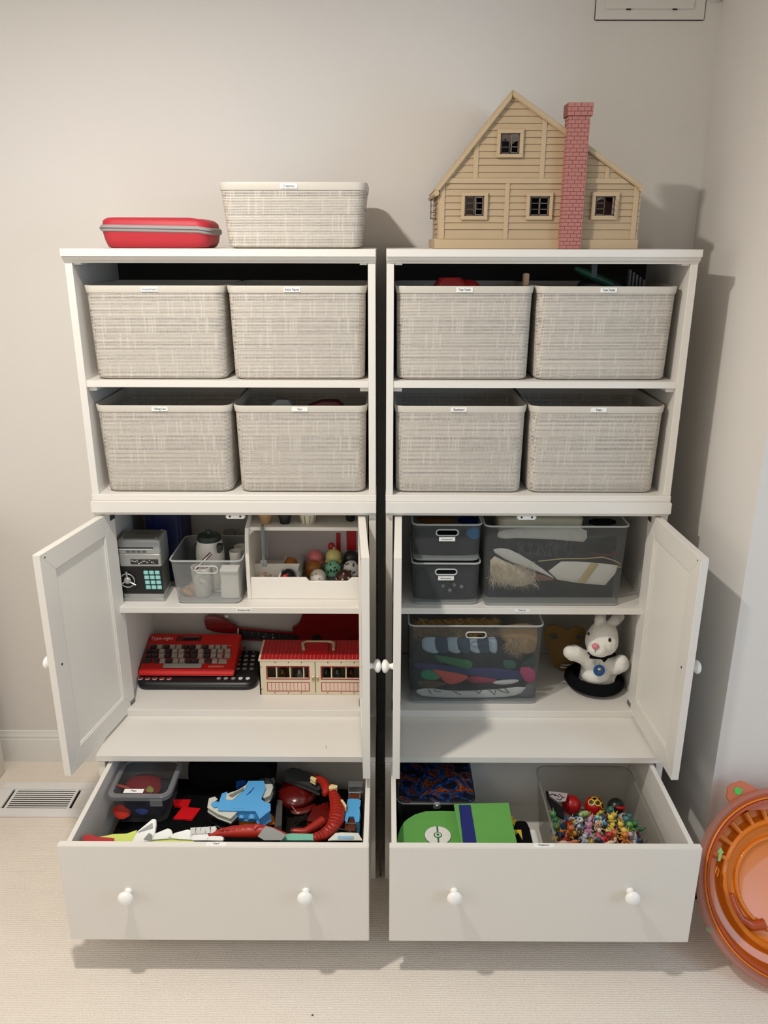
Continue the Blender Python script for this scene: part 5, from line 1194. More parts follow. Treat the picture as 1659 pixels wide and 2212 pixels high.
# ---- rabbit hand puppet in a black hat
def blob(name, m, parent, parts, vox=.0028, smooth_it=6, local=False, zr=None):
    """one continuous soft body grown from overlapping rounded volumes"""
    mb = MB()
    for q in parts:
        if q[0] == 'e': mb.ell(q[1], q[2], 14, 9, q[3] if len(q) > 3 else None)
        else: 
            mb.tube(q[1], q[2], 12)
            for p, r in zip(q[1], q[2]): mb.ell(p, r, 12, 8)
    o = mb.build('tmp', m, None)
    r = o.modifiers.new('r', 'REMESH'); r.mode = 'VOXEL'; r.voxel_size = vox
    s = o.modifiers.new('s', 'SMOOTH'); s.iterations = smooth_it; s.factor = .6
    dg = bpy.context.evaluated_depsgraph_get(); me = bpy.data.meshes.new_from_object(o.evaluated_get(dg)); bpy.data.objects.remove(o)
    me.name = name; me.shade_smooth()
    if zr:
        for v in me.vertices: v.co.z = min(max(v.co.z, zr[0]), zr[1])
    if parent is not None and not local:
        off = WL[parent]
        for v in me.vertices: v.co -= off
    q = bpy.data.objects.new(name, me); C.objects.link(q); me.materials.clear(); me.materials.append(m)
    if parent is not None: q.parent = parent; WL[q] = WL[parent]
    return q
def R_(px, py, y): return at(*px5([(px,py)], *S4)[0], 'y', y)
PL = soft('white_plush', (240,236,226), 1, 40, .8)
z0 = ZCB1
o = thing('rabbit_puppet', 'white plush rabbit hand puppet with pink nose and bow tie', 'puppet', (1.06, .13, z0+.03))
hc = R_(1105, 500, .105); mz = R_(1030, 640, .072); nk_ = R_(1080, 780, .115)
parts = [('e', hc, (.0375,.034,.040)), ('e', R_(1130, 380, .11), (.033,.03,.026)), ('e', mz, (.022,.020,.0175)), ('e', R_(1080,690,.075), (.02,.016,.012)),
         ('t', [hc, nk_], [.02,.018])]
ec = [R_(1050,235,.115), R_(1075,150,.125), R_(1085,85,.140)]; ec2 = [R_(1230,240,.115), R_(1330,160,.13), R_(1410,95,.145)]
for L in (ec, ec2): 
    for p in L: p.z = min(p.z, .735)
L3 = [ec[-1]+Vector((0,.03,-.004)), ec2[-1]+Vector((0,.03,-.006))]
parts += [('t', ec+[L3[0]], [.010,.013,.012,.009]), ('t', ec2+[L3[1]], [.009,.0125,.0115,.009])]
body = [R_(1080,850,.125), R_(1020,1000,.135), R_(1010,1180,.138), R_(1040,1290,.138)]
parts += [('t', body, [.026,.036,.041,.034]), ('e', R_(1170,1180,.138), (.034,.030,.03)), ('e', R_(1000,1060,.118), (.035,.03,.028))]
la = [R_(930,900,.115), R_(800,790,.105), R_(640,710,.095), R_(560,700,.09)]; parts += [('t', la, [.020,.017,.0185,.0155]), ('e', R_(600,760,.09), (.014,.013,.012))]
ra = [R_(1230,900,.12), R_(1340,940,.11), R_(1440,900,.10), R_(1480,860,.095)]
for p in ra: p.x = min(p.x, 1.122)
parts += [('t', ra, [.022,.020,.020,.016])]
k_ = 1.34
parts = [(q[0], q[1], tuple(a*k_ for a in q[2])) if q[0] == 'e' else (q[0], q[1], [a*k_ for a in q[2]]) for q in parts]
rb = blob('body', PL, o, parts, .003, 4, zr=(z0+.0225, .7445))
for v_ in rb.data.vertices:      # the hem narrows where it sits in the hat
    p = v_.co+WL[o]; dx_, dy_ = p.x-1.0585, p.y-.143; rr_ = math.hypot(dx_, dy_); lim_ = .064+max(0, p.z-z0-.046)*1.6
    if p.z < z0+.075 and rr_ > lim_: v_.co.x -= dx_*(1-lim_/rr_); v_.co.y -= dy_*(1-lim_/rr_)
q = R_(997, 600, .050); MB().ell(q, (.0105,.008,.0088), 16, 10).build('nose', mat('nose_pink', (222,130,140), .4), o, smooth=60)
for a, b, yy, r in ((880,388,.077,(.0036,.004,.0056)), (1237,495,.0675,(.0054,.005,.0070))): MB().ell(R_(a, b, yy), r, 14, 10).build('eye', mat('eye_black', (10,8,8), .15), o, smooth=60)
MB().tube([R_(997,655,.046), R_(997,690,.048), R_(985,705,.049)], .0009, 5).build('mouth_stitch', mat('stitch_brown', (110,70,60), .8), o)
bt = R_(1110,800,.068); 
m = MB(); 
for s, e in ((-1, R_(905,770,.074)), (1, R_(1180,850,.070))):
    d = (e-bt); u = d.normalized(); v = Vector((0,-1,0)).cross(u); m.add([bt+v*.004+Vector((0,-.003,0)), e+v*.0085, e-v*.0085, bt-v*.004+Vector((0,-.003,0)), bt+v*.004+Vector((0,.003,0)), e+v*.0085+Vector((0,.005,0)), e-v*.0085+Vector((0,.005,0)), bt-v*.004+Vector((0,.003,0))],
      [(0,1,2,3),(7,6,5,4),(0,4,5,1),(1,5,6,2),(2,6,7,3),(3,7,4,0)])
m.ell(bt, (.0055,.005,.006), 10, 8); tag(m.build('bow_tie', BCL, o, bevel=.001), kind='stuff')
MB().tube([R_(880,700,.090), R_(960,760,.076), bt, R_(1250,770,.078), R_(1320,740,.100)], .0052, 8).build('neck_ribbon', BCL, o, smooth=60)
bq = R_(1058, 1010, .068); bd = MB(); M = Vector((0,-1,.25)).to_track_quat('Z','Y').to_matrix()
bd.lathe([(.0175,0),(.0175,.0012),(.0165,.0018),(.0005,.0018)], bq, 28, M); bdo = bd.build('badge', mat('badge_blue', (20,72,130), .35), o, smooth=30)
MB().lathe([(.0176,.0008),(.0177,.0022),(.0166,.0024),(.0165,.0012)], bq, 28, M).build('badge_ring', mat('badge_ring_blue', (60,110,170), .35), bdo)
bn = Vector((0,-1,.25)).normalized()
MB().ell(bq+bn*.002+Vector((0,0,.004)), (.0048,.0010,.0042), 12, 8).build('badge_emblem', mat('badge_gold', (222,200,130), .5), bdo, smooth=60)
MB().cbox(bq+bn*.002+Vector((0,-.0006,-.0050)), (.0042,.0008,.0032), M @ Matrix.Identity(3)).build('badge_emblem_base', mat('badge_brown', (120,96,60), .5), bdo)
MB().tube([bq+Vector((0,0,.0155)), R_(1070,890,.078)], .0007, 5).build('badge_cord', mat('cord_black', (24,24,26), .7), bdo)
hatc = Vector((1.0585, .143, z0))
t = thing('black_top_hat', 'black fabric hat lying under the white rabbit puppet', 'hat', hatc)
m = MB(); M = Matrix.Rotation(math.radians(2.5), 3, 'Y'); m.lathe([(.066,.0035),(.084,.0065),(.0905,.015),(.090,.026),(.080,.036),(.070,.040),(.074,.037),(.072,.022),(.070,.0035),(.0005,.0030)], hatc+Vector((0,0,.006)), 36, M)
m.v = [(x, y, max(z, z0+.0006)) for x, y, z in m.v]; m.build('brim', BCL, t, smooth=60)

# ================================================================ contents of the left drawer
zd0 = .140
FELT = soft('black_felt', (10,10,11))
def Z(px, py, z): return at(px, py, 'z', z)
def mound(name, label, x0, x1, y0, y1, z0, z1, m, cat, amp=.012, seed=1, r=.05):
    rnd = random.Random(seed); cx, cy = (x0+x1)/2, (y0+y1)/2; hx_, hy_ = (x1-x0)/2, (y1-y0)/2; rings = []
    for f, s in ((0,.97),(.4,1),(.75,.98),(.92,.9),(1.0,.72),(1.03,.4),(1.04,.1)):
        ring = rr(cx, cy, z0+(z1-z0)*f, hx_*s, hy_*s, r, 5); rings.append([(p[0]+(rnd.uniform(-amp,amp)*.3 if 0 < f < 1 else 0)*0, p[1], p[2]+(rnd.uniform(-amp,amp) if f > .7 else 0)) for p in ring])
    o = MB().loft(rings).build(name, m, None, (cx, cy, z0), smooth=70); return tag(o, label, cat)
mound('black_tactical_vest', 'black fabric toy vest heaped across the left drawer', -.325, .13, -.478, -.05, zd0+.0005, .262, FELT, 'vest', .006)
mound('black_fabric_bag', 'black fabric bag piled at the back of the left drawer', -.147, .10, -.135, -.05, .272, .358, FELT, 'bag', .004, 5, .015)
mound('dark_foam_heap', 'dark grey foam piece under the red toys in the left drawer', .136, .350, -.478, -.06, zd0+.0005, .235, soft('dark_foam', (34,28,26)), 'foam', .006, 2)
mound('black_toy_case', 'black case along the front of the left drawer', -.31, .335, -.482, -.395, .27, .303, FELT, 'case', .003, 3, .02)
# lidded clear box
CLR = frosted('clear_box_plastic', (190,188,188), .91, .15)
lt = .366; a, b2 = Z(226, 1722, lt), Z(366, 1720, lt); t = thing('clear_lidded_box', 'clear plastic box with lid, labelled Flags, in the left drawer', 'box', ((a.x+b2.x)/2, -.20, .262))
cx = (a.x+b2.x)/2; hx_ = (b2.x-a.x)/2; y0, y1 = -.292, -.125; cyy = (y0+y1)/2; hyy = (y1-y0)/2
zbx = .272
MB().loft([rr(cx,cyy,zbx,hx_-.026,hyy-.02,.015), rr(cx,cyy,zbx+.004,hx_-.018,hyy-.012,.02), rr(cx,cyy,lt-.012,hx_-.009,hyy-.006,.022)], True, False).build('box_body', CLR, t, smooth=40)
LD = frosted('clear_lid_plastic', (196,194,194), .96, .12); LE = frosted('clear_lid_edge', (205,205,208), .62, .15)
MB().loft([rr(cx,cyy,lt-.014,hx_,hyy,.026), rr(cx,cyy,lt-.003,hx_,hyy,.026), rr(cx,cyy,lt,hx_-.004,hyy-.004,.024), rr(cx,cyy,lt,hx_-.012,hyy-.012,.018), rr(cx,cyy,lt-.004,hx_-.014,hyy-.014,.016)], False, False).build('lid_edge', LE, t, smooth=40)
MB().loft([rr(cx,cyy,lt-.0045,hx_-.014,hyy-.014,.016), rr(cx,cyy,lt-.0035,hx_-.014,hyy-.014,.016)]).build('lid', LD, t)
q = Z(289, 1709, lt); lb = MB().box(q.x-.026, q.x+.026, q.y-.008, q.y+.008, lt+.0002, lt+.001).build('label_card', PAPER, t); text('w', 'Flags', .0085, lb, (q.x, q.y, lt+.0012), (0,0,0), width=.014)
MB().box(cx+.03, cx+.062, y0+.005, y0+.009, lt-.035, lt-.014).build('lid_latch', LE, t, bevel=.001)
tag(MB().loft([rr(cx,cyy,.277,hx_-.034,hyy-.03,.02), rr(cx,cyy,.31,hx_-.030,hyy-.026,.02), rr(cx,cyy,.325,hx_-.045,hyy-.04,.02)]).build('dark_flag_cloth', soft('navy_flag', (24,26,44)), None, (cx, cyy, .277), smooth=70), 'dark navy folded flag cloth filling the clear lidded box', 'flag')
for nm, lab, pts, z, rgb, bl in (('flag_cloth','red flag cloth in the clear lidded box',[(268,1690),(300,1672),(345,1675),(350,1705),(330,1720),(280,1712)],.335,(150,34,40),.012),('flag_cloth','coral flag scrap in the clear lidded box',[(250,1693),(278,1700),(285,1706),(255,1700)],.345,(226,92,72),.004),
    ('flag_cloth','yellow-green flag scrap in the clear lidded box',[(312,1710),(322,1696),(334,1704),(330,1713)],.346,(170,178,90),.005),('flag_cloth','blue flag cloth low in the clear lidded box',[(280,1735),(310,1738),(325,1755),(300,1762)],.30,(48,70,140),.008),('flag_cloth','bright red flag cloth low in the clear lidded box',[(243,1742),(275,1738),(285,1760),(262,1772),(246,1762)],.30,(176,48,36),.010)):
    cloth(nm, lab, pts, 0, soft('flag_%d_%d' % rgb[:2], rgb), bl, cat='flag', n=(0,0,1), plane=(0,0,z), k=1)
def flat(mb, pix, z, th, tilt=None):
    P = [Z(x, y, z) for x, y in pix]; k = len(P); B = [p-Vector((0,0,th)) for p in P]
    return mb.add(P+B, [tuple(range(k)), tuple(range(2*k-1, k-1, -1))]+[(i, (i+1) % k, (i+1) % k+k, i+k) for i in range(k)])
S5 = (5.35, 210, 1640); S6 = (4.254, 420, 1640)
RS = soft('red_strap', (204,20,28), .8, 90)
for pts, lab in (([(880,465),(1080,467),(1045,550),(890,540)], 'upper red fabric strap on the black vest'), ([(985,552),(1190,568),(1095,695),(882,683)], 'lower red fabric strap on the black vest')):
    P = Z(*px5(pts, *S5)[0], .272); tag(flat(MB(), px5(pts, *S5), .2745, .004).build('fabric_strap', RS, None, (P.x, P.y, .2705), bevel=.0008), lab, 'strap')
# blue toy blaster
BLU = mat('toy_blue', (92,168,222), .4, vary=.03); BLU2 = mat('toy_blue_deep', (30,84,160), .4); OW = mat('toy_offwhite', (206,206,192), .45); GY_ = mat('toy_grey', (122,124,118), .45)
o_ = Z(520, 1730, .30); t = thing('blue_toy_blaster', 'light blue and white toy blaster on the black vest', 'toy blaster', (o_.x, o_.y, .270))
def P6(pts): return px5(pts, *S6)
flat(MB(), P6([(222,432),(262,318),(292,308),(300,340),(282,372),(350,372),(470,262),(500,206),(630,204),(645,262),(602,368),(640,398),(688,412),(690,470),(655,492),(604,535),(568,470),(228,462)]), .325, .034).build('body', BLU, t, bevel=.003, smooth=40)
flat(MB(), P6([(290,368),(300,318),(400,285),(478,236),(466,268),(350,372)]), .3275, .004).build('side_panel', OW, t, bevel=.0008)
flat(MB(), P6([(318,330),(400,292),(452,262),(448,280),(345,345)]), .330, .003).build('grip_texture', GY_, t, bevel=.001)
flat(MB(), P6([(350,445),(372,420),(440,420),(458,448)]), .3262, .002).build('raised_panel', BLU, t, bevel=.0006)
for k in range(4): flat(MB(), P6([(475+12*k,330-8*k),(545,262-2*k),(548,266-2*k),(478+12*k,334-8*k)]), .3256, .001).build('groove', BLU2, t)
flat(MB(), P6([(125,440),(140,362),(185,348),(205,368),(172,392),(200,420),(330,462),(392,478),(330,540),(220,500)]), .320, .016).build('stock_plate', OW, t, bevel=.002)
flat(MB(), P6([(130,455),(330,545),(390,490),(400,545),(335,600),(150,520)]), .302, .022).build('stock_base', BLACK, t, bevel=.002)
flat(MB(), P6([(170,395),(215,392),(222,430),(180,440),(158,415)]), .3235, .006).build('joint', BLU, t, bevel=.0015)
for (x, y, r, mm) in ((438,500,.0085,BLU),(535,508,.0115,BLU)):
    p = Z(*P6([(x,y)])[0], .305); MB().tube([p+Vector((0,.014,.002)), p, p-Vector((0,.016,.006))], [r, r, r*.85], 14).build('barrel', mm, t, smooth=40)
p = Z(*P6([(537,488)])[0], .308); MB().tube([p+Vector((0,.008,.002)), p-Vector((0,.003,.001))], .0130, 14).build('barrel_collar', GY_, t, smooth=40)
flat(MB(), P6([(635,300),(655,232),(710,232),(715,262),(690,330),(640,352)]), .318, .02).build('side_block', OW, t, bevel=.002)
flat(MB(), P6([(648,180),(725,165),(735,215),(660,225)]), .305, .015).build('side_block', GY_, t, bevel=.002)
flat(MB(), P6([(388,205),(462,190),(470,225),(392,248)]), .300, .02).build('rear_block', BLU2, t, bevel=.002)
P = [Z(*q, .322) for q in P6([(600,190),(680,175),(730,230),(740,320),(700,390)])]; MB().tube(P, .0025, 6).build('hose', BLACK, t, smooth=60)
# orange bag, clear tray
cloth('orange_bag', 'crumpled orange-brown bag below the blue toy blaster', P6([(350,610),(480,580),(620,545),(690,500),(735,530),(740,600),(600,610),(450,615)]), 0, soft('orange_bag', (190,104,28), .6), .012, cat='bag', n=(0,0,1), plane=(0,0,.275), k=0)
tag(flat(MB(), P6([(735,620),(760,370),(808,380),(800,610)]), .285, .02).build('clear_tray', frosted('clear_tray', (150,146,142), .6), None, Z(600,1760,.265)), 'clear plastic tray edge between the blaster and the red mask', 'tray')
cloth('clear_bag', 'clear plastic bag corner under the blue blaster', P6([(175,560),(330,610),(400,615),(250,640),(185,610)]), 0, frosted('clear_bag', (170,172,172), .55, .2), .006, cat='bag', n=(0,0,1), plane=(0,0,.278), k=1)
# white triangle scraps at the back
for pts, lab in (([(1080,40),(1235,42),(1270,95)], 'grey card corner at the back of the left drawer'), ([(1560,45),(1700,45),(1660,110)], 'grey card triangle behind the blue blaster')):
    P = px5(pts, *S5); q = Z(*P[0], .285); tag(flat(MB(), P, .285, .003).build('card_scrap', mat('grey_card', (150,152,154), .6), None, (q.x, q.y, .282)), lab, 'card')
# dark red mask-like dome with a grey pad
DR = mat('deep_red_plastic', (92,14,10), .22, coat=.3)
c = Z(*P6([(965,310)])[0], .262); t = thing('deep_red_toy_shell', 'deep red glossy domed toy shell in the left drawer', 'toy shell', (c.x, c.y, .235))
MB().ell((c.x, c.y, .273), (.058,.080,.030), 22, 12, Matrix.Rotation(-.15, 3, 'Z')).build('shell', DR, t, smooth=70)
cloth('', None, P6([(870,470),(1050,445),(1130,400),(1060,490),(960,512),(900,500)]), 0, DR, .006, parent=t, part='shell_flap', n=(0,0,1), plane=(0,0,.288))
for a, b2 in (((895,430),(940,490)), ((1180,408),(1215,412))): P = [Z(*q, .292) for q in P6([a, b2])]; MB().tube(P, .0008, 5).build('painted_highlight', mat('highlight_paint', (200,170,160), .3), t)  # pale tubes paint highlights onto the glossy shell
t = thing('grey_remote_pad', 'dark grey oblong pad behind the deep red shell', 'toy', (Z(660,1670,.29).x, Z(660,1670,.29).y, .275))
P = [Z(*q, .322) for q in P6([(830,150),(850,100),(900,82),(970,95),(1080,165),(1160,250),(1140,275),(1050,235),(850,158)])]
k = len(P); MB().add(P+[p-Vector((0,0,.018)) for p in P], [tuple(range(k)), tuple(range(2*k-1,k-1,-1))]+[(i,(i+1)%k,(i+1)%k+k,i+k) for i in range(k)]).build('pad', mat('pad_grey', (58,60,60), .45), t, bevel=.003, smooth=40)
p = Z(*P6([(905,128)])[0], .316); MB().lathe([(.010,0),(.010,.002),(.008,.0024),(.0005,.0015)], p, 18).build('dial', BLACK, t, smooth=40)
# red segmented crescent (dragon neck)
DRG = mat('dragon_red', (164,36,20), .4, vary=.12, scale=60); CRM = mat('claw_cream', (226,206,150), .5)
t = thing('red_dragon_toy', 'red segmented curved dragon toy with cream claws in the left drawer', 'toy dragon', (Z(720,1740,.32).x, Z(720,1740,.32).y, .28))
path = [(1245,262),(1275,320),(1300,390),(1315,470),(1305,560),(1260,640),(1180,700),(1090,725)]; rad = [.010,.013,.017,.021,.021,.018,.015,.012]
P = [Z(*q, .330) for q in P6(path)]; m = MB(); m.tube(P, rad, 14); m.v = [(x, y, .33+(z-.33)*.75) for x, y, z in m.v]; nk2 = m.build('neck', DRG, t, smooth=50)
fine = []
for i in range(len(P)-1):
    for k in range(3): fine.append((P[i].lerp(P[i+1], k/3), rad[i]+(rad[i+1]-rad[i])*k/3, (P[i+1]-P[i]).normalized()))
for p, r, d in fine:
    s = d.cross(Vector((0,0,1))).normalized(); m = MB(); m.tube([p-s*r*.95+Vector((0,0,r*.2)), p-s*r*.5+Vector((0,0,r*.72)), p+s*r*.0+Vector((0,0,r*.82)), p+s*r*.5+Vector((0,0,r*.72)), p+s*r*.95+Vector((0,0,r*.2))], [.0012,.0022,.0026,.0022,.0012], 5); m.build('scale_ridge', DRG, nk2)
P = [Z(*q, .335) for q in P6([(1120,165),(1190,215),(1215,290),(1190,325)])]; m = MB(); m.tube(P, [.009,.012,.012,.006], 12); jw = m.build('jaw', DRG, t, smooth=50)
for k in range(4): q = Z(*P6([(1130+27*k, 190+24*k)])[0], .346); MB().tube([q+Vector((-.008,.004,-.003)), q+Vector((0,0,.001)), q+Vector((.008,-.002,-.004))], [.001,.002,.001], 5).build('scale_ridge', DRG, jw)
for pts in ([(1065,180),(1075,155),(1122,178),(1108,205)], [(1238,250),(1262,232),(1310,242),(1308,262),(1272,270),(1240,272)], [(1345,375),(1360,372),(1395,425),(1392,445)]):
    flat(MB(), P6(pts), .345, .010).build('claw', CRM, t, bevel=.001)
P = [Z(*q, .30) for q in P6([(890,660),(1010,670),(1100,620),(1180,570)])]; MB().tube(P, [.008,.010,.012,.014], 10).build('arm', DRG, t, smooth=50)
flat(MB(), P6([(1040,560),(1100,440),(1220,400),(1240,520),(1190,590)]), .305, .014).build('wing', DR, t, bevel=.002)
P = [Z(*q, .312) for q in P6([(835,695),(960,580),(1050,480)])]; MB().tube(P, .0011, 5).build('black_rod', BLACK, t)
# light-blue and brown brick rig at the right side
t = thing('blue_brick_rig', 'light blue and brown toy rig by the right side of the left drawer', 'toy', (Z(765,1720,.30).x, Z(765,1720,.30).y, .27))
LB = mat('brick_blue', (84,170,224), .35); BRW = mat('brick_brown', (96,44,24), .35)
flat(MB(), P6([(1415,370),(1440,366),(1500,368),(1522,378),(1516,430),(1505,445),(1515,470),(1508,570),(1485,575),(1470,520),(1412,522),(1400,572),(1388,560),(1400,480),(1415,440),(1408,410)]), .330, .045).build('seat_body', LB, t, bevel=.002)
flat(MB(), P6([(1425,320),(1518,322),(1515,366),(1422,362)]), .325, .03).build('brown_block', BRW, t, bevel=.001)
flat(MB(), P6([(1408,532),(1478,532),(1482,578),(1400,578)]), .322, .03).build('brown_block', BRW, t, bevel=.001)
flat(MB(), P6([(1385,592),(1480,592),(1475,655),(1385,655)]), .320, .03).build('brown_block', BRW, t, bevel=.001)
m = MB(); SV = mat('chrome_plastic', (206,208,210), .15, metal=.8)
flat(MB(), P6([(1418,196),(1545,198),(1540,250),(1418,252)]), .325, .02).build('chrome_block', SV, t, bevel=.0015)
for pts in ([(1418,308),(1522,310)], [(1385,588),(1484,588)], [(1422,308),(1418,362)], [(1522,310),(1520,362)]): P = [Z(*q, .328) for q in P6(pts)]; MB().tube(P, .0012, 5).build('clear_edge', SV, t)
# pieces along the front rail
PN = Vector((0,-.6,.8)).normalized(); PP = Vector((0,-.455,.366))
def front(name, label, pix, m, th=.018, off=0, cat='toy', parent=None, bevel=.002, smooth=40):
    mb = MB(); slab_px(mb, pix, PP+PN*off, PN, th)
    if parent is not None: return mb.build(name, m, parent, bevel=bevel, smooth=smooth)
    c = on_plane(*pix[0], PP, PN); return tag(mb.build(name, m, None, (c.x, c.y, c.z-th), bevel=bevel, smooth=smooth), label, cat)
YG = mat('toy_yellow_green', (200,214,96), .45, vary=.04); TW = mat('toy_white', (232,232,226), .4); TL = mat('toy_teal', (88,168,140), .45)
c = on_plane(300, 1806, PP, PN); t = thing('dinosaur_blaster', 'yellow-green toy blaster with white back plates at the drawer front', 'toy blaster', (c.x, c.y, .325))
front('body', None, px5([(-60,940),(0,905),(120,885),(180,870),(340,865),(452,825),(430,900),(640,915),(850,905),(1110,915),(1110,950),(-60,950)], *S5), YG, .022, 0, parent=t)
front('muzzle', None, [(181,1808),(184,1805),(198,1805),(206,1809),(245,1812),(245,1817),(181,1817)], RED, .02, .001, parent=t)
front('fin', None, px5([(418,945),(470,840),(640,702),(664,702),(668,760),(655,850),(630,935)], *S5), TW, .010, .006, parent=t)
front('fin_recess', None, px5([(470,842),(635,738),(640,790)], *S5), mat('recess_grey', (150,152,150), .5), .003, .0085, parent=t, bevel=.0004)
front('grey_joint', None, px5([(545,920),(598,858),(632,880),(628,935)], *S5), GY_, .006, .009, parent=t, bevel=.001)
for pts in ([(630,915),(655,880),(815,815),(840,825),(852,870),(848,900),(700,912)], [(858,895),(900,868),(1040,830),(1080,836),(1090,880),(1086,912),(960,908)], [(1092,895),(1180,864),(1250,864),(1272,884),(1270,918),(1110,920)], [(1275,905),(1340,892),(1420,895),(1450,912),(1440,930),(1280,925)]):
    front('back_plate', None, px5(pts, *S5), TW, .012, .004, parent=t, bevel=.004)
c = on_plane(440, 1795, PP, PN); t = thing('silver_grip_toy', 'silver ribbed toy piece behind the drawer front', 'toy', (c.x, c.y, .325))
for k in range(5): front('rib', None, px5([(1086+56*k,802-3*k),(1136+56*k,796-3*k),(1136+56*k,852-3*k),(1086+56*k,860-3*k)], *S5), SIL, .014, .006, parent=t)
c = on_plane(540, 1803, PP, PN); t = thing('toy_dragon', 'red scaly toy dragon body lying along the drawer front', 'toy dragon', (c.x, c.y, .325))
P = [on_plane(*q, PP, PN) for q in P6([(125,700),(240,675),(360,665),(480,662),(600,660),(720,672),(840,700)])]; m = MB(); m.tube(P, [.004,.010,.014,.0155,.016,.012,.006], 12); m.build('body', DRG, t, smooth=50)
P = [on_plane(*q, PP+PN*.012, PN) for q in P6([(545,650),(575,618),(610,612)])]; MB().tube(P, [.007,.008,.004], 8).build('shoulder', DRG, t, smooth=50)
for k in range(7): q = on_plane(*P6([(250+55*k, 650-3*k)])[0], PP+PN*.013, PN); MB().ell(q, (.006,.003,.003), 8, 6).build('scale', DRG, t, smooth=60)
front('toy_spearhead', 'grey pointed blade piece on the red dragon body', P6([(592,705),(655,622),(720,640),(805,682),(830,700),(800,735),(640,735)]), GY_, .006, .018, cat='toy')
front('teal_brick', 'teal toy brick strip behind the drawer front', P6([(790,698),(900,690),(1080,694),(1085,735),(788,735)]), TL, .014, .004, cat='toy')
c = on_plane(755, 1808, PP, PN); t = thing('white_toy_plate', 'pale toy plate with blue inset in the right front corner of the left drawer', 'toy', (c.x, c.y, .32))
front('plate', None, P6([(1245,735),(1300,686),(1350,680),(1500,685),(1530,735)]), OW, .01, .004, parent=t); front('inset', None, P6([(1320,706),(1460,708),(1460,730),(1318,730)]), mat('inset_blue', (120,168,204), .4), .003, .0062, parent=t, bevel=.0005)
MB().tube([on_plane(*q, PP-PN*.01, PN) for q in P6([(1290,670),(1320,640),(1400,650),(1440,672)])], .002, 6).build('strap', BLACK, t)

# ================================================================ contents of the right drawer
def art_mat():
    m = bpy.data.materials.new('printed_tin_art'); m.use_nodes = True; nt = m.node_tree; b = nt.nodes['Principled BSDF']; b.inputs['Roughness'].default_value = .25
    tc = nn(nt, 'ShaderNodeTexCoord'); n = nn(nt, 'ShaderNodeTexNoise'); n.inputs['Scale'].default_value = 16; n.inputs['Detail'].default_value = 6; n.inputs['Distortion'].default_value = 1.6; nt.links.new(tc.outputs['Object'], n.inputs['Vector'])
    r = nn(nt, 'ShaderNodeValToRGB'); r.color_ramp.interpolation = 'LINEAR'; e = r.color_ramp.elements; e[0].position = 0; e[0].color = (0,0,0,1); e[1].position = .44; e[1].color = (.004,.004,.006,1)
    for p, c in ((.50,(14,30,84)),(.52,(30,80,130)),(.535,(8,8,12)),(.57,(96,30,16)),(.59,(150,84,30)),(.60,(50,12,14)),(.65,(30,16,44)),(.70,(120,112,120)),(.74,(10,10,12))):
        q = e.new(p); q.color = col(*c)
    nt.links.new(n.outputs['Fac'], r.inputs[0]); nt.links.new(r.outputs[0], b.inputs['Base Color']); return m
lz = .338; a, b2 = Z(850, 1734, lz), Z(1029, 1735, lz); ax0, ax1 = .4475, b2.x
t = thing('tin_lunch_box', 'black tin lunch box with colourful abstract print and latch', 'lunch box', ((ax0+ax1)/2, -.17, zd0))
cx, hx_ = (ax0+ax1)/2, (ax1-ax0)/2; y0, y1 = a.y, -.045; cyy, hyy = (y0+y1)/2, (y1-y0)/2
MB().loft([rr(cx,cyy,zd0+.0006,hx_-.006,hyy-.006,.02,6), rr(cx,cyy,zd0+.005,hx_,hyy,.022,6), rr(cx,cyy,lz-.035,hx_,hyy,.022,6)]).build('lower_half', BLACK, t, smooth=40)
MB().loft([rr(cx,cyy,lz-.034,hx_+.001,hyy+.001,.022,6), rr(cx,cyy,lz-.006,hx_+.001,hyy+.001,.022,6), rr(cx,cyy,lz-.0015,hx_-.003,hyy-.003,.02,6), rr(cx,cyy,lz-.001,hx_-.005,hyy-.005,.018,6)]).build('lid', BLACK, t, smooth=40)
MB().loft([rr(cx,cyy,lz-.0008,hx_-.004,hyy-.004,.019,6), rr(cx,cyy,lz,hx_-.005,hyy-.005,.018,6)]).build('printed_top', art_mat(), t)
MB().tube([Vector(p) for p in rr(cx,cyy,lz-.003,hx_+.0003,hyy+.0003,.022,6)][14:30], .0011, 6).build('metal_edge', SV, t, smooth=60)
q = Z(944, 1733, lz); MB().box(q.x-.010, q.x+.010, y0-.005, y0+.004, lz-.018, lz+.002).build('latch', SV, t, bevel=.003); MB().ell((q.x, y0-.005, lz-.006), (.004,.003,.004)).build('latch_button', SV, t, smooth=60)
GR1 = mat('case_green', (98,160,76), .7, spec=.3, vary=.04, bump=.3, bscale=900); NV = mat('case_navy', (22,32,104), .6)
S7 = (5.35, 840, 1640)
t = thing('green_carry_case', 'bright green case with a round white ball emblem and navy band', 'case', (Z(980,1780,.33).x, -.38, zd0))
zl, zh_ = .330, .352
def gz(pts, z): return [Z(*q, z) for q in px5(pts, *S7)]
def solid(mb, P, zb_): k = len(P); return mb.add(P+[Vector((p.x,p.y,zb_)) for p in P], [tuple(range(k)), tuple(range(2*k-1,k-1,-1))]+[(i,(i+1)%k,(i+1)%k+k,i+k) for i in range(k)])
L = gz([(790,620),(600,616),(430,620),(320,652),(240,700),(200,735),(160,800),(135,880),(122,960)], zl)
yfr = -.478
L = [p for p in L]+[Vector((L[-1].x, yfr, zl)), Vector((gz([(810,1000)], zl)[0].x, yfr, zl))]
for p in L: p.x = max(p.x, .4465)
solid(MB(), L, zd0+.0006).build('rounded_half', GR1, t, bevel=.006, smooth=45)
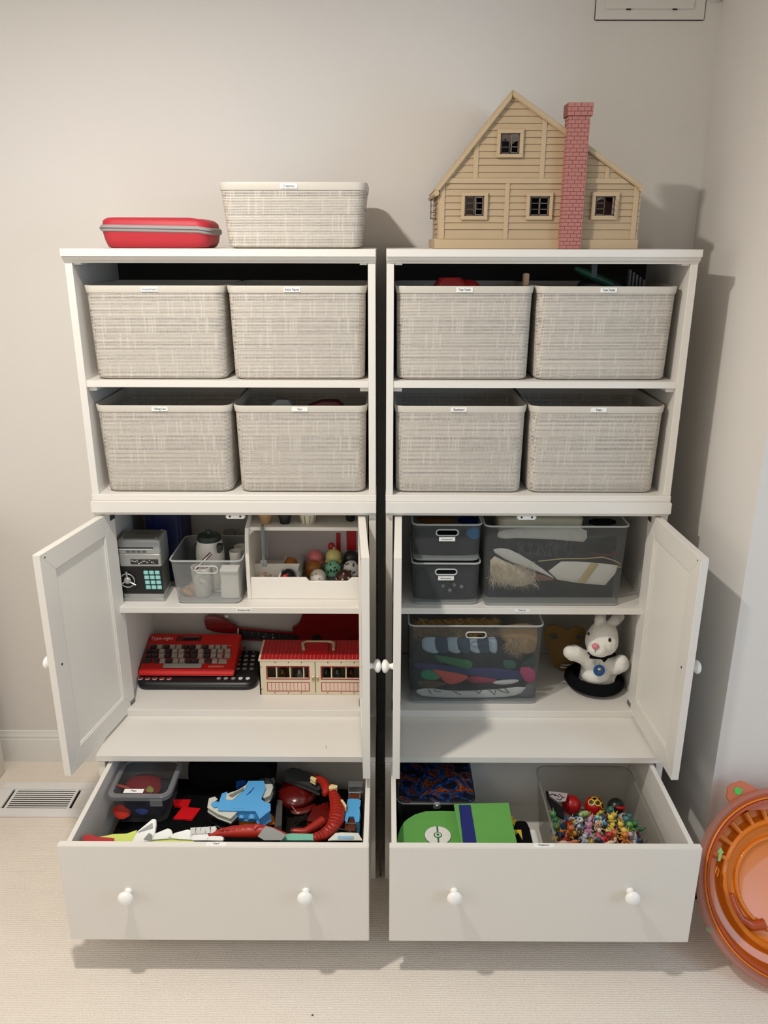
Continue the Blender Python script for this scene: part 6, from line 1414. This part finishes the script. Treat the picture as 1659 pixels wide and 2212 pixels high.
Rr = gz([(775,535),(1365,518),(1392,680),(1452,940)], zh_); Rr = Rr+[Vector((Rr[-1].x-.002, yfr, zh_)), Vector((gz([(860,940)], zh_)[0].x, yfr, zh_))]; Rr[0] = gz([(775,530)], zh_)[0]
solid(MB(), Rr, zd0+.0006).build('square_half', GR1, t, bevel=.005, smooth=45)
Bn = gz([(808,530),(944,528),(1010,935)], zh_+.0012); q = gz([(862,935)], zh_+.0012)[0]; Bn = Bn+[Vector((Bn[-1].x-.001, yfr+.002, zh_+.0012)), Vector((q.x-.002, yfr+.002, zh_+.0012))]
solid(MB(), Bn, zh_+.0002).build('navy_band', NV, t)
ec_ = gz([(566,884)], zl)[0]; wr = (gz([(722,884)], zl)[0]-gz([(410,884)], zl)[0]).length/2
DG = mat('emblem_green', (48,110,58), .6)
MB().lathe([(wr,0),(wr,.0010),(.0005,.0010)], ec_, 40).build('emblem_outline', DG, t); MB().lathe([(wr-.0012,.0008),(wr-.0012,.0016),(.0005,.0016)], ec_, 40).build('emblem_disc', WHP, t)
MB().box(ec_.x-.0022, ec_.x+.0022, ec_.y-wr+.001, ec_.y+wr-.001, zl+.0015, zl+.0022).build('emblem_line', DG, t)
MB().lathe([(.0105,.0018),(.0105,.0025),(.0005,.0025)], ec_, 28).build('emblem_ring', DG, t); MB().lathe([(.0076,.0022),(.0076,.003),(.0005,.003)], ec_, 28).build('emblem_center', WHP, t); MB().lathe([(.004,.0028),(.004,.0035),(.0005,.0035)], ec_, 20).build('emblem_dot', DG, t)
# black and yellow figure box right of it
t = thing('black_yellow_pouch', 'black and yellow soft pouch beside the green case', 'pouch', (Z(1118,1790,.30).x, Z(1118,1790,.30).y, zd0))
q = Z(1115, 1785, .30); xx = q.x+.004
MB().loft([rr(xx+.012,-.375,zd0+.0006,.022,.075,.015), rr(xx+.012,-.375,.28,.024,.078,.015), rr(xx+.010,-.375,.305,.016,.07,.012)]).build('pouch_body', FELT, t, smooth=50)
YL = mat('pouch_yellow', (214,182,48), .6)
for pts in ([(1430,815),(1530,815),(1545,930),(1500,850),(1440,850)], [(1408,690),(1470,700),(1455,760),(1415,740)], [(1400,650),(1440,660),(1420,690)]): P = gz(pts, .307); solid(MB(), P, .300).build('yellow_patch', YL, t)
P = Z(1152, 1806, .29); tag(MB().tube([(P.x, P.y-.03, P.z-.012), (P.x, P.y+.02, P.z-.012)], .016, 20).build('white_roll', WHP, None, (P.x, P.y, P.z-.028), smooth=50), 'white roll between the black pouch and the clear bin', 'roll')
MB_ = MB().box(P.x-.008, P.x+.02, P.y-.035, P.y+.03, zd0+.0006, P.z-.029); tag(MB_.build('white_carton', WHP, None, (P.x, P.y, zd0), bevel=.002), 'white carton under the white roll in the right drawer', 'carton')
# clear bin of small figures
bx_ = .845, 1.108; zt_ = .328
t = thing('clear_figure_bin', 'clear plastic bin full of small figures in the right drawer', 'bin', ((bx_[0]+bx_[1])/2, -.28, zd0))
cx, hx_ = sum(bx_)/2, (bx_[1]-bx_[0])/2; y0, y1 = -.452, -.105; cyy, hyy = (y0+y1)/2, (y1-y0)/2
CB2 = frosted('figure_bin_plastic', (190,188,180), .80, .2)
MB().loft([rr(cx,cyy,zd0+.001,hx_-.02,hyy-.02,.02), rr(cx,cyy,zd0+.005,hx_-.014,hyy-.014,.022), rr(cx,cyy,zt_,hx_,hyy,.028)], True, False).build('bin_wall', CB2, t, smooth=40)
MB().loft([rr(cx,cyy,zt_-.004,hx_+.004,hyy+.004,.03), rr(cx,cyy,zt_,hx_+.004,hyy+.004,.03), rr(cx,cyy,zt_+.001,hx_,hyy,.028), rr(cx,cyy,zt_-.002,hx_-.002,hyy-.002,.026)], False, False).build('rim', frosted('figure_bin_rim', (186,184,176), .6, .2), t, smooth=30)
# loose pieces under the figures: too many and too small to count
rnd = random.Random(12); PAL = [(200,60,40),(230,190,50),(90,140,200),(120,180,120),(230,220,210),(40,40,44),(210,130,170),(220,120,40)]
pm = [mat('bead_%d' % i, c_, .45) for i, c_ in enumerate(PAL)]; m = MB()
for k in range(420):
    m.mi = rnd.randrange(len(pm)); m.ell((rnd.uniform(cx-hx_+.035, cx+hx_-.04), rnd.uniform(-.42, -.18), rnd.uniform(zd0+.02, .255)), (rnd.uniform(.006,.013), rnd.uniform(.006,.013), rnd.uniform(.005,.010)), 8, 5)
tag(m.build('small_toy_pieces', pm, None, (cx, -.3, zd0+.01), smooth=60), 'mixed small plastic toy pieces filling the clear bin under the figures', 'toy pieces', kind='stuff')
# ---------------------------------------------------------------- the small figures
S8 = (5.53, 1150, 1660)
def F8(x, y, z): return Z(*px5([(x, y)], *S8)[0], z)
def fcol(rgb):
    g = sum(rgb)/3; rgb = tuple(int(a*.84+g*.14) for a in rgb)
    return mat('fig_%d_%d_%d' % rgb, rgb, .4, vary=.03)
def ball(name, label, x, y, z, r, m, cat='ball', extra=None):
    c = F8(x, y, z); t = thing(name, label, cat, (c.x, c.y, c.z-r)); MB().ell(c, r, 26, 16).build('ball_shell', m, t, smooth=60)
    if extra: extra(t, c, r)
    return t
ball('red_toy_ball', 'plain red toy ball at the left back of the figure bin', 465, 435, .262, .0265, mat('ball_red', (172,14,18), .35))
def ex1(t, c, r):
    for a, e in ((-2.4, .95), (-1.2, 1.0), (-.55, .45), (-1.75, 1.45)):
        d = Vector((math.cos(a)*math.cos(e), math.sin(a)*math.cos(e), math.sin(e))); M = d.to_track_quat('Z','Y').to_matrix()
        MB().lathe([(r*.36, -.003), (r*.36, .0008), (r*.26, .0012), (r*.24, .0002), (r*.2, -.002)], c+d*r*.955, 18, M).build('yellow_ring', mat('ball_yellow', (220,186,50), .35), t, smooth=50)
        MB().lathe([(r*.25, -.002), (r*.24, .0008), (.0005, .0012)], c+d*r*.965, 16, M).build('black_dot', BLACK, t, smooth=50)
ball('ringed_toy_ball', 'red toy ball with yellow rings and black dots in the figure bin', 735, 450, .262, .0265, mat('ball_red', (172,14,18), .35), extra=ex1)
def ex2(t, c, r):
    P = [c+Vector((r*1.0*math.sin(a), -r*.55, r*.82*math.cos(a)*0+r*.45)) for a in (-.3, 0)]
    m = MB(); M = Matrix.Rotation(-.25, 3, 'Y')
    pts = []
    for a in [-.2+.1*k for k in range(14)]:
        d = Vector((math.sin(a)*.95, -math.cos(a)*.72, .42-a*.22)).normalized(); pts.append(c+d*r*.97)
    m.tube(pts, .0045, 8); m.build('red_band', mat('band_red', (196,20,24), .4), t, smooth=60)
ball('black_toy_ball', 'black toy ball with a red band at the right back of the bin', 998, 455, .262, .0235, mat('ball_black', (28,30,28), .3), extra=ex2)
ball('cream_toy_ball', 'cream and black toy ball half hidden at the right of the bin', 1090, 610, .262, .017, mat('ball_cream', (196,188,160), .35), extra=lambda t, c, r: MB().lathe([(r*.5,0),(r*.45,.001),(.0005,.0016)], c+Vector((0,-r*.45,r*.86)), 18, Vector((0,-.45,.86)).to_track_quat('Z','Y').to_matrix()).build('black_patch', BLACK, t, smooth=60))
P = F8(290, 330, .30); tag(flat(MB(), px5([(188,270),(420,295),(400,390),(310,395),(215,330)], *S8), .303, .0012).build('printed_paper', mat('paper_mauve', (176,164,160), .7), None, (P.x,P.y,.30)), 'pale paper slip with black scribbles at the back of the bin', 'paper')
m_ = MB(); flat(m_, px5([(160,268),(188,270),(200,340),(380,480),(380,600),(250,520),(180,360)], *S8), .297, .006); tag(m_.build('black_card', BLACK, None, (P.x-.01, P.y-.03, .291)), 'black card standing at the left inside the figure bin', 'card')
for i, pts in enumerate(([(200,325),(240,305),(280,330)], [(265,310),(300,325),(320,345)], [(320,305),(350,335),(385,350)], [(285,360),(330,380),(360,350)], [(345,345),(330,372)])):
    pass
w_ = thing('scribble_marks', 'black brush marks on the pale paper slip', 'print', (P.x, P.y, .3035))
for pts in ([(200,325),(240,305),(280,330)], [(265,310),(300,325),(320,345)], [(320,305),(350,335),(385,350)], [(285,360),(330,380),(360,350)]): MB().tube([F8(a, b, .3040) for a, b in pts], .0012, 5).build('stroke', BLACK, w_)
def limb(a, b, r0, r1): return ('t', [a, b], [r0, r1])
def figure(label, x, y, z, rgb, kind='sit', s=1.0, rot=0, c2=None, extra=(), tilt=(0,0)):
    """small moulded animal figure; built around the origin, then placed and turned"""
    c = F8(x, y, z); S = .011*s
    t = thing('toy_figure', label, 'toy figure', (c.x, c.y, c.z-S*1.2), group='small figures in the clear bin')
    WL[t] = Vector((0,0,0)); V = lambda a, b, d: Vector((a, b, d))*S
    m1 = fcol(rgb); m2 = fcol(c2) if c2 else m1
    parts = []
    if kind == 'sit':      # upright round figure, big head
        parts = [('e', V(0,0,.9), (S*.62,S*.55,S*.75)), ('e', V(0,-.1,2.0), (S*.72,S*.66,S*.66)), limb(V(-.4,-.2,1.2), V(-.95,-.6,1.0), S*.2, S*.16), limb(V(.4,-.2,1.2), V(.95,-.6,1.0), S*.2, S*.16),
                 limb(V(-.35,-.1,.4), V(-.5,-.55,.15), S*.28, S*.22), limb(V(.35,-.1,.4), V(.5,-.55,.15), S*.28, S*.22)]
    elif kind == 'quad':   # four legs
        parts = [('e', V(0,.3,1.0), (S*.6,S*.95,S*.55)), ('e', V(0,-.85,1.5), (S*.62,S*.55,S*.55))]+[limb(V(a,b,.8), V(a*1.15,b*1.1,.1), S*.24, S*.2) for a in (-.42,.42) for b in (-.4,.95)]
    elif kind == 'bird':
        parts = [('e', V(0,0,.8), (S*.6,S*.8,S*.6)), ('e', V(0,-.6,1.5), (S*.42,S*.42,S*.42)), limb(V(0,-.9,1.45), V(0,-1.4,1.35), S*.14, S*.05), limb(V(.5,0,1), V(1.3,.3,1.5), S*.2, S*.08), limb(V(-.5,0,1), V(-1.3,.3,1.5), S*.2, S*.08)]
    elif kind == 'long':   # lying creature with a tail
        parts = [('t', [V(-1.3,0,.5), V(-.6,.1,.7), V(.2,0,.8), V(1,.0,.7), V(1.8,.3,.9)], [S*.42,S*.6,S*.55,S*.3,S*.1]), ('e', V(-1.5,-.1,.7), (S*.55,S*.5,S*.5))]
    blob('figure_body', m1, t, parts, S*.13, 3, local=True)
    hd = {'sit': V(0,-.1,2.0), 'quad': V(0,-.85,1.5), 'bird': V(0,-.6,1.5), 'long': V(-1.5,-.1,.7)}[kind]; hr = {'sit': .66, 'quad': .56, 'bird': .42, 'long': .5}[kind]*S
    for e in (-1, 1): MB().ell(hd+Vector((e*hr*.42, -hr*.84, hr*.18)), (hr*.16,hr*.1,hr*.2), 8, 6).build('eye', BLACK, t, local=True, smooth=60)
    for ex in extra:
        if ex == 'ears':
            for e in (-1, 1): MB().tube([hd+Vector((e*hr*.5,0,hr*.6)), hd+Vector((e*hr*1.0,hr*.1,hr*1.7))], [hr*.28, hr*.06], 8).build('ear', m1, t, local=True, smooth=60)
        if ex == 'round_ears':
            for e in (-1, 1): MB().ell(hd+Vector((e*hr*.75,0,hr*.7)), (hr*.36,hr*.18,hr*.36), 10, 6).build('ear', m2, t, local=True, smooth=60)
        if ex == 'stripes':
            for k in range(2): MB().tube([V(-.4,.45-.1*k,1.2-.35*k), V(0,.62,1.25-.35*k), V(.4,.45,1.2-.35*k)] if kind == 'sit' else [V(-.4,.1+.5*k,1.4), V(0,.1+.5*k,1.58), V(.4,.1+.5*k,1.4)], S*.1, 6).build('stripe', m2, t, local=True, smooth=60)
            MB().ell(hd+Vector((0,0,hr*.95)), (hr*.35,hr*.2,hr*.12), 8, 6).build('head_mark', m2, t, local=True, smooth=60)
        if ex == 'belly': MB().ell(V(0,-.42,.85), (S*.4,S*.2,S*.5), 12, 8).build('belly', m2, t, local=True, smooth=60)
        if ex == 'tail': MB().tube([V(0,.5,.5), V(.3,1.1,.9), V(.1,1.5,1.7)], [S*.2,S*.24,S*.08], 8).build('tail', m1, t, local=True, smooth=60)
        if ex == 'spots':
            for a in range(6): d = Vector((math.cos(a*1.1), math.sin(a*2.0)*.6, .7)).normalized(); MB().ell(V(0,.2,1.0)+Vector((d.x*S*.6, d.y*S*.9, d.z*S*.52)), S*.16, 8, 6).build('spot', m2, t, local=True, smooth=60)
        if ex == 'leaf': MB().loft([[V(-.1,0,2.4), V(.1,0,2.4), V(.1,.1,2.4)], [V(-.5,.1,3.0), V(.5,.1,3.0), V(.1,.3,3.0)], [V(-.05,.3,3.8), V(.05,.3,3.8), V(0,.35,3.8)]]).build('leaf', m2, t, local=True)
        if ex == 'wings':
            for e in (-1, 1): MB().add([V(e*.2,.5,1.2), V(e*1.6,.8,2.6), V(e*2.0,.7,1.4), V(e*1.2,.6,.6), V(e*.2,.6,1.2), V(e*1.6,.9,2.6), V(e*2.0,.8,1.4), V(e*1.2,.7,.6)], [(0,1,2,3),(7,6,5,4),(0,4,5,1),(1,5,6,2),(2,6,7,3),(3,7,4,0)]).build('wing', m2, t, local=True)
        if ex == 'bulb': MB().ell(V(0,.6,1.7), (S*.6,S*.6,S*.5), 12, 8).build('bulb', m2, t, local=True, smooth=60)
        if ex == 'beak': MB().tube([hd+Vector((0,-hr*.8,-hr*.1)), hd+Vector((0,-hr*1.5,-hr*.3))], [hr*.3, hr*.06], 8).build('beak', m2, t, local=True, smooth=60)
    t.location = c-Vector((0,0,S*1.2)); t.rotation_euler = (tilt[0], tilt[1], rot)
    return t
FIG = [
 ('green leafy figure at the left edge of the bin', 300, 590, .285, (86,150,74), 'sit', 1.25, .3, (70,126,96), ('ears','belly')),
 ('yellow bit of a figure peeking behind the orange winged one', 345, 690, .275, (222,190,50), 'sit', .7, .5, None, ()),
 ('orange winged figure with teal wing membrane, front left', 420, 740, .285, (206,98,40), 'sit', 1.25, .2, (32,76,104), ('wings','tail')),
 ('white figure with black patches near the left', 520, 625, .288, (214,208,200), 'sit', 1.2, .5, (40,36,36), ('round_ears','spots')),
 ('white and grey striped figure below the patched one', 530, 700, .283, (196,192,186), 'quad', 1.0, .8, (50,46,46), ('stripes',)),
 ('dark grey figure behind the pink one', 640, 625, .280, (112,104,100), 'quad', 1.1, -.5, (60,54,52), ('tail',)),
 ('brown-black figure between white and pink figures', 575, 745, .278, (62,46,36), 'quad', 1.0, .2, (180,170,90), ('spots',)),
 ('pink lilac figure with a round head, centre', 690, 740, .288, (196,132,160), 'sit', 1.15, -.3, (214,150,178), ('round_ears','tail')),
 ('small pale pink twisted figure behind the centre', 705, 580, .285, (208,166,186), 'long', .9, .9, None, ()),
 ('aqua mint figure with little arms', 800, 590, .288, (130,206,178), 'sit', .85, .1, None, ('ears',)),
 ('yellow star-shaped figure under the ringed ball', 775, 525, .280, (216,184,52), 'sit', .85, .3, None, ('ears',)),
 ('pale green long stick-shaped figure', 640, 525, .292, (166,190,110), 'long', 1.25, .55, None, ()),
 ('black and beige figure left of the green stick', 580, 500, .280, (90,82,64), 'sit', .85, 0, (160,150,110), ('belly',)),
 ('white round figure behind the brown-faced one', 755, 660, .282, (222,214,204), 'sit', .95, .4, None, ()),
 ('peach and cream round-headed figure in the centre', 800, 725, .292, (196,148,112), 'sit', 1.2, .1, (236,226,206), ('belly','round_ears')),
 ('white and blue winged figure right of the centre', 845, 640, .286, (214,218,222), 'bird', 1.0, .5, (70,110,160), ('wings',)),
 ('teal blue small figure beside the peach one', 885, 680, .286, (72,128,150), 'sit', .85, -.2, None, ('ears',)),
 ('teal figure in front of the black ball', 960, 500, .290, (70,128,130), 'quad', 1.25, .4, (52,110,84), ('bulb',)),
 ('dark green figure under the teal one', 900, 520, .276, (40,76,48), 'quad', .9, -.6, None, ()),
 ('yellow figure with black ear tips, behind the others', 935, 590, .292, (236,204,60), 'sit', 1.05, .4, (70,44,26), ('ears','stripes')),
 ('yellow striped figure with its back turned, upper', 960, 640, .296, (238,206,64), 'sit', 1.1, 2.7, (80,48,28), ('ears','stripes')),
 ('yellow striped figure lying sideways in the middle', 955, 705, .296, (236,204,60), 'quad', 1.1, 1.9, (76,44,26), ('stripes','tail')),
 ('yellow striped figure facing right, lower', 1065, 700, .298, (240,208,66), 'sit', 1.1, 2.2, (80,46,28), ('ears','stripes')),
 ('yellow figure with raised tail beside the orange one', 1100, 770, .298, (238,202,58), 'sit', 1.15, -.8, (226,180,50), ('tail',)),
 ('brown and yellow curled figure under the cream ball', 1045, 625, .286, (150,96,40), 'quad', .8, .2, (220,180,60), ('spots',)),
 ('teal green figure at the right of the bin', 1150, 620, .288, (82,140,138), 'quad', 1.25, -.7, (60,118,120), ('ears','bulb')),
 ('light green round figure at the right', 1195, 710, .292, (112,180,80), 'sit', 1.2, -.3, (60,140,60), ('round_ears',)),
 ('dark green leaf-backed figure at the far right', 1270, 700, .285, (44,108,56), 'long', 1.3, -.4, (58,132,66), ('bulb',)),
 ('small white-grey paw-shaped figure below the yellow ones', 1000, 755, .294, (190,190,190), 'long', .8, .2, None, ()),
 ('small white figure left of the grey paw figure', 945, 765, .290, (214,212,208), 'long', .7, -.4, None, ()),
 ('red round figure at the front centre', 880, 815, .296, (206,44,40), 'sit', 1.2, .1, (170,30,30), ('round_ears',)),
 ('red and pink flat figure left of the red one', 790, 800, .290, (214,70,88), 'quad', .95, .6, None, ('tail',)),
 ('orange figure with pale belly at the front', 985, 825, .296, (222,110,40), 'sit', 1.15, .2, (236,210,170), ('belly','ears')),
 ('orange bulging figure beside the lilac one at the front', 1115, 835, .296, (226,128,40), 'sit', 1.2, -.5, None, ('tail',)),
 ('pale pink figure at the right front', 1185, 800, .296, (212,172,180), 'sit', 1.0, -.2, (226,190,196), ('ears',)),
 ('pale blue crescent-shaped figure at the right front', 1245, 810, .294, (160,178,192), 'long', 1.0, 1.2, None, ()),
 ('maroon figure behind the pale blue crescent', 1275, 785, .280, (116,56,58), 'sit', .9, 0, None, ()),
 ('clear grey bubble-like figure at the front left', 600, 845, .292, (150,160,164), 'quad', 1.05, .2, (180,190,194), ('bulb',)),
 ('lilac grey twisted figure at the front', 715, 815, .290, (150,128,134), 'quad', .9, 1.0, None, ()),
 ('dark slate figure at the front centre', 770, 850, .284, (64,72,76), 'quad', 1.05, -.2, None, ()),
 ('small orange foot-shaped figure at the front left', 515, 860, .292, (216,112,52), 'long', .8, .3, None, ()),
 ('small peach figure at the extreme front left', 385, 865, .290, (220,170,140), 'long', .85, 0, None, ()),
 ('slate blue figure at the extreme front right', 1290, 865, .288, (56,70,84), 'quad', 1.0, .4, (90,130,150), ('spots',)),
 ('pale cream foot-like figure at the front, right of centre', 950, 870, .294, (232,196,168), 'long', .8, .1, None, ()),
 ('white and brown speckled figure beside the green stick', 470, 580, .280, (186,178,168), 'bird', .9, .9, (90,80,70), ('spots',)),
 ('lime green figure at the far left front', 300, 690, .272, (110,160,60), 'sit', .85, .2, None, ('ears',)),
 ('dark navy figure left of the orange winged figure', 330, 790, .270, (40,48,80), 'quad', .95, .5, None, ()),
 ('golden brown figure in the gap behind the peach one', 700, 660, .276, (128,92,50), 'quad', .9, .2, None, ('ears',)),
]
for i, f in enumerate(FIG):
    lab, x, y, z, rgb, kind, s, rot, c2, ex = f
    figure(lab, x, y, z, rgb, kind, s, rot, c2, ex, tilt=(((i*37) % 7-3)*.12, ((i*53) % 9-4)*.10))

# ================================================================ orange stadium toy on the floor
r = .24; th = math.radians(35); ya = 0; base = Vector((1.44, -.57, .012))
u = Vector((math.cos(ya), math.sin(ya), 0)); nh = Vector((-math.sin(ya), math.cos(ya), 0)); v = nh*math.sin(th)+Vector((0,0,1))*math.cos(th); w_ = u.cross(v)
ctr = base+v*r; M = Matrix((u, v, w_)).transposed()
OR1 = mat('glossy_orange', (226,124,26), .28, coat=.3, vary=.05, scale=5); OR2 = mat('glossy_orange_deep', (178,70,18), .25, coat=.4, vary=.08, scale=6); OR3 = frosted('pinkish_clear_plastic', (226,176,160), .58, .2)
t = thing('toy_arena', 'round translucent orange plastic toy arena standing against the wall', 'toy arena', base)
def LP(x, y, z=0): return ctr+u*x+v*y+w_*z
m = MB(); m.lathe([(r*.955,-.010),(r,-.006),(r,.004),(r*.985,.010),(r*.96,.011),(r*.945,.004),(r*.90,-.004),(r*.87,-.012),(r*.87,-.015),(r*.955,-.014),(r*.955,-.010)], ctr, 72, M, False); m.build('outer_ring', OR3, t, smooth=40)
m = MB(); m.lathe([(r*.93,-.010),(r*.915,.004),(r*.90,.006),(r*.885,-.004),(r*.87,-.028),(r*.83,-.044),(r*.79,-.048),(r*.72,-.050),(r*.69,-.044),(r*.67,-.030),(r*.64,-.026),(r*.62,-.030),(r*.60,-.042),(r*.56,-.047),(r*.40,-.053),(r*.2,-.056),(.001,-.057),(.001,-.060),(r*.4,-.056),(r*.7,-.055),(r*.85,-.045),(r*.89,-.012),(r*.93,-.010)], ctr, 72, M, False); m.build('bowl', OR1, t, smooth=35)
m = MB(); m.lathe([(r*.885,-.003),(r*.87,-.0),(r*.855,-.020),(r*.81,-.040),(r*.80,-.041),(r*.845,-.018),(r*.86,.004),(r*.89,.003)], ctr, 72, M, False); m.build('deep_wall', OR2, t, smooth=35)
# moulded ribs at the upper left of the bowl
for k in range(5):
    a = math.radians(100+14*k); MB().tube([LP(math.cos(a)*r*.66, math.sin(a)*r*.66, -.034), LP(math.cos(a)*r*.80, math.sin(a)*r*.80, -.040)], [.006,.009], 8).build('rib', OR1, t, smooth=60)
P = [LP(math.cos(math.radians(a))*r*.50, math.sin(math.radians(a))*r*.48, -.048) for a in range(95, 262, 8)]; MB().tube(P, .006, 8).build('floor_ridge', OR1, t, smooth=60)
P = [LP(math.cos(math.radians(a))*r*rr_, math.sin(math.radians(a))*r*rr_, -.036) for a, rr_ in ((188,.60),(200,.60),(212,.60),(224,.56),(234,.46))]; MB().tube(P, [.010,.010,.010,.012,.014], 8).build('shadow_curve', OR2, t, smooth=60)  # deep orange curve stands in for a shadow inside the bowl
# tab at the top left
tb = [on_plane(px, py, ctr, w_) for px, py in ((1574,1722),(1577,1701),(1585,1694),(1604,1688),(1640,1707),(1690,1708),(1700,1745),(1590,1750))]
k = len(tb); mt = MB(); mt.add([p-w_*.0065 for p in tb]+[p-w_*.0115 for p in tb], [tuple(range(k)), tuple(range(2*k-1,k-1,-1))]+[(i,(i+1)%k,(i+1)%k+k,i+k) for i in range(k)]); mt.build('corner_tab', frosted('tab_orange', (232,138,88), .25, .25), t, bevel=.002)
GA = mat('sticker_green', (70,190,70), .5)
def dec(pix, off, m, name):
    mb = MB(); slab_px(mb, pix, ctr+w_*off, w_, .0015); return mb.build(name, m, t)
dec([(1586,1703),(1594,1699),(1597,1703),(1604,1705),(1602,1714),(1596,1717),(1588,1714)], -.0045, GA, 'green_sticker')
dec([(1557,1830),(1564,1843),(1560,1843),(1556,1861),(1550,1859),(1554,1842),(1549,1841)], .008, mat('arrow_green', (150,190,110), .5), 'arrow_sticker')
dec([(1527,2001),(1538,2007),(1534,2016),(1524,2008)], .008, mat('sage_sticker', (110,130,90), .5), 'edge_sticker')
P = [on_plane(px, py, ctr-w_*.01, w_) for px, py in ((1548,1872),(1545,1885),(1549,1893),(1553,1880),(1548,1872))]; MB().tube(P, .0022, 6).build('slot_rim', OR1, t, smooth=60)

# ---------------------------------------------------------------- small leftovers
t_ = thing('hanging_string', 'thin brown string hanging in the gap between the two units', 'string', (.402, -.16, 0))
MB().tube([(.4035, -.186, .30), (.4015, -.188, .20), (.405, -.190, .15), (.4015, -.186, .09), (.402, -.178, .003)], [.0008, .0008, .0012, .0022, .0022], 6).build('cord', mat('cord_brown', (92, 62, 46), .7), t_, smooth=60)
q = at(705, 1614, 'z', ZB); tag(MB().tube([(q.x-.003, q.y+.006, ZB+.0008), (q.x+.001, q.y+.003, ZB+.0008), (q.x+.001, q.y-.002, ZB+.0008), (q.x-.002, q.y-.005, ZB+.0008)], .0004, 5).build('hair_clipping', mat('dark_hair', (90, 78, 60), .7), None, (q.x, q.y, ZB)), 'tiny curved hair lying on the left drawer base top', 'hair')
